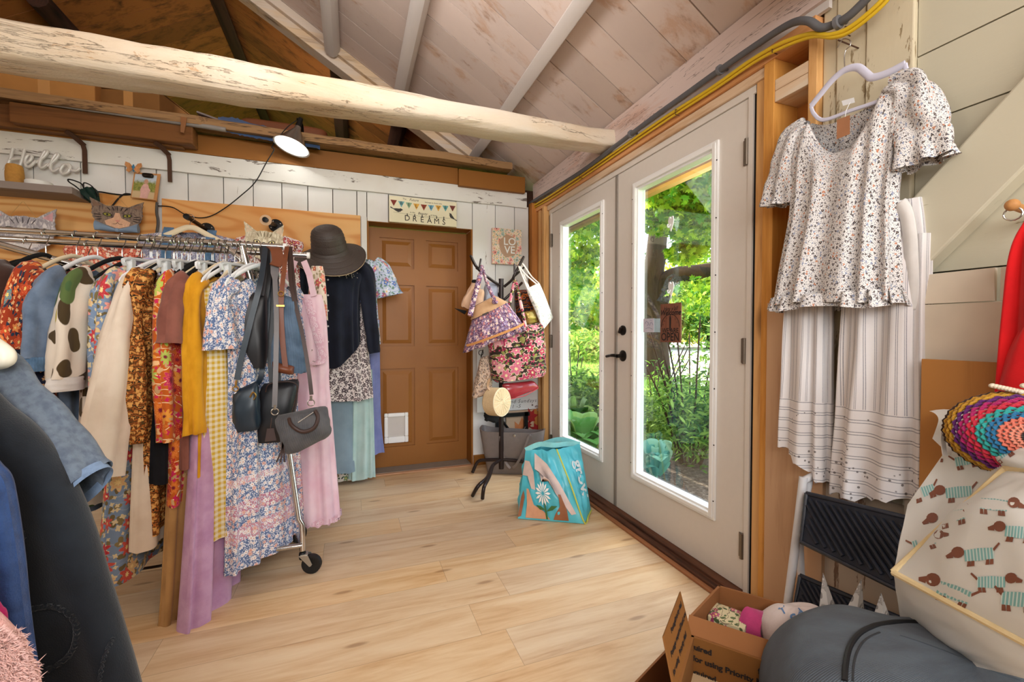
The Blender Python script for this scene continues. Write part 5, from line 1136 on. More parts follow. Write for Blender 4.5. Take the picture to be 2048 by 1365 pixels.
bag_body('bag_body', [(458, 590), (534, 584), (534, 735), (475, 738)], 2.09, .09, M_blk_l, t, seed=1)
b = MB(); strap_px(b, [(524, 494, 2.17), (528, 540, 2.09), (522, 592, 2.055)], .022, .004); strap_px(b, [(538, 494, 2.2), (536, 560, 2.13), (530, 600, 2.12)], .022, .004); b.build('strap', M_blk_l, t)
b = MB(); ring(b, W(467, 623, 2.04), .013); b.build('ring', M_brass, t)
t = thing('crossbody_bag', 'midnight blue leather crossbody bag on a long diagonal strap', 'bag', W(490, 870, 2.0), bagn)
bag_body('bag_body', [(466, 785), (516, 762), (522, 858), (466, 866)], 2.03, .07, M_teal_l, t, seed=2)
b = MB(); strap_px(b, [(531, 494, 2.16), (522, 560, 2.04), (502, 640, 2.02), (482, 720, 2.015), (474, 760, 2.01)], .021, .004); strap_px(b, [(531, 494, 2.21), (536, 600, 2.14), (524, 740, 2.10), (514, 770, 2.06)], .02, .004); b.build('strap', M_teal_l, t)
b = MB(); ring(b, W(471, 778, 2.01), .010); b.tube([W(473, 761, 2.01), W(471, 776, 2.01)], .004, 8); b.tube(curve_pts([W(500, 795, 1.985), W(506, 785, 1.98), (W(512, 792, 1.985)), W(507, 800, 1.985)], 4), .003, 6); b.build('clasp', M_brass, t)
t = thing('backpack', 'black rounded leather backpack hanging behind the grey satchel', 'bag', W(550, 890, 2.1), bagn)
bag_body('bag_body', [(522, 768), (600, 758), (584, 880), (508, 884)], 2.13, .13, M_blk_l, t, seed=3)
b = MB(); b.tube(curve_pts([W(531, 785, 2.055), W(540, 768, 2.05), W(585, 765, 2.05), W(594, 785, 2.055), W(575, 850, 2.055), W(560, 872, 2.06)], 6), .0025, 6); b.build('zipper', M_dkb_l, t)
b = MB(); strap_px(b, [(541, 494, 2.21), (541, 600, 2.16), (541, 700, 2.13), (545, 765, 2.12)], .026, .006); strap_px(b, [(552, 494, 2.21), (552, 640, 2.17), (556, 765, 2.15)], .024, .006); b.build('strap', M_blk_l, t)
t = thing('slouch_bag', 'blue denim slouch bag with a brown leather base and strap', 'bag', W(575, 750, 2.02), bagn)
M_dn = cloth('blue_canvas', '#5c7188', '#46586d', sc=12, ribs=700, sheen=.05)
bag_body('bag_body', [(551, 586), (594, 598), (617, 746), (543, 742)], 2.06, .11, M_dn, t, wob=.009, seed=5)
b = MB(); bag_body('leather_base', [(545, 722), (590, 732), (588, 750), (547, 742)], 2.035, .10, M_brn_l, t, wob=.001, seed=6)
b = MB(); strap_px(b, [(574, 494, 2.17), (568, 540, 2.05), (562, 610, 2.0), (565, 680, 1.995), (571, 735, 1.995)], [.017]*10+[.02]*15, .005); b.build('strap', M_brn_l, t, label='brown leather shoulder strap')
b = MB(); strap_px(b, [(579, 494, 2.2), (585, 560, 2.10), (592, 620, 2.06)], .022, .005); b.build('strap', M_dkb_l, t)
b = MB(); b.box(W(561, 612, 1.99), (.03, .006, .008)); b.build('buckle', M_brass, t)
b = MB(); ring(b, W(562, 588, 2.0), .010); b.build('ring', M_brass, t)
t = thing('satchel', 'charcoal canvas satchel with brown rolled handles hung lowest on the rack', 'bag', W(610, 905, 1.95), bagn)
M_char = cloth('charcoal_canvas', '#59585a', '#48484b', sc=14, ribs=800, sheen=.1)
bag_body('bag_body', [(548, 834), (654, 812), (665, 868), (572, 909)], 1.96, .17, M_char, t, wob=.006, seed=7)
b = MB(); b.strap(curve_pts([W(548, 494, 2.165), W(550, 560, 2.05), W(553, 640, 1.97), W(551, 760, 1.93), W(549, 815, 1.93)], 6), [.03]*6+[.018]*19, .004, (1, 0, 0)); b.build('strap', M_grey_l, t)
b = MB(); b.strap(curve_pts([W(543, 494, 2.17), W(552, 500, 2.13), W(556, 522, 2.09), W(550, 532, 2.07)], 5), .045, .005, (1, 0, 0)); b.build('shoulder_pad', M_brn_l, t)
b = MB(); b.strap(curve_pts([W(579, 494, 2.19), W(582, 570, 2.06), W(603, 660, 2.0), W(617, 740, 1.96), W(623, 790, 1.955)], 6), .015, .004, (1, 0, 0)); b.build('strap', M_dkb_l, t)
b = MB()
for (u, v, yy) in ((550, 824, 1.93), (622, 806, 1.955)): ring(b, W(u, v, yy), .013); b.tube([W(u, v-14, yy), W(u, v-4, yy)], .005, 8)
b.build('hook', M_nick, t)
for dy in (0, .07):
    b = MB(); b.tube(curve_pts([W(578, 838, 1.9+dy), W(584, 852, 1.875+dy), W(605, 864, 1.865+dy), W(628, 856, 1.87+dy), W(636, 836, 1.885+dy), W(630, 822, 1.9+dy)], 6), .0075, 8); b.build('handle', M_dkb_l, t, label='brown rolled leather handle')
b = MB(); b.tube([W(596, 846, 1.885), W(632, 822, 1.90)], .003, 6); b.build('zipper', M_nick, t)
b = MB(); q = W(541, 868, 1.9); b.poly([q+V((-.012, 0, .02)), q+V((.012, 0, .02)), q+V((.02, 0, -.028)), q+V((-.02, 0, -.03))], (0, 1, 0), .004); b.tube([q+V((0, .002, .02)), q+V((.003, .01, .06))], .002, 6)
for k in range(3): b.strap([W(566, 880+4*k, 1.9), W(562+3*k, 905, 1.9), W(553+8*k, 925, 1.9)], .006, .002, (1, 0, 0))
b.build('luggage_tag', M_dkb_l, t, smooth=False)
# ================================================================= coat stand in the corner
M_stand = plain('brown_black_metal', '#2c211f', .35, metal=.4, spec=.5, var=.03)
pb = V((1.065, 3.13, 0)); t = thing('coat_stand', 'dark metal coat stand with branching hooks, covered in handbags', 'coat stand', pb)
ztop = zrow(560, pb.x, pb.y)
b = MB(); b.tube([pb+V((0, 0, .05)), pb+V((0, 0, ztop))], .0185, 16); b.lathe([(0, 0), (.02, 0), (.02, .006), (0, .007)], pb+V((0, 0, ztop)), 14); b.build('pole', M_stand, t)
def S(u, v, dy=0): return at(u, v, 'Y', pb.y+dy)
for k, (a, twigs, dy) in enumerate([([(1002, 572), (985, 562), (955, 537), (941, 511)], [[(958, 540), (962, 518)], [(966, 546), (952, 536)]], -.10), ([(1008, 574), (1024, 560), (1030, 548), (1048, 513)], [[(1030, 552), (1048, 535)], [(1029, 547), (1029, 528)]], -.04), ([(1003, 596), (997, 590), (992, 582), (988, 574)], [], .08), ([(1008, 600), (1030, 580), (1040, 570), (1044, 566)], [], .12)]):
    n = len(a); b = MB(); b.tube(curve_pts([S(u, v, dy*i/(n-1)) for i, (u, v) in enumerate(a)], 5), [.0105]*((n-1)*5)+[.0085], 9)
    for tw in twigs: b.tube([S(u, v, dy*.7) for u, v in tw], .008, 8)
    b.build('branch_hook', M_stand, t)
def foot(pts):
    b = MB(); b.tube(curve_pts(pts, 5), .0125, 10); b.build('leg', M_stand, t)
zt = .12
foot([pb+V((0, 0, zt)), pb+V((-.10, -.10, .115)), at(975, 955, 'Z', .10), at(957, 972, 'Z', .09), at(945, 992, 'Z', .012)])
foot([pb+V((-.10, -.10, .115)), at(978, 955, 'Z', .105), at(968, 975, 'Z', .09), at(965, 998, 'Z', .012)])
foot([pb+V((0, 0, zt)), pb+V((-.10, .06, .11)), pb+V((-.16, .09, .095)), pb+V((-.20, .10, .012))])
foot([pb+V((0, 0, zt)), pb+V((.10, -.05, .115)), pb+V((.17, -.10, .10)), pb+V((.24, -.15, .012))])
foot([pb+V((0, 0, zt)), pb+V((.10, .10, .11)), pb+V((.14, .16, .095)), pb+V((.16, .20, .012))])
bagc = 'bags on the coat stand'
M_purple = floral('purple_patch', '#6d4563', ['#c9a3b0', '#7f6fa5', '#a5485a', '#d9c3c0'], leaf='#3f4a6f', scale=34, r0=.52, seed=51, small='#d0b3b8')
M_tanc = cloth('tan_canvas', '#c8a07a', '#b98e66', sc=10)
# ruffled patchwork bag
Yb2 = 2.92
t = thing('ruffle_bag', 'purple patchwork ruffled bag with a tan yoke on the coat stand', 'bag', W(985, 700, Yb2), bagc)
b = MB(); rings = []
TL, TR, BL, BR = W(945, 640, Yb2), W(1012, 605, Yb2), W(926, 706, Yb2), W(1052, 660, Yb2)
for j in range(15):
    q = j/14; l = lerp(TL, BL, q); r_ = lerp(TR, BR, q); c = (l+r_)*.5; hw = (r_-l)*.5; dd = .05+.05*sin(pi*min(1, q*.8+.1)); ring_ = []
    for i in range(60):
        a = 2*pi*i/60; f = (.004+.010*q)*sin(13*a+q*2); ring_.append(c+hw*(sgp(cos(a), .65))+V((0, -1, 0))*(dd*sgp(sin(a), .8)+f)+V((0, 0, .004*sin(9*a)*q)))
    rings.append(ring_)
b.loft(rings, True, True, True); b.build('bag_body', M_purple, t, ang=180)
b = MB(); rings = []
for j in range(6):
    q = j/5; l = lerp(W(950, 612, Yb2), TL+V((-.012, 0, .0)), q); r_ = lerp(W(990, 592, Yb2), TR+V((.01, 0, 0)), q); c = (l+r_)*.5; hw = (r_-l)*.5
    rings.append([c+hw*sgp(cos(a), .6)+V((0, -1, 0))*((.03+.03*q)*sgp(sin(a), .8)) for a in [2*pi*i/36 for i in range(36)]])
b.loft(rings, True, True, True); b.build('tan_yoke', M_tanc, t, ang=60)
b = MB(); l, r_ = lerp(TL, BL, .78), lerp(TR, BR, .78); P = [lerp(l, r_, i/12)+V((0, -.108*sqrt(max(0.05, 1-(i/6-1)**2))**.7-.004, 0)) for i in range(13)]; b.strap(P, .016, .003, (0, 0, 1)); b.build('orange_band', cloth('orange_band', '#c98a52'), t)
b = MB(); b.box(W(971, 628, Yb2-.068), (.045, .003, .012), Matrix.Rotation(-.4, 3, 'Y')); b.build('name_plate', M_dkb_l, t, smooth=False)
b = MB(); b.strap(curve_pts([W(940, 632, 2.86), W(950, 590, 2.92), W(962, 545, 2.99), W(964, 532, 3.04), W(972, 560, 2.97), W(985, 592, 2.87), W(992, 606, 2.86)], 6), [.035]*12+[.018]*12+[.024]*13, .008, (1, 0, 0)); b.sq(W(990, 604, 2.855), (.022, .015, .016), .8, .8, 12, 8); b.build('strap', M_purple, t, ang=180)
# quilted floral bag
M_quilt = floral('quilted_floral', '#33281f', ['#b03a58', '#c96a80', '#a82f48', '#d9a0a0'], leaf='#8f8a4a', scale=11, r0=.5, petals=6, center='#e6cfa0', seed=3.3, lines='#d9c8a0', small='#a83a55', outline='#d9b8a8')
Yq = 2.98
t = thing('quilted_bag', 'dark floral quilted tote in red and olive on the coat stand', 'bag', W(1030, 765, Yq), bagc)
bag_body('bag_body', [(975, 668), (1086, 645), (1092, 752), (985, 766)], Yq, .15, M_quilt, t, wob=.006, seed=9)
b = MB(); q0, q1 = [W(1012, 697, Yq-.082), W(1060, 692, Yq-.082)]; b.tube([q0, q1], .004, 6); b.build('zipper', M_blackm, t)
b = MB(); b.strap(curve_pts([W(1010, 700, 2.885), W(1014, 640, 2.93), W(1026, 575, 3.05), W(1031, 562, 3.08), W(1040, 600, 3.0), W(1052, 660, 2.90), W(1056, 690, 2.885)], 6), .024, .006, (1, 0, 0)); b.build('strap', M_quilt, t, ang=180)
# white tote
t = thing('white_tote', 'white cotton tote with pale flowers hung on the right of the coat stand', 'bag', W(1085, 655, 3.02), bagc)
M_wt = floral('white_tote_print', '#e9e6e0', ['#dcd8c8', '#cfd6c4', '#e3d6d0'], leaf='#c9cfc0', scale=22, r0=.4, seed=61)
tl, tr, br, bl = W(1053, 578, 3.0), W(1078, 566, 3.03), W(1106, 634, 3.05), W(1086, 660, 3.0)
b = MB(); rings = []
for j in range(10):
    q = j/9; l = lerp(tl, bl, q)+V((0, .004*sin(q*9), 0)); r_ = lerp(tr, br, q); c = (l+r_)*.5; hw = (r_-l)*.5
    rings.append([c+hw*sgp(cos(a), .5)+V((.3, -.9, 0))*(.018*sgp(sin(a), .9)*(.5+sin(pi*q))+.003*sin(3*a+q*5)) for a in [2*pi*i/28 for i in range(28)]])
b.loft(rings, True, True, True); b.build('bag_body', M_wt, t, ang=60)
b = MB(); b.strap(curve_pts([tl+V((.01, -.01, -.01)), W(1042, 545, 3.05), W(1038, 532, 3.09), W(1050, 548, 3.06), lerp(tl, tr, .8)], 6), .016, .003, (1, .3, 0)); b.strap(curve_pts([lerp(tl, tr, .3)+V((0, .02, -.01)), W(1046, 545, 3.1), W(1045, 528, 3.1), W(1062, 552, 3.1), tr+V((0, .01, 0))], 6), .016, .003, (1, .3, 0)); b.build('strap', cloth('white_strap', '#e3d6cc'), t, ang=180)
# cream cloth bags at the left
t = thing('cream_bag', 'soft cream and black cloth bag behind the ruffled bag, left of the coat stand', 'bag', W(930, 625, 3.06), bagc)
bag_body('bag_body', [(946, 562), (962, 566), (945, 622), (920, 612)], 3.06, .07, cloth('cream_suede', '#d8b396', '#c79f80', sc=9), t, wob=.010, seed=12); bag_body('fold', [(948, 575), (968, 580), (960, 640), (936, 632)], 3.03, .06, cloth('cream_suede', '#d8b396'), t, wob=.008, seed=14)
b = MB(); b.poly([W(910, 617, 3.04), W(934, 622, 3.04), W(930, 629, 3.04)], (0, 1, 0), .02); b.sq(W(950, 563, 3.04), (.025, .02, .012), .7, .7, 14, 8); b.build('black_trim', M_vel, t, smooth=False)
t = thing('grey_pouch', 'pale grey blue cloth pouch behind the left branch of the coat stand', 'bag', W(985, 600, 3.08), bagc); bag_body('bag_body', [(972, 565), (992, 566), (998, 610), (966, 612)], 3.16, .06, cloth('grey_blue_pouch', '#b9bccb', '#9da2b5'), t, wob=.01, seed=16)
b = MB(); strap_px(b, [(985, 575, 3.18), (990, 566, 3.2), (996, 575, 3.18)], .012, .003); b.build('strap', M_dkb_l, t)
t = thing('amber_bag', 'dark bag with amber and gold panels behind the quilted tote handles', 'bag', W(1050, 640, 3.08), bagc); bag_body('bag_body', [(1030, 580), (1058, 580), (1070, 640), (1035, 650)], 3.13, .07, paisley('amber_dark', ['#2a2422', '#7a3a16', '#3a3a45', '#a8581f', '#1f1c1e'], 12, 2), t, wob=.008, seed=18)
bag_body('gold_pocket', [(1048, 624), (1072, 620), (1074, 645), (1052, 650)], 3.04, .05, plain('gold_lame', '#b0944f', .3, metal=.6, var=.1), t, wob=.006, seed=19)
# wicker round bag
t = thing('wicker_bag', 'round natural wicker bag with a leather strap on the coat stand', 'bag', W(990, 835, 2.96), bagc)
wc = W(993, 804, 2.93); nrm = V((.55, -.83, .05)).normalized(); Mw = nrm.to_track_quat('Z', 'Y').to_matrix(); b = MB()
prof = [(0, -.052)]+[(.098+.0022*(i % 2), -.05+i*.0063) for i in range(16)]+[(.096-.0075*i, .052+.0022*(i % 2)) for i in range(12)]+[(0, .053)]
b.lathe(prof, wc, 40, Mw); b.build('basket', plain('wicker', '#d9bd93', .65, var=.1, vs=90, bump=.5), t, ang=80)
b = MB()
for k in range(18): a = 2*pi*k/18; b.tube([wc+Mw @ V((.012*cos(a), .012*sin(a), .054)), wc+Mw @ V((.094*cos(a), .094*sin(a), .054))], .0018, 5)
b.tube([wc+Mw @ V((.098*cos(a), .098*sin(a), .05)) for a in [2*pi*k/36 for k in range(37)]], .004, 6, caps=False); b.build('radial_weave', plain('pale_wicker', '#ead6b4', .6, var=.06, vs=60), t)
b = MB(); b.strap(curve_pts([wc+V((-.05, -.01, .085)), W(976, 770, 2.99), W(985, 735, 3.04), W(994, 700, 3.08)], 6), .018, .004, (1, 0, 0)); b.build('strap', cloth('tan_strap', '#d3ab86'), t)
t = thing('printed_drawstring_bag', 'cream bag with a fine printed sprig pattern beside the wicker bag', 'bag', W(960, 800, 3.04), bagc)
bag_body('bag_body', [(962, 715), (978, 712), (985, 785), (944, 797)], 3.06, .09, floral('sprig_print', '#dcc3ad', ['#8a6a5f', '#6f6a7a'], leaf='#8f7a6a', scale=26, r0=.28, seed=63), t, wob=.012, seed=21)
b = MB(); ring(b, W(962, 706, 3.04), .018, .0025); b.tube([W(962, 715, 3.05), W(966, 700, 3.07)], .004, 6); b.build('cord_loop', M_blackm, t)
t = thing('red_clutch', 'shiny red patent clutch under the quilted tote', 'bag', W(1040, 795, 3.0), bagc)
bag_body('bag_body', [(1003, 768), (1068, 762), (1078, 776), (1016, 800)], 3.02, .07, plain('red_patent', '#a8323a', .22, spec=.6, var=.15, vs=18, coat=.4), t, wob=.004, seed=23)
b = MB(); b.tube([W(1016, 800, 2.985), W(1050, 792, 2.985), W(1077, 777, 2.985)], .003, 6); b.build('red_piping', plain('red_edge', '#c0444a', .35), t)
t = thing('black_pouch', 'small black pouch hanging under the wicker bag', 'bag', W(980, 845, 3.1), bagc); bag_body('bag_body', [(968, 825), (1000, 832), (994, 846), (969, 842)], 3.08, .05, M_vel, t, wob=.008, seed=25)
# ---- opening hours board and things behind the stand
Yp = 3.39
t = thing('hours_sign', 'white board sign with Sundays opening hours behind the coat stand', 'sign', W(1018, 826, Yp)); a0, a1 = W(954, 826, Yp), W(1083, 826, Yp); top = W(1018, 690, Yp).z
b = MB(); b.b2(a0.x, a1.x-.03, Yp, Yp+.012, a0.z, top); b.build('board', plain('white_board', '#dedddb', .5, var=.02), t, smooth=False)
b = MB(); q = W(1043, 803, Yp); put_text(b, 'Sat. and Sundays', .042, q+V((-.045, 0, 0)), (1, 0, 0), (0, 0, 1), shear=.3, spacing=1.25); q = W(1029, 813, Yp); put_text(b, '11 -5', .042, q+V((0, 0, -.003)), (1, 0, 0), (0, 0, 1), shear=.3, spacing=1.2); b.build('lettering', plain('grey_ink', '#55504d', .7), t, smooth=False)
b = MB(); rr = random.Random(2)
for _ in range(12): q = W(1072+rr.uniform(-8, 8), 815+rr.uniform(-5, 6), Yp)+V((0, -.001, 0)); b.poly([q+V((.008*cos(a), 0, .006*sin(a))) for a in [2*pi*k/7 for k in range(7)]], (0, -1, 0), .0006)
b.build('flower_print', plain('muted_rose', '#b09a94', .7, var=.2, vs=80), t, smooth=False)
t = thing('easel_frame', 'black folding easel frame standing behind the silver tote', 'easel', V((1.2, 3.36, 0)))
z_e = W(1030, 826, 3.36).z
b = MB(); xl, xr = W(990, 860, 3.36).x+.02, W(1058, 860, 3.36).x
for x in (xl, xr-.03): b.b2(x-.016, x+.016, 3.345, 3.365, 0, z_e)
b.b2(xl, xr, 3.345, 3.365, z_e-.03, z_e); b.build('frame_posts', M_blackm, t, smooth=False)
b = MB(); b.tube([(xl+.01, 3.34, z_e-.02), (xr-.04, 3.34, .1)], .010, 8); b.tube([(xr-.04, 3.338, z_e-.12), (xl+.06, 3.338, .12)], .010, 8); b.build('cross_brace', M_blackm, t)
t = thing('autumn_picture', 'picture with red maple leaves and a fox standing on the floor in the corner', 'picture', V((1.3, 3.40, 0)))
xa, xb_ = W(1012, 870, 3.40).x, W(1085, 870, 3.40).x
b = MB(); b.b2(xa, min(xb_, 1.445), 3.392, 3.40, 0, z_e+.01); b.build('picture_board', plain('beige_canvas', '#c2a68a', .7, var=.08, vs=8), t, smooth=False)
b = MB()
for (u, v, s, r_) in [(1062, 835, .085, .3), (1075, 860, .08, 1.2), (1062, 885, .08, 2.2), (1055, 850, .05, 4)]:
    c = W(u, v, 3.388); b.poly([c+V((s*(x*cos(r_)-y*sin(r_)), 0, s*(x*sin(r_)+y*cos(r_)))) for x, y in MAPLE_], (0, 1, 0), .002)
b.build('red_leaf_print', plain('maple_red', '#9c1f1f', .6, var=.15), t, smooth=False)
b = MB(); c = W(1036, 862, 3.388); b.poly([c+V((.12*x, 0, .16*z)) for x, z in [(-.2, -1), (.35, -1), (.4, -.2), (.55, .3), (.3, .7), (.05, .3), (-.25, .5), (-.2, .0)]], (0, 1, 0), .002); b.build('fox_print', plain('fox_orange', '#c47a48', .6, var=.15, vs=30), t, smooth=False)
# ---- silver tote on the floor
t = thing('silver_tote', 'large pewter grey leather tote standing on the floor in the corner', 'bag', (1.17, 3.2, 0))
M_pew = plain('pewter_leather', '#7d7471', .42, metal=.35, spec=.5, var=.08, vs=30, bump=.12)
fl, fr_ = V((.97, 3.20, .004)), V((1.33, 3.02, .004)); zt_l, zt_r = .345, .335
nd = V((.45, .89, 0)); b = MB(); rings = []
for j in range(9):
    q = j/8; l = lerp(fl, V((.905, 3.20, zt_l)), q); r_ = lerp(fr_, V((1.36, 2.98, zt_r)), q); dpt = .12+.03*q; ring_ = []
    c = (l+r_)*.5+nd*(dpt*.5); hw = (r_-l)*.5
    for i in range(40):
        a = 2*pi*i/40; ring_.append(c+hw*sgp(cos(a), .28)+nd*(-.5*dpt*sgp(sin(a), .35))+V((0, 0, .012*q*sin(2*a+1))))
    rings.append(ring_)
inner = [[lerp(p, sum(rg, V((0, 0, 0)))/len(rg), .05) for p in rg] for rg in rings[::-1][:7]]
b.loft(rings+inner, True, True, True); b.build('bag_body', M_pew, t, ang=50)
b = MB()
fc = lambda a, z: lerp(lerp(fl, V((.905, 3.20, zt_l)), z/.34), lerp(fr_, V((1.36, 2.98, zt_r)), z/.34), a)-nd*.012
b.strap(curve_pts([fc(.33, .30), fc(.33, .22), fc(.37, .12), fc(.47, .06)-nd*.02, fc(.58, .09)-nd*.02, fc(.70, .2)-nd*.01, fc(.76, .30), fc(.79, .315), fc(.81, .29)], 6), .018, .004, lambda i: nd.cross(V((0, 0, 1)))); b.build('handle', M_pew, t)
b = MB(); b.lathe([(0, 0), (.012, 0), (.01, .004), (0, .005)], fc(.55, .31), 12, (-nd).to_track_quat('Z', 'Y').to_matrix()); b.build('snap', M_nick, t)
# ---- turquoise printed shopping bag
t = thing('shopping_bag', 'turquoise shopping bag printed with hands and a white daisy, on the floor by the doors', 'bag', (1.09, 2.32, 0))
M_turq = plain('turquoise_tarp', '#56c1d1', .32, spec=.5, var=.16, vs=9, bump=.35)
def tp(u, v, w):                          # front face point, w in 0..1 blends towards the wall
    d = ray(u, v); return EYE+d*2.60
bl_, bm_, br_ = V((.905, 2.36, .003)), V((1.235, 2.165, .003)), V((1.36, 2.30, .003)); bk = V((1.02, 2.56, .003))
tl_, tm_, tr_ = at(1062, 915, 'Y', 2.42), at(1110, 905, 'Y', 2.36), at(1165, 890, 'Y', 2.36)
tl_ = V((1.01, 2.50, .36)); tm_ = V((1.155, 2.36, .385)); tr_ = V((1.325, 2.38, .40)); tb_ = V((1.15, 2.56, .37))
def face(b, p00, p10, p11, p01, nu=30, nv=24, amp=.020, seed=0.0, bul=.03):
    P = []; F = []; U = []; n = ((p10-p00).cross(p01-p00)).normalized()
    for j in range(nv+1):
        for i in range(nu+1):
            a, c = i/nu, j/nv; p = lerp(lerp(p00, p10, a), lerp(p01, p11, a), c); e = sin(pi*a)*sin(pi*min(1, c*1.0))
            w = noise.noise(V((a*4+seed, c*4, seed)))*amp+abs(noise.noise(V((a*7+seed, c*5, 3+seed))))*amp*1.2
            P.append(p+n*(w*min(1, e*3)+bul*e)+V((0, 0, .012*noise.noise(V((a*5, seed, 2)))*(c > .98))))
    for j in range(nv):
        for i in range(nu):
            k = j*(nu+1)+i; F.append((k, k+1, k+nu+2, k+nu+1)); U.append([(i/nu, j/nv), ((i+1)/nu, j/nv), ((i+1)/nu, (j+1)/nv), (i/nu, (j+1)/nv)])
    b.add(P, F, U); return n
b = MB(); n1 = face(b, bl_, bm_, tm_, tl_, seed=1); n2 = face(b, bm_, br_, tr_, tm_, seed=2, bul=.01); face(b, br_, bk, tb_, tr_, seed=3, bul=.02); face(b, bk, bl_, tl_, tb_, seed=4, bul=.02)
b.add([bl_, bm_, br_, bk], [(3, 2, 1, 0)]); b.build('bag_body', M_turq, t, ang=60)
def onface(a, c, lift=.036): 
    p = lerp(lerp(bl_, bm_, a), lerp(tl_, tm_, a), c); e = sin(pi*a)*sin(pi*c); return p+n1*(.004+.046*min(1, e*1.15)+.004*min(1, e*3))
def decal(name, polys, m, lift=.0):
    b = MB()
    for pl in polys:
        pts = [onface(*p)+n1*lift for p in pl]; k = len(pts); cen = sum(pts, V((0, 0, 0)))/k
        ca = sum(p[0] for p in pl)/k; cc = sum(p[1] for p in pl)/k; cen = onface(ca, cc)+n1*lift
        b.add(pts+[cen], [(i, (i+1) % k, k) for i in range(k)])
    return b.build(name, m, t, ang=180)
for pq in ([(.30, .95), (.62, .78), (.80, .52), (.93, .12), (.85, .10), (.68, .36), (.60, .55), (.5, .6), (.44, .52), (.40, .66), (.30, .70)], [(.0, .62), (.13, .60), (.22, .42), (.30, .40), (.27, .66), (.16, .82), (.02, .84)]): decal('pale_hand_print', [pq], plain('pale_skin_print', '#dcc4b8', .45, var=.08), .002)
for pq in ([(.55, .02), (.78, .02), (.80, .16), (.76, .36), (.72, .36), (.70, .2), (.6, .1)], [(.0, .02), (.05, .04), (.09, .3), (.06, .4), (.02, .3)]): decal('brown_hand_print', [pq], plain('brown_skin_print', '#9a6240', .45, var=.08), .003)
decal('peach_hand_print', [[(.12, .02), (.5, .02), (.42, .12), (.26, .2), (.16, .42), (.12, .42), (.14, .2)]], plain('peach_skin_print', '#d9a27f', .45, var=.08), .0025)
fc_ = (.44, .36); decal('daisy_petals', [[(fc_[0]+.02*cos(a), fc_[1]+.02*sin(a)), (fc_[0]+.10*cos(a-.16), fc_[1]+.12*sin(a-.16)), (fc_[0]+.145*cos(a), fc_[1]+.17*sin(a)), (fc_[0]+.10*cos(a+.16), fc_[1]+.12*sin(a+.16))] for a in [2*pi*k/14 for k in range(14)]], plain('daisy_white', '#f2efe8', .45, var=.02), .005)
decal('daisy_leaves', [[(.44, .02), (.47, .02), (.46, .22), (.44, .22)], [(.46, .12), (.56, .14), (.66, .2), (.56, .2)], [(.45, .14), (.36, .14), (.3, .2), (.38, .19)]], plain('stem_green', '#3f6f3a', .5), .004)
b = MB(); b.tube(curve_pts([tm_+V((0, 0, .004)), lerp(tm_, bm_, .5)+(n1+n2)*.006, bm_+V((0, 0, .008)), lerp(bm_, br_, .5)+V((0, 0, .008))+n2*.004, br_+V((0, 0, .008))], 8), .0045, 6); b.build('yellow_piping', plain('lime_piping', '#cfd35a', .5), t)
b = MB(); ud = (lerp(tm_, tr_, .6)-lerp(bm_, br_, .6)).normalized(); xd_ = -ud; yd_ = (lerp(br_, tr_, .5)-lerp(bm_, tm_, .5)); yd_ = yd_-xd_*yd_.dot(xd_); put_text(b, 'grow', .105, lerp(lerp(bm_, br_, .60), lerp(tm_, tr_, .60), .52)+n2*.016, xd_, yd_, bold=.003); b.build('lettering', plain('print_white', '#e6efef', .4), t, smooth=False)
b = MB(); b.strap(curve_pts([tl_, lerp(tl_, tm_, .5)+V((0, .02, .03)), tm_+V((.0, .03, .02)), lerp(tm_, tr_, .5)+V((0, .03, .01)), tr_], 6), .03, .003, (0, 0, 1)); b.strap(curve_pts([tb_, lerp(tb_, tr_, .5)+V((0, 0, .03)), tr_+V((0, 0, -.005))], 6), .03, .003, (0, 0, 1)); b.build('rim_folds', plain('bright_trim', '#8fd9dc', .35, var=.1), t)
# ================================================================= right wall: blouse, trousers, ladder, boards
from mathutils.bvhtree import BVHTree
def bvh(b): return BVHTree.FromPolygons([V(p) for p in b.v], b.f)
def hit(tree_, u, v, lift=.001):
    d = ray(u, v).normalized(); r_ = tree_.ray_cast(EYE, d)
    return None if r_[0] is None else r_[0]-d*lift
def px(u, v, d): return EYE+ray(u, v)*d
M_hangw = plain('lilac_white_plastic', '#ccccdf', .4, var=.01)
bl_g = floral('ditsy_floral', '#e4e1df', ['#2a2a33', '#33343f', '#c47a52', '#30323c', '#7f93b5', '#2b2b30'], scale=80, r0=.33, petals=3, center='#d9b9a0', seed=71, small='#55586a', dens=1.35)
XB = 1.405
wy = V((0, -1, 0)); nx = V((-1, 0, 0))
ctop = V((XB, .905, 1.80))
# hanger with its own nail
t = thing('clothes_hanger', 'lilac white plastic hanger holding the small flowered blouse by the doors', 'hanger', (XB, .89, 1.86))
hp = [at(u, v, 'X', XB) for u, v in [(1622, 212), (1640, 190), (1665, 160), (1690, 140), (1715, 135), (1733, 148), (1745, 155), (1775, 146), (1810, 128)]]
hp = [V((XB, p.y, p.z)) for p in hp]
b = MB(); b.tube(curve_pts(hp, 5), .0105, 10, flat=.45, up=(1, 0, 0)); lo = [hp[0], at(1628, 228, 'X', XB), at(1648, 240, 'X', XB), at(1700, 222, 'X', XB), at(1770, 197, 'X', XB), at(1812, 168, 'X', XB), hp[-1]]; b.tube(curve_pts(lo, 5), .006, 8, flat=.7, up=(1, 0, 0)); b.build('shoulder_bar', M_hangw, t)
hk = [at(u, v, 'X', XB) for u, v in [(1690, 140), (1689, 115), (1692, 100), (1700, 92), (1701, 82), (1693, 78), (1684, 80), (1675, 96)]]
b = MB(); b.tube(curve_pts(hk, 5), .0017, 7); b.build('hook', M_wire, t)
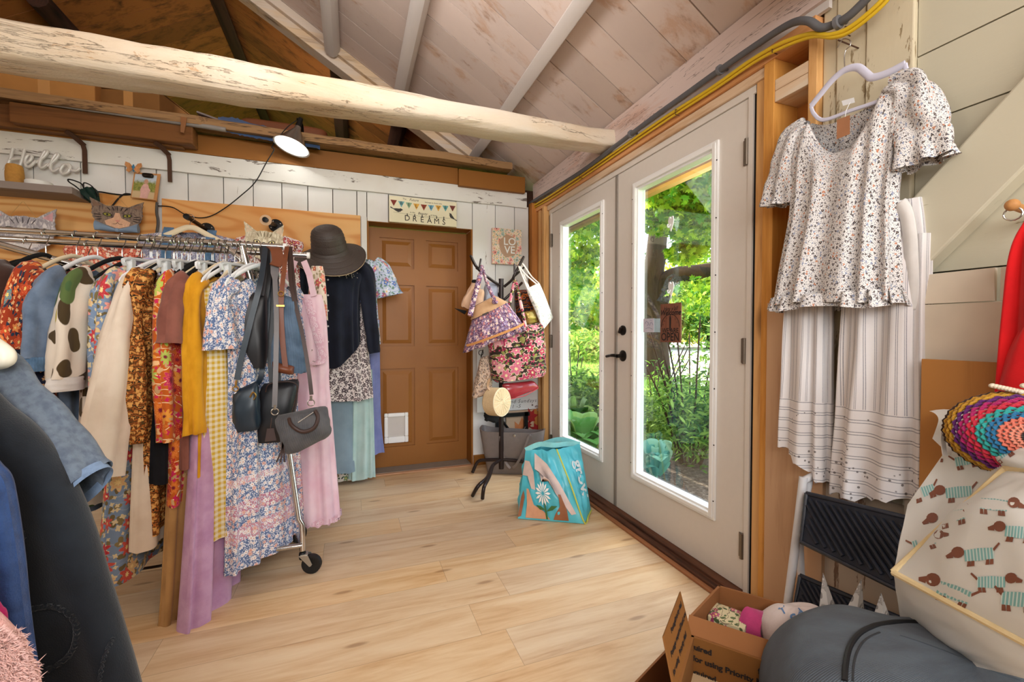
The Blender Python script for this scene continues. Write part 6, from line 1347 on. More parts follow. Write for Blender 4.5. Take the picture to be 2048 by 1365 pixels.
b = MB(); q = at(1680, 84, 'X', XB); b.tube([q+V((.085, .0, 0)), q+V((-.008, 0, .004))], .0022, 7); tag(setorg(b.build('nail', M_iron), q), 'nail in the old white post holding the blouse hanger', 'nail')
# blouse
t = thing('floral_blouse', 'white blouse with tiny dark flowers and a kraft tag, hung by the doors', 'blouse', (XB, .9, 1.2), 'outfit on the right wall')
prof = [(0, .145, .010, 0), (.05, .155, .03, .001), (.13, .158, .045, .004), (.26, .153, .05, .008), (.34, .153, .052, .010), (.48, .168, .062, .013), (.615, .182, .07, .016)]
b = MB(); body(b, ctop, wy, nx, prof, slope=.03, neck=(.105, .155, .05), k=15, seed=2.2, lean=(0, .025, 0), n=120, m=40, hem=.006); b.build('bodice', bl_g, t, ang=180)
for s in (-1, 1):
    sh = ctop+wy*(s*.15)+V((0, 0, -.028)); b = MB()
    path = [sh-wy*(s*.035)+V((0, 0, .010)), sh+wy*(s*.012)+V((0, 0, -.018)), sh+wy*(s*.030)+V((0, 0, -.09)), sh+wy*(s*.042)+V((0, 0, -.17)), sh+wy*(s*.050)+V((0, 0, -.235))]
    sleeve(b, path, [.02, .038, .052, .060, .058], .6, wy, 4+s, .008, n=44, frill=.016); b.build('sleeve', bl_g, t, ang=180)
b = MB(); rings = []
for j in range(8):
    q = j/7; rings.append([ctop+V((0, .025*.9, 0))+wy*((.187+.012*q)*sgp(cos(a), .75))+nx*((.066+.012*q)*sgp(sin(a), .8)+.016*sin(15*a+2)+.004*sin(31*a))+V((0, 0, -.585-.045*q+.006*sin(5*a)*q)) for a in [2*pi*k/120 for k in range(120)]])
b.loft(rings, True); b.build('hem_ruffle', bl_g, t, ang=180)
b = MB(); q = at(1688, 252, 'X', XB-.062); b.hexa([at(u, v, 'X', XB-.062) for u, v in [(1674, 240), (1700, 230), (1700, 268), (1673, 279)]], [at(u, v, 'X', XB-.060) for u, v in [(1674, 240), (1700, 230), (1700, 268), (1673, 279)]]); b.build('price_tag', plain('kraft_tag2', '#a4714f', .8), t, smooth=False)
b = MB(); b.tube([at(1690, 236, 'X', XB-.061), at(1692, 222, 'X', XB-.05), at(1700, 205, 'X', XB-.03)], .0008, 5); b.build('tag_string', M_whp, t)
b = MB(); b.hexa([at(u, v, 'X', XB+.025) for u, v in [(1683, 202), (1708, 195), (1710, 205), (1686, 212)]], [at(u, v, 'X', XB+.027) for u, v in [(1683, 202), (1708, 195), (1710, 205), (1686, 212)]]); b.build('neck_label', M_whp, t, smooth=False)
# striped trousers
def stripe_mat():
    g = G('striped_cotton'); v = g.coord('UV'); s = g.n('SeparateXYZ', {0: v}); sc = g.coord('Object'); z = g.n('SeparateXYZ', {0: sc}).outputs[2]
    def lines(x, per, offs, w):
        f = g.m_('FRACT', g.m_('DIVIDE', x, per)); o = None
        for of in offs:
            d = g.sm(g.m_('ABSOLUTE', g.m_('SUBTRACT', f, of)), w, w*.4); o = d if o is None else g.m_('MAXIMUM', o, d)
        return o
    low = g.m_('LESS_THAN', z, .27)
    a = g.m_('MULTIPLY', lines(s.outputs[0], .029, (.33, .52), .055), g.m_('SUBTRACT', 1.0, low)); c = g.m_('MULTIPLY', lines(z, .036, (.4, .62), .05), low)
    ln = g.m_('MAXIMUM', a, c); nz = g.noise(v, 300, 2); ln = g.m_('MULTIPLY', ln, g.m_('ADD', .45, g.m_('MULTIPLY', nz, .5)))
    col = g.mix(ln, '#e6e2e2', '#6f6f7a')
    vo = g.n('TexVoronoi', {'Vector': g.vm('MULTIPLY', sc, (60, 60, 60)), 'Scale': 1.0}); eye = g.m_('MULTIPLY', g.sm(vo.outputs['Distance'], .26, .18), g.m_('LESS_THAN', z, .115))
    eye2 = g.m_('MULTIPLY', g.m_('MULTIPLY', g.sm(vo.outputs['Distance'], .2, .14), low), g.m_('GREATER_THAN', g.noise(sc, 14, 1), .56)); eye = g.m_('MAXIMUM', eye, eye2)
    col = g.mix(g.m_('MULTIPLY', eye, .8), col, '#57504e')
    return g.out(col, .85, bump=g.m_('SUBTRACT', g.noise(v, 500, 2), g.m_('MULTIPLY', eye, 1.5)), bstr=.25, bdist=.003, spec=.2, trans=.05)
M_str = stripe_mat()
zb_ = .60
t = thing('striped_trousers', 'white cropped trousers with grey stripes and eyelet lace hems', 'trousers', (XB, .9, zb_), 'outfit on the right wall')
XP = XB+.035
def leg(cy, hw0, hw1, ztop, zbot, seed, hemf):
    b = MB(); L = ztop-zbot
    body(b, (XP, cy, ztop), wy, nx, [(0, hw0, .035, .004), (L*.35, hw0*1.02, .042, .009), (L*.7, (hw0+hw1)/2, .046, .012), (L, hw1, .05, .015)], slope=0, k=8, seed=seed, n=100, m=34, hem=.005, hemfn=hemf); return b.build('trouser_leg', M_str, t, ang=180)
sc1 = lambda x, sy: .010*abs(sin(x*9))+.006*sin(x*3)
leg(1.030, .072, .080, 1.36, .655, 3.0, lambda x, sy: .010*abs(sin(x*8))-.05*x)
leg(.808, .104, .124, 1.36, .625, 5.5, lambda x, sy: .010*abs(sin(x*9))-.012+.035*x)
b = MB(); body(b, (XP, .90, 1.46), wy, nx, [(0, .175, .03, .003), (.08, .185, .04, .006), (.2, .19, .045, .006)], slope=0, k=9, seed=8, n=90); b.build('waist', M_str, t, ang=180)
b = MB(); b.strap(curve_pts([at(1800, 405, 'X', 1.40), at(1812, 425, 'X', 1.40), at(1820, 470, 'X', 1.405), at(1824, 560, 'X', 1.41), at(1822, 620, 'X', 1.42)], 6), .03, .006, (0, 1, 0)); b.build('waist_sash', C['white'], t, ang=180)
# white cardboard panel, wood board
t = thing('white_carton', 'flattened white corrugated carton leaning on the cream wall below the brace', 'box', (1.44, .62, .42))
yl, yr = .745, .49
b = MB(); b.b2(1.425, 1.437, yr, yl, .42, 1.17); b.build('front_panel', plain('white_corrugated', '#cfc3b0', .85, var=.05, vs=12, bump=.15), t, smooth=False, bevel=.002)
b = MB(); b.hexa([V((1.424, yl, 1.172)), V((1.424, .575, 1.172)), V((1.438, .58, 1.252)), V((1.438, yl-.02, 1.25))], [V((1.436, yl, 1.172)), V((1.436, .575, 1.172)), V((1.449, .58, 1.252)), V((1.449, yl-.02, 1.25))]); b.build('top_flap', plain('white_corrugated', '#cfc3b0', .85), t, smooth=False)
b = MB(); b.b2(1.428, 1.437, .50, .566, 1.172, 1.25); b.build('side_flap', plain('white_corrugated', '#cfc3b0'), t, smooth=False)
b = MB(); q = at(1845, 718, 'X', 1.39); b.b2(1.385, 1.395, .40, q.y, .30, q.z); b.t = 0; tag(setorg(b.build('wood_board', wood('oak_panel', '#b0793f', '#8a5a2a', 'Z', .5, rough=.5, knots=False, seed=61), smooth=False, bevel=.0015), (1.39, .55, .30)), 'oak coloured laminate board standing upright behind the white bag', 'board')
b = MB(); b.b2(1.47, 1.497, .62, 1.03, .02, .60); tag(setorg(b.build('peeling_board', paint('peeling_plank', '#c9b8a4', '#6e4a32', 1.6, axis='Z', seed=21), smooth=False, bevel=.004), (1.48, .8, .02)), 'old board with peeling paint behind the step ladder', 'board')
# step ladder, folded
t = thing('step_ladder', 'folded step ladder with dark navy ribbed treads and white tube frame', 'ladder', (1.34, .85, 0))
M_tread = plain('navy_tread', '#1e232e', .45, spec=.5, var=.25, vs=25, bump=.2); M_tube = plain('white_tube', '#d9d9dc', .35, var=.02)
def tread(pts, x, name):
    P = [V((x+dx, at(u, v, 'X', x+dx).y, at(u, v, 'X', x+dx).z)) for (u, v, dx) in pts]; b = MB()
    n = ((P[1]-P[0]).cross(P[3]-P[0])).normalized(); n = n if n.x < 0 else -n
    def PP(a, c): return lerp(lerp(P[0], P[1], a), lerp(P[3], P[2], a), c)
    b.hexa([p-n*.02 for p in P], P)
    nr = 26
    for i in range(-8, nr):
        a0 = i/14.0; seg = []
        for q in range(9):
            c = q/8; a = a0+c*.42
            if .03 < a < .97 and .04 < c < .96: seg.append(PP(a, c)+n*.002)
        if len(seg) > 1: b.tube(seg, .0055, 6)
    b.tube([PP(.01, .02), PP(.99, .02), PP(.99, .98), PP(.01, .98), PP(.01, .02)], .007, 8)
    b.build('tread', M_tread, t, ang=50)
tread([(1612, 985, 0), (1845, 1040, .0), (1884, 1228, -.06), (1600, 1086, -.06)], 1.36, 'tread')
tread([(1600, 1150, 0), (1800, 1235, 0), (1800, 1330, -.05), (1585, 1225, -.05)], 1.33, 'tread')
b = MB(); b.tube(curve_pts([at(1607, 955, 'X', 1.385), at(1596, 1050, 'X', 1.36), at(1578, 1190, 'X', 1.33), at(1572, 1240, 'X', 1.32), V((1.30, 1.01, .0))], 5), .0125, 12); b.build('leg', M_tube, t)
b = MB(); b.tube(curve_pts([at(1607, 955, 'X', 1.385)+V((.03, 0, 0)), at(1600, 1100, 'X', 1.39), V((1.43, 1.0, .0))], 5), .011, 12); b.build('leg', M_tube, t)
b = MB(); b.tube(curve_pts([at(1607, 962, 'X', 1.385), V((1.44, .985, .64)), V((1.478, .96, .70)), V((1.478, .75, .72)), at(1838, 926, 'X', 1.455), at(1856, 955, 'X', 1.42), at(1870, 1010, 'X', 1.39), V((1.34, .62, .3)), V((1.30, .62, 0))], 6), .0115, 12); b.build('frame_loop', M_tube, t)
# red cloth on a peg
t = thing('red_scarf', 'bright red cloth hanging from a peg at the right edge', 'scarf', (1.36, .45, 1.0)); M_red = cloth('red_cotton', '#d01418', '#b00d12', sc=5, bump=.2)
b = MB(); cy = .455; p = V((1.36, .485, zrow(440, 1.36, .485))); body(b, p, wy, nx, [(0, .02, .01, .002), (.06, .035, .03, .005), (.2, .045, .04, .008), (.55, .06, .045, .01)], slope=0, k=5, seed=3, n=60); b.build('upper_fold', M_red, t, ang=180)
b = MB(); p = V((1.33, .475, zrow(640, 1.33, .475))); body(b, p, wy, nx, [(0, .012, .01, .002), (.05, .03, .02, .003), (.12, .05, .025, .004), (.2, .062, .03, .006)], slope=0, k=3, seed=5, n=60, m=18); b.build('lower_fold', M_red, t, ang=180)
b = MB(); q = at(2040, 425, 'X', 1.40); b.tube([q+V((.095, 0, .0)), q+V((-.03, .0, .012))], .009, 10); b.sq(q+V((-.032, 0, .013)), (.013, .013, .013), 1, 1, 12, 8); tag(setorg(b.build('wooden_peg', wood('peg_wood', '#c08a54', '#9a6534', 'X', 1, knots=False)), q), 'turned wooden peg holding the red cloth', 'peg')
b = MB(); ring(b, at(2026, 428, 'X', 1.37), .014, .002, (1, .3, 0)); tag(setorg(b.build('key_ring', M_nick), at(2026, 428, 'X', 1.37)), 'metal ring hung beside the wooden peg above the red cloth', 'ring')
# ================================================================= boxes on the floor, lower right
M_cb = plain('brown_cardboard', '#8f5d34', .85, var=.05, vs=9, bump=.12); M_cbi = plain('printed_cardboard', '#80511f', .8, var=.05, vs=9, bump=.1)
def open_box(name, lab, A, B, Cc, zt, zb, th=.006, m=M_cb, cat='box'):
    """A far-left, B near-left, Cc near-right rim corners"""
    A, B, Cc = V(A), V(B), V(Cc); Dd = A+Cc-B; t = thing(name, lab, cat, ((A.x+Cc.x)/2, (A.y+Cc.y)/2, zb)); b = MB(); cen = (A+Cc)/2
    for p, q in ((A, B), (B, Cc), (Cc, Dd), (Dd, A)):
        n = (q-p).cross(V((0, 0, 1))).normalized(); n = n if (cen-p).dot(n) > 0 else -n
        P = [V((p.x, p.y, zb)), V((q.x, q.y, zb)), V((q.x, q.y, zt)), V((p.x, p.y, zt))]; b.hexa([x+n*th for x in P], P)
    b.hexa([V((p.x, p.y, zb)) for p in (A, B, Cc, Dd)], [V((p.x, p.y, zb+.005)) for p in (A, B, Cc, Dd)]); b.build('box_body', m, t, smooth=False); return t, A, B, Cc, Dd
ZT = .375
A, B = at(1437, 1171, 'Z', ZT), at(1378, 1233, 'Z', ZT); Cn = at(1556, 1290, 'Z', ZT)
tA, A, B, Cn, Dn = open_box('shipping_box', 'open brown shipping box holding a soap carton and pink slipper', A, B, Cn, ZT, .16)
b = MB(); nn = (Cn-B).cross(V((0, 0, 1))).normalized(); nn = nn if nn.y < 0 else -nn
b.hexa([B, Cn, Cn+nn*.030+V((0, 0, -.030)), B+nn*.030+V((0, 0, -.030))], [p+V((0, 0, .004)) for p in [B, Cn, Cn+nn*.030+V((0, 0, -.030)), B+nn*.030+V((0, 0, -.030))]]); b.build('box_flap', M_cb, tA, smooth=False)
# nearer box printed on its inside
Z2 = .352
A2 = B+nn*.014+(Cn-B).normalized()*.012; A2.z = Z2; D2 = A2+(Cn-B)*.96; dirn = ((A2-D2).cross(V((0, 0, 1)))).normalized(); dirn = dirn if dirn.y < 0 else -dirn; A2 = A2+dirn*.022; D2 = D2+dirn*.022
B2 = A2+dirn*.20; C2 = D2+dirn*.20
tB, A2, B2, C2, D2 = open_box('printed_box', 'open box with printed inside walls, nearest in the right corner', A2, B2, C2, Z2, .16, m=M_cbi)
fl_ = [A2, B2, at(1322, 1290, 'Z', .40), at(1362, 1184, 'Z', .42)]
h0, h1 = A2+V((0, 0, .001)), B2; f1 = px(1316, 1266, (at(1316, 1266, 'Z', .36)-EYE).dot(cF)*.99)
ft = at(1361, 1183, 'Z', .405); flv = ft-A2; f_b = B2+flv
b = MB(); b.hexa([A2, B2, f_b, ft], [p+V((-.004, 0, -.002)) for p in (A2, B2, f_b, ft)]); b.build('box_flap', M_cbi, tB, smooth=False)
b = MB(); ex = (B2-A2).normalized(); ey = (ft-A2).normalized(); nrm = ex.cross(ey)
fw = (B2-A2).length; fh = (ft-A2).length
for (a, c, s_) in [(.30, .80, 'Priority Mail'), (.60, .80, 'Postage'), (.2, .52, 'Thank you'), (.62, .52, 'Postage required'), (.4, .24, 'Priority Mail'), (.8, .24, 'for using')]:
    put_text(b, s_, .016, A2+ex*(fw*a)+ey*(fh*c)-nrm*.0 , -ex, ey, lift=.0016, bold=.0006); 
b2_ = MB()
xw = (D2-A2).normalized(); yw = V((0, 0, 1)); o_ = A2+dirn*.0075
for (a, dz, s_) in [(.12, -.022, 'quired'), (.47, -.05, 'for using Priority Mail'), (.95, -.025, 'for using'), (.13, -.083, 'required'), (.62, -.098, 'Thank you for using'), (.3, -.12, 'Postage required')]:
    put_text(b, s_, .019, o_+xw*((D2-A2).length*a)+yw*dz, xw, yw, lift=.0012, bold=.0006)
b.build('printed_lettering', M_ink, tB, smooth=False, label='black printed shipping text')
b = MB(); c = at(1440, 1400, 'Z', .22); b.box((c.x, c.y, .215), (.20, .12, .10), -.55); tag(setorg(b.build('pale_box', plain('pale_wood_box', '#c9ac86', .6, var=.05), smooth=False, bevel=.006), (c.x, c.y, .165)), 'pale smooth box inside the printed shipping box', 'box')
# large carton underneath
A3, B3 = at(1345, 1285, 'Z', .155), at(1262, 1372, 'Z', .155); C3 = B3+(Cn-B)*1.9
open_box('large_carton', 'large brown carton on the floor under the smaller shipping boxes', A3, B3, C3, .155, .0)
# contents of the far box
c = at(1458, 1236, 'Z', .33); t = thing('soap_carton', 'small floral carton box lying inside the open shipping box', 'carton', (c.x, c.y, .165))
M_soap = floral('soap_print', '#d8cda6', ['#9a3f63', '#b5607f'], leaf='#5f7048', scale=26, r0=.3, seed=81, lines='#6b5a4a')
b = MB(); Mr = Matrix.Rotation(.55, 3, 'Z'); h = .085
q = [V((c.x, c.y, z))+Mr @ V((x, y, 0)) for z in (.17, .338) for x, y in ((-.038, -.045), (.038, -.045), (.038, .045), (-.038, .045))]
b.add(q, [(3, 2, 1, 0), (4, 5, 6, 7), (0, 1, 5, 4), (1, 2, 6, 5), (2, 3, 7, 6), (3, 0, 4, 7)], [[(0, 0), (.08, 0), (.08, .09), (0, .09)]]*6); b.build('carton_body', M_soap, t, smooth=False, bevel=.003)
b = MB(); b.box(V((c.x, c.y, .25))+Mr @ V((.0385, 0, 0)), (.001, .08, .15), Mr); b.build('side_label', plain('plum_label', '#7a2a4a', .5), t, smooth=False)
c = at(1520, 1250, 'Z', .335); t = thing('pink_slipper', 'pink felt slipper in the open shipping box', 'slipper', (c.x, c.y, .28)); M_pf = cloth('pink_felt', '#c0447a', '#a5386a', sc=20)
b = MB(); b.strap(curve_pts([c+V((-.03, -.02, -.06)), c+V((-.035, 0, -.01)), c+V((-.012, .01, .022)), c+V((.012, .008, .02)), c+V((.02, 0, -.03)), c+V((.03, -.02, -.08))], 6), .05, .008, (.5, -.9, .2)); b.build('slipper_upper', M_pf, t)
b = MB(); b.strap(curve_pts([c+V((-.01, -.02, -.05)), c+V((-.004, -.015, .0)), c+V((.014, -.012, .016)), c+V((.04, -.02, -.06))], 6), .03, .006, (.5, -.9, .2)); b.build('slipper_lining', cloth('light_pink_felt', '#d98ab0'), t)
b = MB(); b.box(c+V((.024, -.02, .0)), (.006, .02, .03), .4); b.build('kraft_label', M_card, t, smooth=False)
c = at(1585, 1255, 'Z', .36); t = thing('cloth_pouch', 'white cloth pouch with blue outlined letters beside the pink slipper', 'pouch', (c.x, c.y, .20))
bp = MB(); bp.sq((c.x+.02, c.y+.0, .30), (.088, .06, .106), .65, .65, 64, 40, Matrix.Rotation(-.5, 3, 'Z'), wob=.018, wf=15, seed=4); bp.build('pouch_body', cloth('white_pouch', '#e3d6d3', '#cfc0bb', sc=9), t, ang=180)
tr = bvh(bp); b = MB()
for ch, u, v, sz_, rt in (('T', 1566, 1222, 22, -.5), ('S', 1588, 1240, 30, -.3), ('A', 1600, 1224, 20, -.4)):
    vs, fs = text_pts(ch, 1.0, bold=.02); P = []
    for p in vs:
        x, y = p.x*cos(rt)+p.y*sin(rt), -p.x*sin(rt)+p.y*cos(rt); hq = hit(tr, u+x*sz_, v-y*sz_, .003); P.append(hq)
    if all(p is not None for p in P): b.add(P, fs)
if b.v: b.build('blue_letters', plain('letter_blue', '#5f86b5', .6), t, smooth=False)
# paper cones
M_pap = floral('paper_swirl', '#dcd8d3', ['#b0aba6', '#a8a39f'], leaf='#a9a4a0', scale=40, r0=.42, petals=2, center='#dcd8d3', seed=83)
for i, (ut, vt, ul, ur, vb, d) in enumerate([(1646, 1146, 1634, 1690, 1230, 1.16), (1723, 1158, 1672, 1732, 1228, 1.12), (1762, 1186, 1738, 1790, 1226, 1.10)]):
    a, l, r_ = px(ut, vt, d), px(ul, vb, d), px(ur, vb, d); dn = V((0, 0, -.07)); l, r_ = l+dn+(l-a)*.6, r_+dn+(r_-a)*.6; bk = (l+r_)/2+V((.05, .05, 0)); fr2 = (l+r_)/2-V((.03, .03, 0)); b = MB()
    b.add([a, l, fr2, r_, bk], [(0, 1, 2), (0, 2, 3), (0, 3, 4), (0, 4, 1), (4, 3, 2, 1)], [[(0, .1), (.0, 0), (.04, 0)], [(.02, .1), (.04, 0), (.08, 0)], [(0, .1), (.0, 0), (.04, 0)], [(0, .1), (.0, 0), (.04, 0)], [(0, 0)]*4])
    tag(setorg(b.build('paper_cone', M_pap, smooth=False), (l+r_)/2), ['tall white paper cone with grey scrolls, nearest the ladder tube', 'leaning white paper cone with a scroll border, middle of the three', 'lowest plain white paper cone, nearest the dachshund bag'][i], 'paper cone', 'paper cones behind the grey bag')
# ================================================================= dachshund bag, hat, grey bag
class Patch:
    def __init__(s, p00, p10, p11, p01, bul=.04, amp=.008, seed=0.0, curve=(0, 0, 0, 0)):
        s.p = [V(p00), V(p10), V(p11), V(p01)]; s.bul = bul; s.amp = amp; s.seed = seed; s.n = ((s.p[1]-s.p[0]).cross(s.p[3]-s.p[0])).normalized()
    def at(s, a, c):
        e = sin(pi*a)*sin(pi*c); w = noise.noise(V((a*3+s.seed, c*3, s.seed)))*s.amp+noise.noise(V((a*8+s.seed, c*6, s.seed)))*s.amp*.3
        return lerp(lerp(s.p[0], s.p[1], a), lerp(s.p[3], s.p[2], a), c)+s.n*(w*min(1, e*4)+s.bul*e**.7)
    def mesh(s, b, nu=24, nv=20):
        P = [s.at(i/nu, j/nv) for j in range(nv+1) for i in range(nu+1)]; F = [(j*(nu+1)+i, j*(nu+1)+i+1, (j+1)*(nu+1)+i+1, (j+1)*(nu+1)+i) for j in range(nv) for i in range(nu)]
        b.add(P, F, [[(i/nu*.4, j/nv*.4)]*4 for j in range(nv) for i in range(nu)]); return b
M_dach = plain('pale_canvas', '#dfe0dc', .75, var=.02, vs=14, bump=.12); M_yp = cloth('cream_piping', '#ead6a8', '#dcc48f', sc=12)
t = thing('dachshund_bag', 'large pale storage bag printed with dachshunds in striped jumpers', 'bag', (1.2, .42, .36))
K0 = px(1787, 1146, .88); K1 = px(2012, 938, .84); K1b = px(1872, 1090, .95)
T0 = px(1893, 905, .99); T1 = px(1815, 1010, 1.03); Lb = px(1800, 1235, 1.0)
R1 = px(2330, 985, .57); R0 = px(2300, 1420, .54); Rm = px(2048, 1294, .72)
b = MB()
pf = Patch(K0, R0, R1, K1, bul=.07, amp=.012, seed=1)       # front, lit warm
ps = Patch(K0, K1, T0+V((.03, 0, .03)), T1, bul=.035, amp=.008, seed=2)        # left shoulder
pf.n = -pf.n if pf.n.dot(cF) > 0 else pf.n; ps.n = -ps.n if ps.n.dot(cF) > 0 else ps.n
pu = Patch(K0, R0, R0+V((.1, .2, -.12)), Lb, bul=-.02, amp=.006, seed=3)
Tt = px(2300, 850, .78); pt_ = Patch(K1, R1, Tt, T0+V((.03, 0, .03)), bul=.03, amp=.01, seed=4)
pt_.n = -pt_.n if pt_.n.z < 0 else pt_.n
pw_ = Patch(K0, T1, T1+V((.08, -.02, -.14)), Lb, bul=.01, amp=.004, seed=5)
for p in (pf, ps, pu, pt_, pw_): p.mesh(b)
b.build('bag_body', M_dach, t, ang=60); tr = bvh(b)
b = MB()
pipe1 = [px(u, v, 1) for u, v in []]
edge = [ps.at(x/14, 0) for x in range(15)]; b.tube(edge, .0065, 8); b.tube([pf.at(x/20, 0) for x in range(21)], .0065, 8); b.tube([K1, lerp(K1, R1, .5)+V((0, 0, .01)), R1], .0065, 8); b.build('piping', M_yp, t, label='cream yellow piping')
M_teal = plain('teal_stripe_print', '#86bcbd', .7, var=.02, bump=0); M_dogb = plain('brown_dog_print', '#84523f', .7, var=.03, bump=0); M_ltl = plain('light_teal_print', '#cfe3e0', .7, var=.01, bump=0)
dogs = [(1845, 985, 30, -.35, 1), (1935, 920, 30, -.2, -1), (1865, 910, 26, .0, 1), (1915, 985, 34, -.1, 1), (2005, 905, 30, -.6, -1), (1900, 1035, 34, -.25, 1), (1990, 1010, 36, .1, -1), (1955, 1110, 38, -.1, 1), (2035, 1065, 36, .1, 1), (1905, 1185, 44, .35, 1), (2040, 1200, 44, .1, -1), (1850, 1085, 30, -.3, -1), (1985, 1165, 36, .0, -1), (2035, 985, 36, -.2, 1), (1815, 1060, 28, -.8, 1)]
tb_, br_2, lt_ = MB(), MB(), MB()
def dpoly(bb_, pts, u, v, s, rot, fl, lift):
    P = []
    for x, y in pts:
        x *= fl; xx, yy = x*cos(rot)-y*sin(rot), x*sin(rot)+y*cos(rot); q = hit(tr, u+xx*s, v+yy*s, lift)
        if q is None: return
        P.append(q)
    if max((P[i]-P[i-1]).length for i in range(len(P))) > .05: return
    bb_.add(P, [tuple(range(len(P)))])
for (u, v, s, rot, fl) in dogs[:13]:
    s *= 1.12
    for k in range(9):                    # jumper in narrow stripes
        x0, x1 = -.62+k*.155, -.62+(k+.62)*.155; h0 = .30-.05*abs((x0+.0)*1.2); dpoly(tb_, [(x0, -h0), (x1, -h0), (x1, h0), (x0, h0)], u, v, s, rot, fl, .0012)
        x2 = -.62+(k+1)*.155; dpoly(lt_, [(x1, -h0), (x2, -h0), (x2, h0), (x1, h0)], u, v, s, rot, fl, .0012)
    dpoly(br_2, [(-.92+.31*cos(a), -.20+.27*sin(a)) for a in [2*pi*k/12 for k in range(12)]], u, v, s, rot, fl, .0018)
    dpoly(br_2, [(-1.2, -.26), (-1.5, -.1), (-1.45, .04), (-1.15, .04)], u, v, s, rot, fl, .0018)
    for lx in (-.5, -.32, .38, .58): dpoly(br_2, [(lx, .27), (lx+.14, .27), (lx+.12, .52), (lx-.06, .52)], u, v, s, rot, fl, .0016)
    dpoly(br_2, [(.74, -.2), (1.05, -.48), (1.1, -.4), (.78, -.08)], u, v, s, rot, fl, .0016)
pr = tb_.build('dachshund_print', M_teal, t, smooth=False); 
if lt_.v: lt_.build('jumper_stripes', M_ltl, pr, smooth=False)
if br_2.v: br_2.build('dog_print', M_dogb, pr, smooth=False)
# folded top bag with handle loop
t = thing('folded_tote', 'folded pale dachshund tote lying on top of the storage bag', 'bag', px(1960, 900, .9)); b = MB(); rings = []
for j in range(12):
    q = j/11; l, r_ = px(1893+8*q, 850+62*q, .97-.03*q), px(2300, 835+110*q, .77-.03*q); 
    rings.append([lerp(l, r_, i/20)+V((-.012*sin(pi*q), -.02*sin(pi*q), .02*sin(pi*q)+.006*noise.noise(V((i*.3, q*2, 0))))) for i in range(21)])
bk = [[p+V((.1, .08, .01)) for p in rg] for rg in rings[::-1]]
b.loft(rings+bk, False); b.build('folded_cloth', M_dach, t, ang=180)
tr = bvh(b); d1, d2 = MB(), MB()
for (u, v, s, rot, fl) in [(1968, 868, 26, .3, 1)]:
    dpoly(d2, [(-.95+.5*cos(a), -.1+.45*sin(a)) for a in [2*pi*k/12 for k in range(12)]], u, v, s, rot, fl, .0015); dpoly(d2, [(-.3, -.3), (.2, -.3), (.3, .2), (-.2, .2)], u, v, s, rot, fl, .0012)
if d2.v: d2.build('dog_print', M_dogb, t, smooth=False)
b = MB(); b.strap(curve_pts([px(1896, 862, .965), px(1888, 862, .965), px(1886, 882, .96), px(1890, 912, .95)], 6), .010, .002, (.9, -.3, 0)); b.build('handle_loop', C['white'], t)
# crochet hat
t = thing('crochet_hat', 'chunky crocheted hat in bright rainbow stripes on the folded tote', 'hat', px(2020, 860, .88)); hc_ = px(2052, 872, .87)
ax_ = (V((-.80, -.50, .12))).normalized(); Mx = ax_.to_track_quat('Z', 'Y').to_matrix(); cols = ['#4a3326', '#b8862a', '#c9962f', '#5f2468', '#a81f5f', '#c42a3f', '#2f9a94', '#2a6f9a', '#d9745f', '#e08a72', '#1a1718', '#d8cdbc']
mats = [cloth('yarn_'+c[1:], c, sc=60, bump=.6, sheen=.3) for c in cols]; b = MB(); nr = 24
up = V((0, 0, 1))
for j in range(nr):
    q0 = j/nr; b.m = min(len(cols)-1, int(q0*len(cols))); ring_ = []
    for rr2 in (q0, q0+.33/nr, q0+.66/nr, q0+1/nr):
        ph = rr2*pi*.55; r1 = .112*cos(ph)+.006; dz = .075*sin(ph); f = .003 if 0 < (rr2-q0)*nr < .9 else -.001
        ring_.append([hc_+Mx @ V(((r1+f+.0025*sin(26*a+j*pi))*cos(a), (r1*.72+f+.0025*sin(26*a+j*pi))*sin(a), dz+f)) for a in [2*pi*k/104 for k in range(104)]])
    b.loft(ring_, True)
b.m = 0; b.build('knitted_crown', mats, t, ang=180)
b = MB(); b.tube([hc_+Mx @ V((.112*cos(a), .082*sin(a), -.010+.004*sin(9*a))) for a in [2*pi*k/40 for k in range(41)]], .007, 8, caps=False); b.build('brim_roll', mats[0], t)
b = MB(); q0 = [px(1985+i*7, 772+1.5*i*(i < 9), .89-.004*i) for i in range(12)]
for i, p in enumerate(q0): b.sq(p, (.007, .006, .005), 1, 1, 10, 6, seed=i)
tag(setorg(b.build('cream_yarn_trim', cloth('cream_yarn', '#e3d6bf', sc=40, bump=.5)), q0[5]), 'row of cream yarn bobbles behind the rainbow crochet hat', 'yarn')
# grey canvas duffel
t = thing('canvas_bag', 'grey blue canvas bag with black zip piping, closest on the right', 'bag', px(1800, 1365, .8))
M_duck = cloth('slate_canvas', '#59636d', '#4a5058', sc=7, ribs=1500, sheen=.1, bump=.3)
b = MB(); cc = px(1950, 1552, .80); Mq = Matrix.Rotation(-.62, 3, 'Z'); b.sq(cc, (.33, .20, .225), .58, .5, 96, 54, Mq, wob=.019, wf=9, seed=2); b.build('bag_body', M_duck, t, ang=180); tr = bvh(b)
def seam(pts, r_, name, m):
    P = [hit(tr, u, v, -.0005) for u, v in pts]; P = [p for p in P if p is not None]
    if len(P) > 2: b = MB(); b.tube(curve_pts(P, 5), r_, 8); b.build(name, m, t)
seam([(1690, 1364), (1692, 1330), (1700, 1295), (1718, 1270), (1745, 1255), (1775, 1248), (1810, 1245), (1860, 1248), (1920, 1262), (1980, 1284), (2045, 1310)], .0052, 'black_piping', plain('black_piping', '#151517', .5))
seam([(1706, 1364), (1708, 1330), (1716, 1302), (1732, 1280), (1760, 1266)], .002, 'zipper', plain('dark_zip', '#2b2d31', .5))
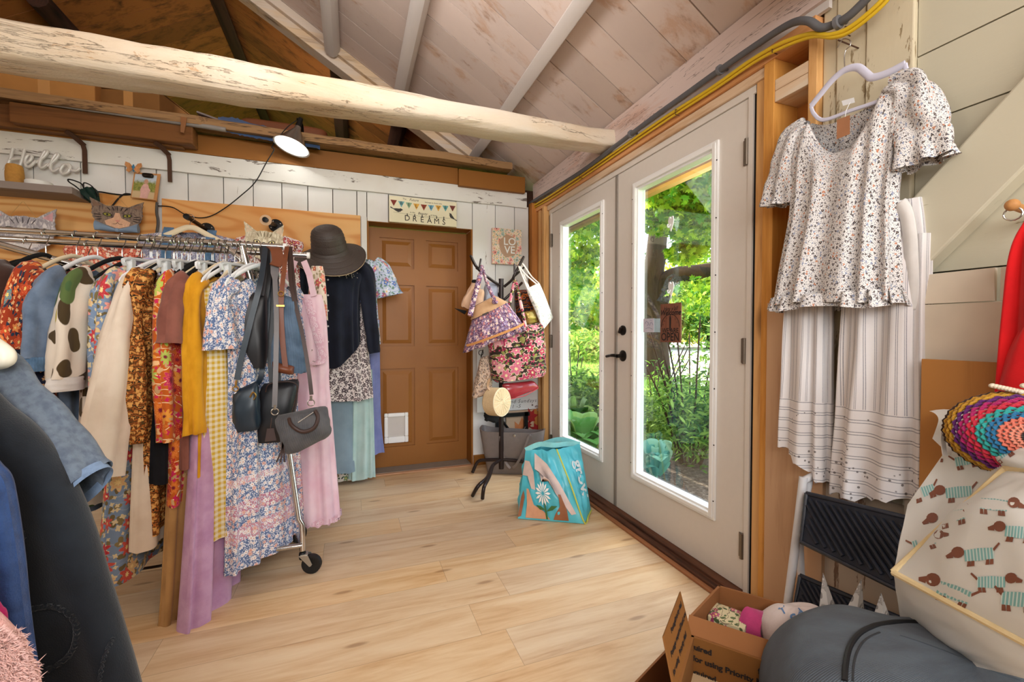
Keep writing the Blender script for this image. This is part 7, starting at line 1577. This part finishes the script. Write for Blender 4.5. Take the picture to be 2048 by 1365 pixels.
seam([(1800, 1272), (1860, 1292), (1920, 1315), (1990, 1345), (2040, 1362)], .0016, 'stitch_line', plain('stitch_grey', '#3f474f', .7))
# support under the bags
b = MB(); b.b2(.98, 1.40, -.35, .56, 0, .33); tag(setorg(b.build('storage_crate', M_cb, smooth=False, bevel=.008), (1.2, .1, 0)), 'brown storage carton under the dachshund bag, mostly out of view', 'box')
# ================================================================= near clothes at the left edge
fg = 'clothes on the near rack at the left edge'
def drape(name, cat, lab, right, left_u, dep, th, m, part='cloth', fold=.012, seed=0.0, k=5, n=60, ddep=0.0):
    P = curve_pts([V((u, v, 0)) for u, v in right], 6); t = thing(name, lab, cat, px(max(-40, right[0][0]-60), right[-1][1], dep), fg); b = MB(); rings = []
    for j, p in enumerate(P):
        q = j/(len(P)-1); d = dep+ddep*q; r_ = px(p.x, p.y, d); l = px(left_u, p.y, d); c = (l+r_)/2; hw = (r_-l)/2; ring_ = []
        for i in range(n):
            a = 2*pi*i/n; f = fold*(.3+q)*(sin(k*a+seed+noise.noise(V((q*2, seed, 0))))+.6*noise.noise(V((cos(a)*3+seed, sin(a)*3, q*4))))
            ring_.append(c+hw*sgp(cos(a), .8)+V((.35, .94, 0))*(th*sgp(sin(a), .8)+f*abs(sin(a)))+V((0, 0, 0)))
        rings.append(ring_)
    b.loft(rings, True, True, True); b.build(part, m, t, ang=180); return t, bvh(b)
M_heath = cloth('heather_blue', '#66727f', '#525c6b', sc=60, bump=.25); M_coat = cloth('charcoal_navy_wool', '#1a2027', '#12161c', sc=14, sheen=.25, bump=.2)
# heather tee with sleeve
t = thing('heather_tee', 'heather blue tee with a short sleeve, on the near rack', 'shirt', px(0, 900, .72), fg)
b = MB(); path = [px(-120, 700, .74), px(-30, 785, .73), px(70, 880, .71), px(168, 980, .69)]; dr = (path[-1]-path[-2]).normalized(); sd = (px(206, 938, .69)-px(132, 1022, .69)).normalized()
sleeve(b, path, [.075, .070, .060, .049], .55, sd, 3, .006, n=40, per=8); sb = b.build('sleeve', M_heath, t, ang=180); trs = bvh(b)
b = MB(); rg = []
for q in (0, 1): rg.append([path[-1]+dr*(.004-.016*q)+sd*(.0505*cos(a))+sd.cross(dr)*(.028*sin(a)) for a in [2*pi*k/40 for k in range(40)]])
b.loft(rg, True); b.build('hem', cloth('heather_hem', '#7388a3', '#62748c', sc=60), sb, ang=180)
b = MB(); body(b, px(-190, 640, .76), (.94, -.34, 0), (-.34, -.94, 0), [(0, .06, .02, 0), (.1, .1, .05, .005), (.3, .12, .06, .008), (.55, .13, .06, .01)], slope=.05, seed=2); b.build('bodice', M_heath, t, ang=180)
tc, trc = drape('wool_coat', 'coat', 'charcoal navy coat with braided loop trim, large at the left edge', [(-170, 560), (-95, 700), (-10, 800), (52, 850), (100, 905), (143, 975), (178, 1060), (205, 1150), (238, 1260), (275, 1390), (330, 1620), (360, 1850)], -460, .66, .05, M_coat, fold=.010, seed=1, k=7)
def cord(pts, r_, nm):
    P = [hit(trc, u, v, .002) for u, v in pts]; P = [p for p in P if p is not None]
    if len(P) > 2:
        b = MB(); C_ = curve_pts(P, 8)
        for s in (0, 1): b.tube([p+V((0, 0, .0022*sin(i*1.3+pi*s)))+cR*(.0022*cos(i*1.3+pi*s)) for i, p in enumerate(C_)], r_, 6)
        b.build(nm, M_coat, tc)
cord([(52, 1222), (80, 1215), (110, 1214), (135, 1226), (152, 1250), (152, 1282), (140, 1310), (118, 1330), (92, 1342), (70, 1345)], .003, 'braided_loop')
cord([(28, 1056), (42, 1062), (47, 1076), (42, 1092), (36, 1100)], .0022, 'braided_loop')
cord([(226, 1278), (215, 1300), (205, 1330), (200, 1362)], .0015, 'seam')
drape('blue_knit', 'jumper', 'denim blue knitted garment between the coat and the pink fluffy one', [(-170, 680), (-90, 840), (-20, 930), (6, 960), (18, 1010), (34, 1110), (46, 1210), (58, 1300), (74, 1395), (110, 1600), (130, 1900)], -480, .56, .04, cloth('blue_knit', '#2f4a7c', '#243b66', sc=40, bump=.5, ribs=300), fold=.006, seed=4)
drape('magenta_top', 'blouse', 'sliver of a magenta garment at the left edge', [(-170, 820), (-60, 1120), (-6, 1215), (6, 1230), (9, 1260), (12, 1400), (20, 1900)], -480, .50, .02, cloth('magenta', '#b0185f'), fold=.003, seed=6)
tp_, trp = drape('fluffy_jumper', 'jumper', 'pale pink fluffy jumper in the lower left corner', [(-200, 900), (-90, 1160), (0, 1262), (24, 1285), (40, 1315), (56, 1350), (72, 1400), (120, 1600), (140, 1900)], -520, .46, .035, cloth('pink_fluff', '#e3b0a8', '#d39a94', sc=50, bump=.8), fold=.004, seed=8)
b = MB(); r = random.Random(9)
for _ in range(2600):
    u, v = r.uniform(-30, 75), r.uniform(1262, 1390); q = hit(trp, u, v, .0005)
    if q is None: continue
    d = V((r.gauss(.35, .5), r.gauss(-.7, .4), r.gauss(.1, .5))).normalized(); s2 = d.orthogonal()*.0007; b.add([q-s2, q+s2, q+d*r.uniform(.006, .014)], [(0, 1, 2)])
for s_ in range(0):
    pass
P = curve_pts([V((u, v, 0)) for u, v in [(0, 1262), (24, 1285), (40, 1315), (56, 1350), (72, 1400)]], 8)
for p in P:
    for _ in range(24):
        q = px(p.x+r.uniform(-4, 1), p.y+r.uniform(-3, 3), .46); d = (cR*r.uniform(.3, 1)+V((0, 0, r.uniform(-.4, .8)))).normalized(); s2 = cF.cross(d)*.0007; b.add([q-s2, q+s2, q+d*r.uniform(.004, .011)], [(0, 1, 2)])
o = b.build('fluff', cloth('pink_fluff_strands', '#ecc4bb', bump=0), tp_, smooth=False); o['kind'] = 'stuff'
t = thing('clothes_hanger', 'rounded end of a white hanger at the left edge above the heather tee', 'hanger', px(0, 705, .70)); b = MB(); b.tube(curve_pts([px(-90, 640, .72), px(-40, 668, .71), px(2, 695, .70), px(16, 712, .70), px(6, 728, .70), px(-40, 735, .71), px(-90, 735, .72)], 6), .011, 12, flat=.7); b.build('shoulder_bar', plain('cream_hanger_end', '#e9e2cf', .45, var=.01), t)
t = thing('near_garment_rack', 'chrome clothes rack at the left edge, almost wholly out of view', 'clothes rack', (-.66, .4, 0))
b = MB(); b.tube([(-.66, -.3, 1.42), (-.66, .92, 1.42)], .0125, 14); b.build('rail', M_chrome, t)
for y in (-.28, .90): b = MB(); b.tube([(-.66, y, 1.42), (-.66, y, .02)], .0125, 14); b.tube([(-.86, y, .02), (-.46, y, .02)], .0125, 14); b.build('leg', M_chrome, t)
# ================================================================= things on the glass
t = thing('open_sign', 'brown wooden sign on the glass reading Hey yall Welcome we are OPEN', 'sign', at(1341, 685, 'X', XW-.02)); Xg = XW+.012
c4 = [at(u, v, 'X', Xg) for u, v in [(1321, 609), (1362, 607), (1361, 686), (1321, 684)]]
y0, y1, z0, z1 = c4[0].y, c4[1].y, c4[2].z, c4[0].z
b = MB(); b.b2(Xg, Xg+.005, y1, y0, z0, z1); b.build('board', wood('walnut_sign', '#8a5a45', '#6e4433', 'Z', .8, rough=.5, knots=False, seed=91), t, smooth=False)
w, h = abs(y1-y0), z1-z0; yc = (y0+y1)/2
b = MB()
def og(s_, sz_, fz, **k): put_text(b, s_, sz_, (Xg, yc, z0+h*fz), (0, -1, 0), (0, 0, 1), **k)
og("Hey y'all", .03, .865, shear=.4); og('Welcome', .038, .76, shear=.3, bold=.0008); og('WE ARE', .034, .30, bold=.0004); og('OPEN', .056, .13, bold=.0006, sx=.92)
cz = z0+h*.40; b.tube([V((Xg-.001, yc+w*.44*cos(a), cz+w*.42*sin(a))) for a in [pi*k/20 for k in range(21)]], .0012, 5)
b.poly([(Xg-.0015, yc-.004, cz-.02), (Xg-.0015, yc+.004, cz-.02), (Xg-.0015, yc+.006, cz+.045), (Xg-.0015, yc, cz+.06), (Xg-.0015, yc-.006, cz+.045)], (1, 0, 0), .001)
for k, s_ in enumerate(['9', '10', '11', '12', '1', '2', '3']):
    a = pi*(1-(k+.5)/7.5) ; put_text(b, s_, .013, (Xg, yc-w*.36*cos(a)*-1 if False else yc+w*.36*cos(pi-a), cz+w*.34*sin(a)), (0, -1, 0), (0, 0, 1))
b.build('lettering', M_ink, t, smooth=False, label='dark burnt lettering and clock dial')
b = MB(); hk_ = at(1344, 578, 'X', Xg); b.tube([hk_+V((-.004, 0, -.03)), V((Xg, yc+.012, z1))], .0009, 5); b.tube([hk_+V((-.004, 0, -.03)), V((Xg, yc-.012, z1))], .0009, 5); b.build('hanging_string', M_whp, t)
for v, lab in ((447, 'upper white heart shaped hook stuck on the door glass'), (578, 'lower white heart shaped hook holding the OPEN sign')):
    c = at(1343, v, 'X', Xg); b = MB(); rings = []
    b.poly([c+V((0, .026*x, .042*z)) for x, z in [(0, -1), (.55, -.3), (.8, .3), (.6, .8), (.25, .85), (0, .55), (-.25, .85), (-.6, .8), (-.8, .3), (-.55, -.3)]], (-1, 0, 0), .005); t = thing('heart_hook', lab, 'hook', c, 'adhesive hooks on the glass'); b.build('heart_plate', M_white_pl, t, smooth=False, bevel=.0015)
    b = MB(); b.tube(curve_pts([c+V((-.005, 0, -.005)), c+V((-.018, 0, -.022)), c+V((-.024, 0, -.014)), c+V((-.022, 0, -.006))], 5), .0035, 8); b.build('hook_arm', M_white_pl, t)
t = thing('small_card', 'little white card with blue doodles taped to the edge of the glass', 'card', at(1295, 664, 'X', Xg)); c4 = [at(u, v, 'X', Xg-.006) for u, v in [(1287, 638), (1308, 637), (1308, 665), (1287, 665)]]
b = MB(); b.hexa(c4, [p+V((.0012, 0, 0)) for p in c4]); b.build('card_sheet', plain('lilac_white_card', '#c9c6d3', .6), t, smooth=False)
b = MB()
for pts in ([(1290, 648), (1293, 643), (1297, 648), (1294, 652)], [(1299, 652), (1302, 645), (1306, 650)], [(1291, 658), (1298, 656), (1305, 659)], [(1300, 641), (1304, 642)]): b.tube(curve_pts([at(u, v, 'X', Xg-.0068) for u, v in pts], 5), .0008, 5)
b.build('doodles', plain('blue_ink', '#4a5a8f', .6), t)
# ---- cables along the wall plate
def cable(name, lab, pts, r_, m, ties=False):
    P = [at(u, v, 'X', x) for u, v, x in pts]; b = MB(); b.tube(curve_pts(P, 10), r_, 10); t = thing(name, lab, 'cable', P[0]); b.build('cable_run', m, t); return t, P
t, P = cable('grey_conduit', 'thick grey flexible cable run along the wall plate above the doors', [(1052, 412, 1.44), (1090, 388, 1.435), (1160, 345, 1.432), (1226, 296, 1.43), (1300, 240, 1.425), (1370, 190, 1.425), (1440, 140, 1.425), (1520, 85, 1.43), (1580, 48, 1.42), (1615, 42, 1.41), (1640, 55, 1.42), (1665, 50, 1.43), (1700, 30, 1.43), (1755, -25, 1.43)], .0125, plain('grey_cable_sheath', '#5b5b5e', .5, var=.06, vs=20))
b = MB()
for (u, v) in ((1262, 268), (1440, 140), (1676, 45)):
    c = at(u, v, 'X', 1.428); b.tube([c+V((0, .012*q-.006, .0)) for q in range(2)], .020, 12); b.tube([c, c+V((.04, 0, .01))], .006, 6)
b.build('cable_clamp', plain('grey_clamp', '#6d6d70', .5), t)
ytxt = M_yw = plain('yellow_cable', '#d8b324', .45, var=.04)
cable('yellow_cable', 'yellow electric cable curving along the header above the doors', [(1052, 420, 1.455), (1100, 392, 1.452), (1180, 338, 1.45), (1250, 290, 1.45), (1330, 235, 1.448), (1420, 178, 1.445), (1500, 122, 1.44), (1560, 88, 1.435), (1620, 68, 1.43), (1660, 70, 1.43), (1700, 55, 1.43), (1760, 5, 1.43), (1790, -40, 1.43)], .0075, M_yw)
t, P = cable('yellow_cable', 'second yellow cable just below the first, over the door header', [(1054, 424, 1.457), (1110, 392, 1.455), (1190, 338, 1.455), (1260, 290, 1.453), (1340, 236, 1.45), (1430, 178, 1.447), (1510, 124, 1.442), (1570, 93, 1.437), (1625, 74, 1.432), (1668, 75, 1.43), (1706, 60, 1.43), (1768, 8, 1.43), (1800, -40, 1.43)], .0055, M_yw)
b = MB()
for (u, v) in ((1160, 352), (1352, 224), (1546, 98), (1692, 60)): c = at(u, v, 'X', 1.437); b.tube([c+V((.02, 0, .012)), c+V((-.004, 0, .010)), c+V((-.004, 0, -.012)), c+V((.02, 0, -.014))], .0018, 6)
b.build('cable_staple', M_iron, t)
# ================================================================= outside
def leafmat(name, a, b, trans=.45):
    if name in MATS: return MATS[name]
    g = G(name); v = g.coord('Object'); n1 = g.noise(v, 1.3, 2); at_ = g.n('Attribute', attribute_name='tint').outputs['Fac']
    f = g.m_('ADD', g.m_('MULTIPLY', n1, .5), g.m_('ADD', .25, g.m_('MULTIPLY', at_, .5)))
    col = g.ramp(f, [(.25, a), (.75, b)]); MATS[name] = g.out(col, .55, spec=.25, trans=trans); return MATS[name]
M_maple = leafmat('maple_leaves', '#4f8a1c', '#b9cc3f'); M_yel = leafmat('sunlit_leaves', '#a8b52a', '#ecd648'); M_dk = leafmat('shrub_leaves', '#3f6b25', '#8cae4a')  # the yellow leaves carry backlight from the sun in their base colour
M_blue = leafmat('hosta_leaves', '#5d9c46', '#9dc56a', .3); M_gr = leafmat('tall_grass_leaves', '#6f9a34', '#b9c65c')
def grass_mat():
    g = G('lawn_grass'); v = g.coord('Object'); n1 = g.noise(v, 1.2, 4); n2 = g.noise(v, 40, 3)
    col = g.ramp(g.m_('ADD', g.m_('MULTIPLY', n1, .6), g.m_('MULTIPLY', n2, .4)), [(.3, '#4c7423'), (.5, '#7fa53a'), (.7, '#b3c25c')])
    return g.out(col, .9, bump=n2, bstr=.8, bdist=.03, spec=.1)
def soil_mat():
    g = G('soil_mulch'); v = g.coord('Object'); n2 = g.noise(v, 30, 4, .7)
    return g.out(g.ramp(n2, [(.3, '#3d3128'), (.55, '#75675a'), (.72, '#a99a86')]), .95, bump=n2, bstr=1.0, bdist=.03, spec=.1)
M_bark = wood('tree_bark', '#4a392d', '#1c1511', 'Z', .35, rough=.95, knots=False, crack=2.0, bump=1.0, wash='#8f8a72', washamt=.02, seed=40)
GZ = -.14
b = MB(); b.add([(1.64, -20, GZ), (90, -20, GZ), (90, 120, GZ), (1.64, 120, GZ)], [(0, 1, 2, 3)]); b.add([(-30, 9, GZ), (1.64, 9, GZ), (1.64, 120, GZ), (-30, 120, GZ)], [(0, 1, 2, 3)]); struct(b, 'ground_lawn', grass_mat(), smooth=False)
b = MB()
b.add([(1.7, .2, GZ+.01), (3.6, .2, GZ+.01), (3.9, 2.2, GZ+.01), (3.4, 3.6, GZ+.01), (3.3, 7.0, GZ+.01), (1.7, 7.0, GZ+.01)], [(0, 1, 2, 3, 4, 5)]); struct(b, 'ground_soil', soil_mat(), smooth=False)
def D(u, v, d): return EYE+ray(u, v)*d
def gp(u, d): 
    p = D(u, 663, d); return V((p.x, p.y, GZ+.012))
b = MB(); b.add([gp(1318, 10.5), gp(1700, 7.5), gp(1900, 14), gp(1700, 50), gp(1255, 50), gp(1290, 20)], [(0, 1, 2, 3, 4, 5)]); struct(b, 'ground_driveway', plain('pale_gravel', '#e6ded2', .9, var=.05, vs=8, bump=.3), smooth=False)
b = MB(); b.box((2.15, 1.62, GZ+.03), (.62, .34, .09), .15); b.box((2.3, 2.02, GZ+.025), (.5, .3, .08), -.1); tag(setorg(b.build('stepping_stone', plain('flat_stone', '#b49b82', .9, var=.08, vs=14, bump=.4), bevel=.02), (2.2, 1.8, GZ)), 'flat tan stone step on the soil outside the doors', 'stone')
# porch eave board
b = MB(); zz = at(1360, 352, 'X', 2.05).z
b.b2(2.05, 2.10, -2, 6, zz, zz+.22); struct(b, 'trim_eave', wood('eave_board', '#6d5037', '#3d2a1c', 'Y', .7, rough=.8, seed=41), smooth=False)
b = MB(); b.b2(2.048, 2.10, -2, 6, zz-.028, zz-.001); struct(b, 'trim_eave_edge', wood('eave_edge_board', '#a8843f', '#7a5c26', 'Y', .7, rough=.8, seed=42), smooth=False)
b = MB(); b.hexa([V((1.58, -3, 2.47)), V((2.2, -3, zz+.23)), V((2.2, 6, zz+.23)), V((1.58, 6, 2.47))], [V((1.58, -3, 2.5)), V((2.2, -3, zz+.26)), V((2.2, 6, zz+.26)), V((1.58, 6, 2.5))]); struct(b, 'roof_eave', M_dark, smooth=False)
# leaves
MAPLE = [(0, 1.0), (.16, .5), (.55, .62), (.42, .22), (.8, -.05), (.34, -.22), (.3, -.55), (0, -.42), (-.3, -.55), (-.34, -.22), (-.8, -.05), (-.42, .22), (-.55, .62), (-.16, .5)]
MAPLE_ = MAPLE
OVAL = [(0, 1.0), (.2, .55), (.24, .1), (.14, -.4), (0, -.8), (-.14, -.4), (-.24, .1), (-.2, .55)]
def leaf(b, p, s, shape, r, droop=.5):
    n = V((r.gauss(0, .6), r.gauss(0, .6), r.gauss(.6, .5)))
    n = n.normalized() if n.length > .01 else V((0, 0, 1))
    a = V((r.gauss(0, 1), r.gauss(0, 1), r.gauss(-droop, .5))); a = a-n*a.dot(n)
    a = a.normalized() if a.length > .01 else n.orthogonal(); c = n.cross(a)
    b.t = r.uniform(-1, 1)
    b.add([p+a*(y*s)+c*(x*s)-n*(.25*s*(x*x+y*y)) for x, y in shape], [tuple(range(len(shape)))])
def cloud(b, c, rad, n, s, shape, r, shell=.5):
    c = V(c)
    for _ in range(n):
        d = V((r.gauss(0, 1), r.gauss(0, 1), r.gauss(0, 1))).normalized()*((r.random()**shell))
        leaf(b, c+V((d.x*rad[0], d.y*rad[1], d.z*rad[2])), s*r.uniform(.7, 1.25), shape, r)
def tree(name, label, base, h, trunk_r, blobs, mat, s, shape, seed, limbs=(), group=None, bark=M_bark):
    r = random.Random(seed); base = V(base); t = thing(name, label, 'tree', base, group)
    b = MB(); pts = [base+V((noise.noise(V((seed, k*.7, 0)))*.12*k, noise.noise(V((seed, 9, k*.7)))*.12*k, h*k/6-.1)) for k in range(7)]
    b.tube(pts, [trunk_r*(1.35 if k == 0 else 1-.09*k) for k in range(7)], 14)
    for (lp, lr) in limbs: b.tube(curve_pts(lp, 6), [lr*(1-.6*i/((len(lp)-1)*6)) for i in range((len(lp)-1)*6+1)], 9)
    b.build('trunk', bark, t)
    b = MB()
    for (c, rad, n) in blobs: cloud(b, c, rad, n, s, shape, r)
    b.build('crown', mat, t, smooth=False)
    return t
tb = gp(1306, 11.5); tb.z = GZ
l1 = [D(1314, 610, 11.5), D(1326, 572, 11.4), D(1350, 553, 11.2), D(1395, 545, 11.0), D(1440, 535, 10.8), D(1520, 515, 10.5)]
blobs = []
rr = random.Random(3)
for (u, v, d, n, R) in [(1330, 420, 8, 420, .7), (1400, 440, 8, 420, .8), (1380, 380, 7, 400, .8), (1440, 400, 8, 450, 1.0), (1410, 590, 11, 300, 1.0), (1160, 440, 10, 450, .9), (1180, 500, 11, 250, .7), (1135, 520, 11, 260, .8), (1185, 430, 9, 260, .9), (1150, 560, 12, 300, .9), (1400, 480, 9.5, 160, .6), (1450, 600, 10, 250, .8), (1300, 395, 8, 200, .5), (1260, 380, 9, 500, 1.2), (1340, 340, 7, 300, .9), (1430, 330, 7, 300, .9), (1372, 505, 8.5, 130, .4), (1385, 420, 7.5, 250, .7)]:
    blobs.append((D(u, v, d), (R, R, R*.6), int(n*1.7)))
tree('maple_tree', 'big maple with a dark trunk and a low limb outside the doors', tb, 6.5, .36, blobs, M_maple, .105, MAPLE, 11, [(l1, .30)])
k = 0
for (u, d, h, n, s, mat, lab) in [(1175, 30, 6.0, 3000, .2, M_yel, 'sunlit yellow green tree behind the lawn, seen through the leaf beside the coat stand'), (1125, 26, 5.0, 1800, .2, M_maple, 'mid green tree at the back of the lawn, furthest left through the glass'), (1330, 34, 6.5, 3200, .24, M_yel, 'yellow tree across the driveway behind the maple trunk'), (1420, 30, 7, 3600, .2, M_maple, 'green tree across the driveway behind the OPEN sign'), (1245, 32, 7, 1800, .24, M_dk, 'dark tree far behind the lawn, hidden by the door stiles'), (1530, 28, 7, 1400, .24, M_dk, 'dark tree far across the driveway beyond the door frame')]:
    p = gp(u, d); p.z = GZ; k += 1
    tree('background_tree', lab, p, h*.8, .2, [(p+V((0, 0, h*.62)), (3.2, 3.2, h*.45), n), (p+V((2.2, -1, h*.35)), (2.2, 2.2, h*.33), n//2), (p+V((-2.2, 1, h*.35)), (2.2, 2.2, h*.33), n//2)], mat, s, OVAL if k % 2 else MAPLE, 20+k, group='trees beyond the lawn and driveway')
def bush(name, label, base, blobs, mat, s, seed, stems=9, shape=OVAL, cat='shrub', spread=.5, hh=1.1):
    r = random.Random(seed); base = V(base); t = thing(name, label, cat, base)
    b = MB()
    for i in range(stems):
        a = r.uniform(0, 6.28); q = base+V((cos(a), sin(a), 0))*r.uniform(0, .1); tip = base+V((cos(a)*r.uniform(.2, spread), sin(a)*r.uniform(.2, spread), r.uniform(.6, 1)*hh))
        b.tube(curve_pts([q, lerp(q, tip, .5)+V((0, 0, .1)), tip], 5), [.010]*5+[.007]*5+[.003], 6)
    b.build('stem', M_bark, t)
    b = MB()
    for (c, rad, n) in blobs: cloud(b, c, rad, n, s, shape, r, .6)
    b.build('foliage', mat, t, smooth=False); return t
def bb(u, d, h, rad, n): 
    p = gp(u, d); return (V((p.x, p.y, GZ+h)), rad, n)
bush('willowy_shrub', 'fine leaved green shrub outside below the OPEN sign', gp(1385, 4.0), [bb(1385, 4.0, .48, (.5, .5, .42), 1400), bb(1345, 4.4, .35, (.45, .45, .35), 800), bb(1420, 3.7, .5, (.45, .4, .45), 1000), bb(1405, 4.2, 1.0, (.3, .3, .4), 170), bb(1400, 4.4, 1.4, (.2, .2, .3), 60)], M_dk, .042, 51, 14, spread=.6, hh=1.35)
bush('willowy_shrub', 'thin leaved shrub between the maple trunk and the glass', gp(1310, 5.2), [bb(1310, 5.0, .32, (.5, .5, .32), 900), bb(1345, 5.6, .35, (.5, .4, .35), 600), bb(1320, 5.5, .7, (.3, .3, .25), 90)], M_dk, .05, 52, 8)
bush('leafy_shrub', 'bushy green shrub beside the lawn, low behind the other door leaf', gp(1150, 6.5), [bb(1140, 6.5, .35, (.6, .6, .4), 800), bb(1185, 6.2, .3, (.6, .6, .38), 700), bb(1215, 5.8, .4, (.5, .5, .4), 500)], M_dk, .075, 53, 7)
bush('tall_grass_clump', 'tall yellow green weeds at the far edge of the lawn', gp(1165, 19), [bb(1140, 19, .6, (1.5, 1.5, .8), 900), bb(1185, 18, .6, (1.5, 1.5, .8), 900), bb(1210, 20, .6, (2, 2, .8), 600)], M_gr, .16, 54, 10, cat='weeds', spread=1, hh=1.5)
def hosta(name, label, base, n, s, mat, seed):
    r = random.Random(seed); base = V(base); t = thing(name, label, 'plant', base); b = MB()
    for i in range(n):
        a = r.uniform(0, 6.28); L = s*r.uniform(.6, 1.1); dx = V((cos(a), sin(a), 0)); sd = V((-sin(a), cos(a), 0)); rings = []
        zt = r.uniform(.35, .8)*s*1.3; lean = r.uniform(.25, .7); b.t = r.uniform(-1, 1)
        for j in range(8):
            q = j/7; p = base+dx*(lean*L*(.3+q))+V((0, 0, zt*(sin(q*2.2)*.9+.25))); w = s*.42*sin(pi*min(1, q*.93+.07))**.8
            rings.append([p-sd*w+V((0, 0, .18*w)), p-sd*w*.5+V((0, 0, .02)), p, p+sd*w*.5+V((0, 0, .02)), p+sd*w+V((0, 0, .18*w))])
        b.loft(rings, False)
        b.tube([base, base+dx*(lean*L*.3)+V((0, 0, zt*.25))], .006, 5)
    b.build('leaves', mat, t, ang=180); return t
hosta('hosta', 'broad leaved green plant at the foot of the left glass pane', gp(1165, 4.15), 16, .36, M_blue, 61)
hosta('hosta', 'blue green hosta at the lower corner below the little card', gp(1312, 3.55), 14, .26, leafmat('blue_hosta', '#5f9a86', '#8fc0a0', .3), 62)  # teal reflection of the shopping bag put into the leaf colour
hosta('hosta', 'second broad leaved plant further back beside the left pane', gp(1150, 5.3), 12, .34, M_dk, 63)
# ---- grass blades on the near lawn: one uncountable mass
b = MB(); r = random.Random(5)
for _ in range(5000):
    u = r.uniform(1100, 1460); d = 4.5+18*r.random()**2; p = gp(u, d); h = r.uniform(.03, .09)*(1+d*.05); a = r.uniform(0, 6.28); w = .006*(1+d*.12)
    dx = V((cos(a), sin(a), 0)); b.t = r.uniform(-1, 1); tip = p+V((r.gauss(0, .02), r.gauss(0, .02), h)); b.add([p-dx*w, p+dx*w, tip], [(0, 1, 2)])
tag(b.build('grass', M_gr, smooth=False), 'short bright lawn grass outside the french doors', 'grass', kind='stuff')
# ================================================================= light and camera
LK = 1.0
def area(name, loc, to, sx, sy, power, col):
    l = bpy.data.lights.new(name, 'AREA'); l.shape = 'RECTANGLE'; l.size = sx; l.size_y = sy; l.energy = power*LK; l.color = col
    o = bpy.data.objects.new(name, l); COL.objects.link(o); o.location = loc
    o.rotation_euler = (V(to)-V(loc)).to_track_quat('-Z', 'Y').to_euler(); return o
w = bpy.data.worlds.new('World'); SC.world = w; w.use_nodes = True; nt = w.node_tree; nt.nodes.clear()
sk = nt.nodes.new('ShaderNodeTexSky'); sk.sky_type = 'NISHITA'; sk.sun_disc = False; sk.sun_elevation = radians(48); sk.sun_rotation = radians(-30); sk.air_density = 1.0; sk.dust_density = 1.5
bg = nt.nodes.new('ShaderNodeBackground'); bg.inputs[1].default_value = .8; wo = nt.nodes.new('ShaderNodeOutputWorld')
hs_ = nt.nodes.new('ShaderNodeHueSaturation'); hs_.inputs['Saturation'].default_value = .7; nt.links.new(sk.outputs[0], hs_.inputs['Color']); nt.links.new(hs_.outputs[0], bg.inputs[0]); nt.links.new(bg.outputs[0], wo.inputs[0])
sl = bpy.data.lights.new('Sun', 'SUN'); sl.energy = 8.5; sl.angle = radians(.6); sl.color = (1, .93, .8)
so = bpy.data.objects.new('Sun', sl); COL.objects.link(so); so.location = (0, 5, 9)
sd = V((-.35, .75, .85)); so.rotation_euler = sd.to_track_quat('Z', 'Y').to_euler()
area('ShopLight', (.3, -1.4, 2.35), (.2, 2.6, .9), 2.2, 1.0, 40, (1, .965, .93))  # added fill from behind the camera, no lamp known there
area('ShopLightLeft', (-2.9, .4, 2.2), (-.3, 2.8, 1.1), 1.2, 1.2, 15, (1, .94, .86))  # second added fill, out of view on the left
area('RafterUplight', (-.4, -.9, 1.75), (.35, 2.3, 3.0), 1.4, .6, 16, (1, .97, .95))  # unseen fill aimed upward, added to brighten the ceiling
area('RafterUplightFar', (-.1, 1.45, 2.52), (.25, 2.7, 3.5), 1.3, .3, 13, (1, .97, .95))  # another added upward fill, for purlins and boards past the near tie beam
area('FrontWindow', (.2, -3.0, 1.5), (.6, 2, 1.3), 1.7, 1.2, 34, (1, .97, .94))  # fill lamp added just inside the invented front opening
area('DoorDaylight', (1.9, 2.25, 2.42), (.2, 2.4, .7), .5, 1.9, 85, (1, .98, .95))  # unseen lamp under the eave, added to boost daylight through the doors
area('LoftLight', (-.5, 3.95, 2.75), (-.6, 7.5, 3.5), .9, .4, 8, (1, .9, .78))  # hidden fill added to lift the attic boards
# clamp lamp bulb
pl_ = bpy.data.lights.new('LampBulb', 'POINT'); pl_.energy = 4; pl_.color = (1, .97, .92); pl_.shadow_soft_size = .03
po = bpy.data.objects.new('LampBulb', pl_); COL.objects.link(po); po.location = LAMP_BULB
cd = bpy.data.cameras.new('Camera'); cd.sensor_width = 36; cd.lens = FPX/2048*36; cd.clip_start = .02; cd.clip_end = 500
co = bpy.data.objects.new('Camera', cd); COL.objects.link(co); co.location = EYE; co.rotation_euler = (pi/2+PITCH, 0, -YAW); SC.camera = co
SC.view_settings.view_transform = 'Standard'; SC.view_settings.look = 'None'; SC.view_settings.gamma = 1; SC.view_settings.use_curve_mapping = False
SC.view_settings.exposure = 0.3
SC.cycles.max_bounces = 8; SC.cycles.diffuse_bounces = 4; SC.cycles.glossy_bounces = 3; SC.cycles.transparent_max_bounces = 12; SC.cycles.caustics_reflective = False; SC.cycles.caustics_refractive = False
SC.cycles.sample_clamp_indirect = 6; SC.cycles.use_denoising = True; SC.cycles.use_adaptive_sampling = True
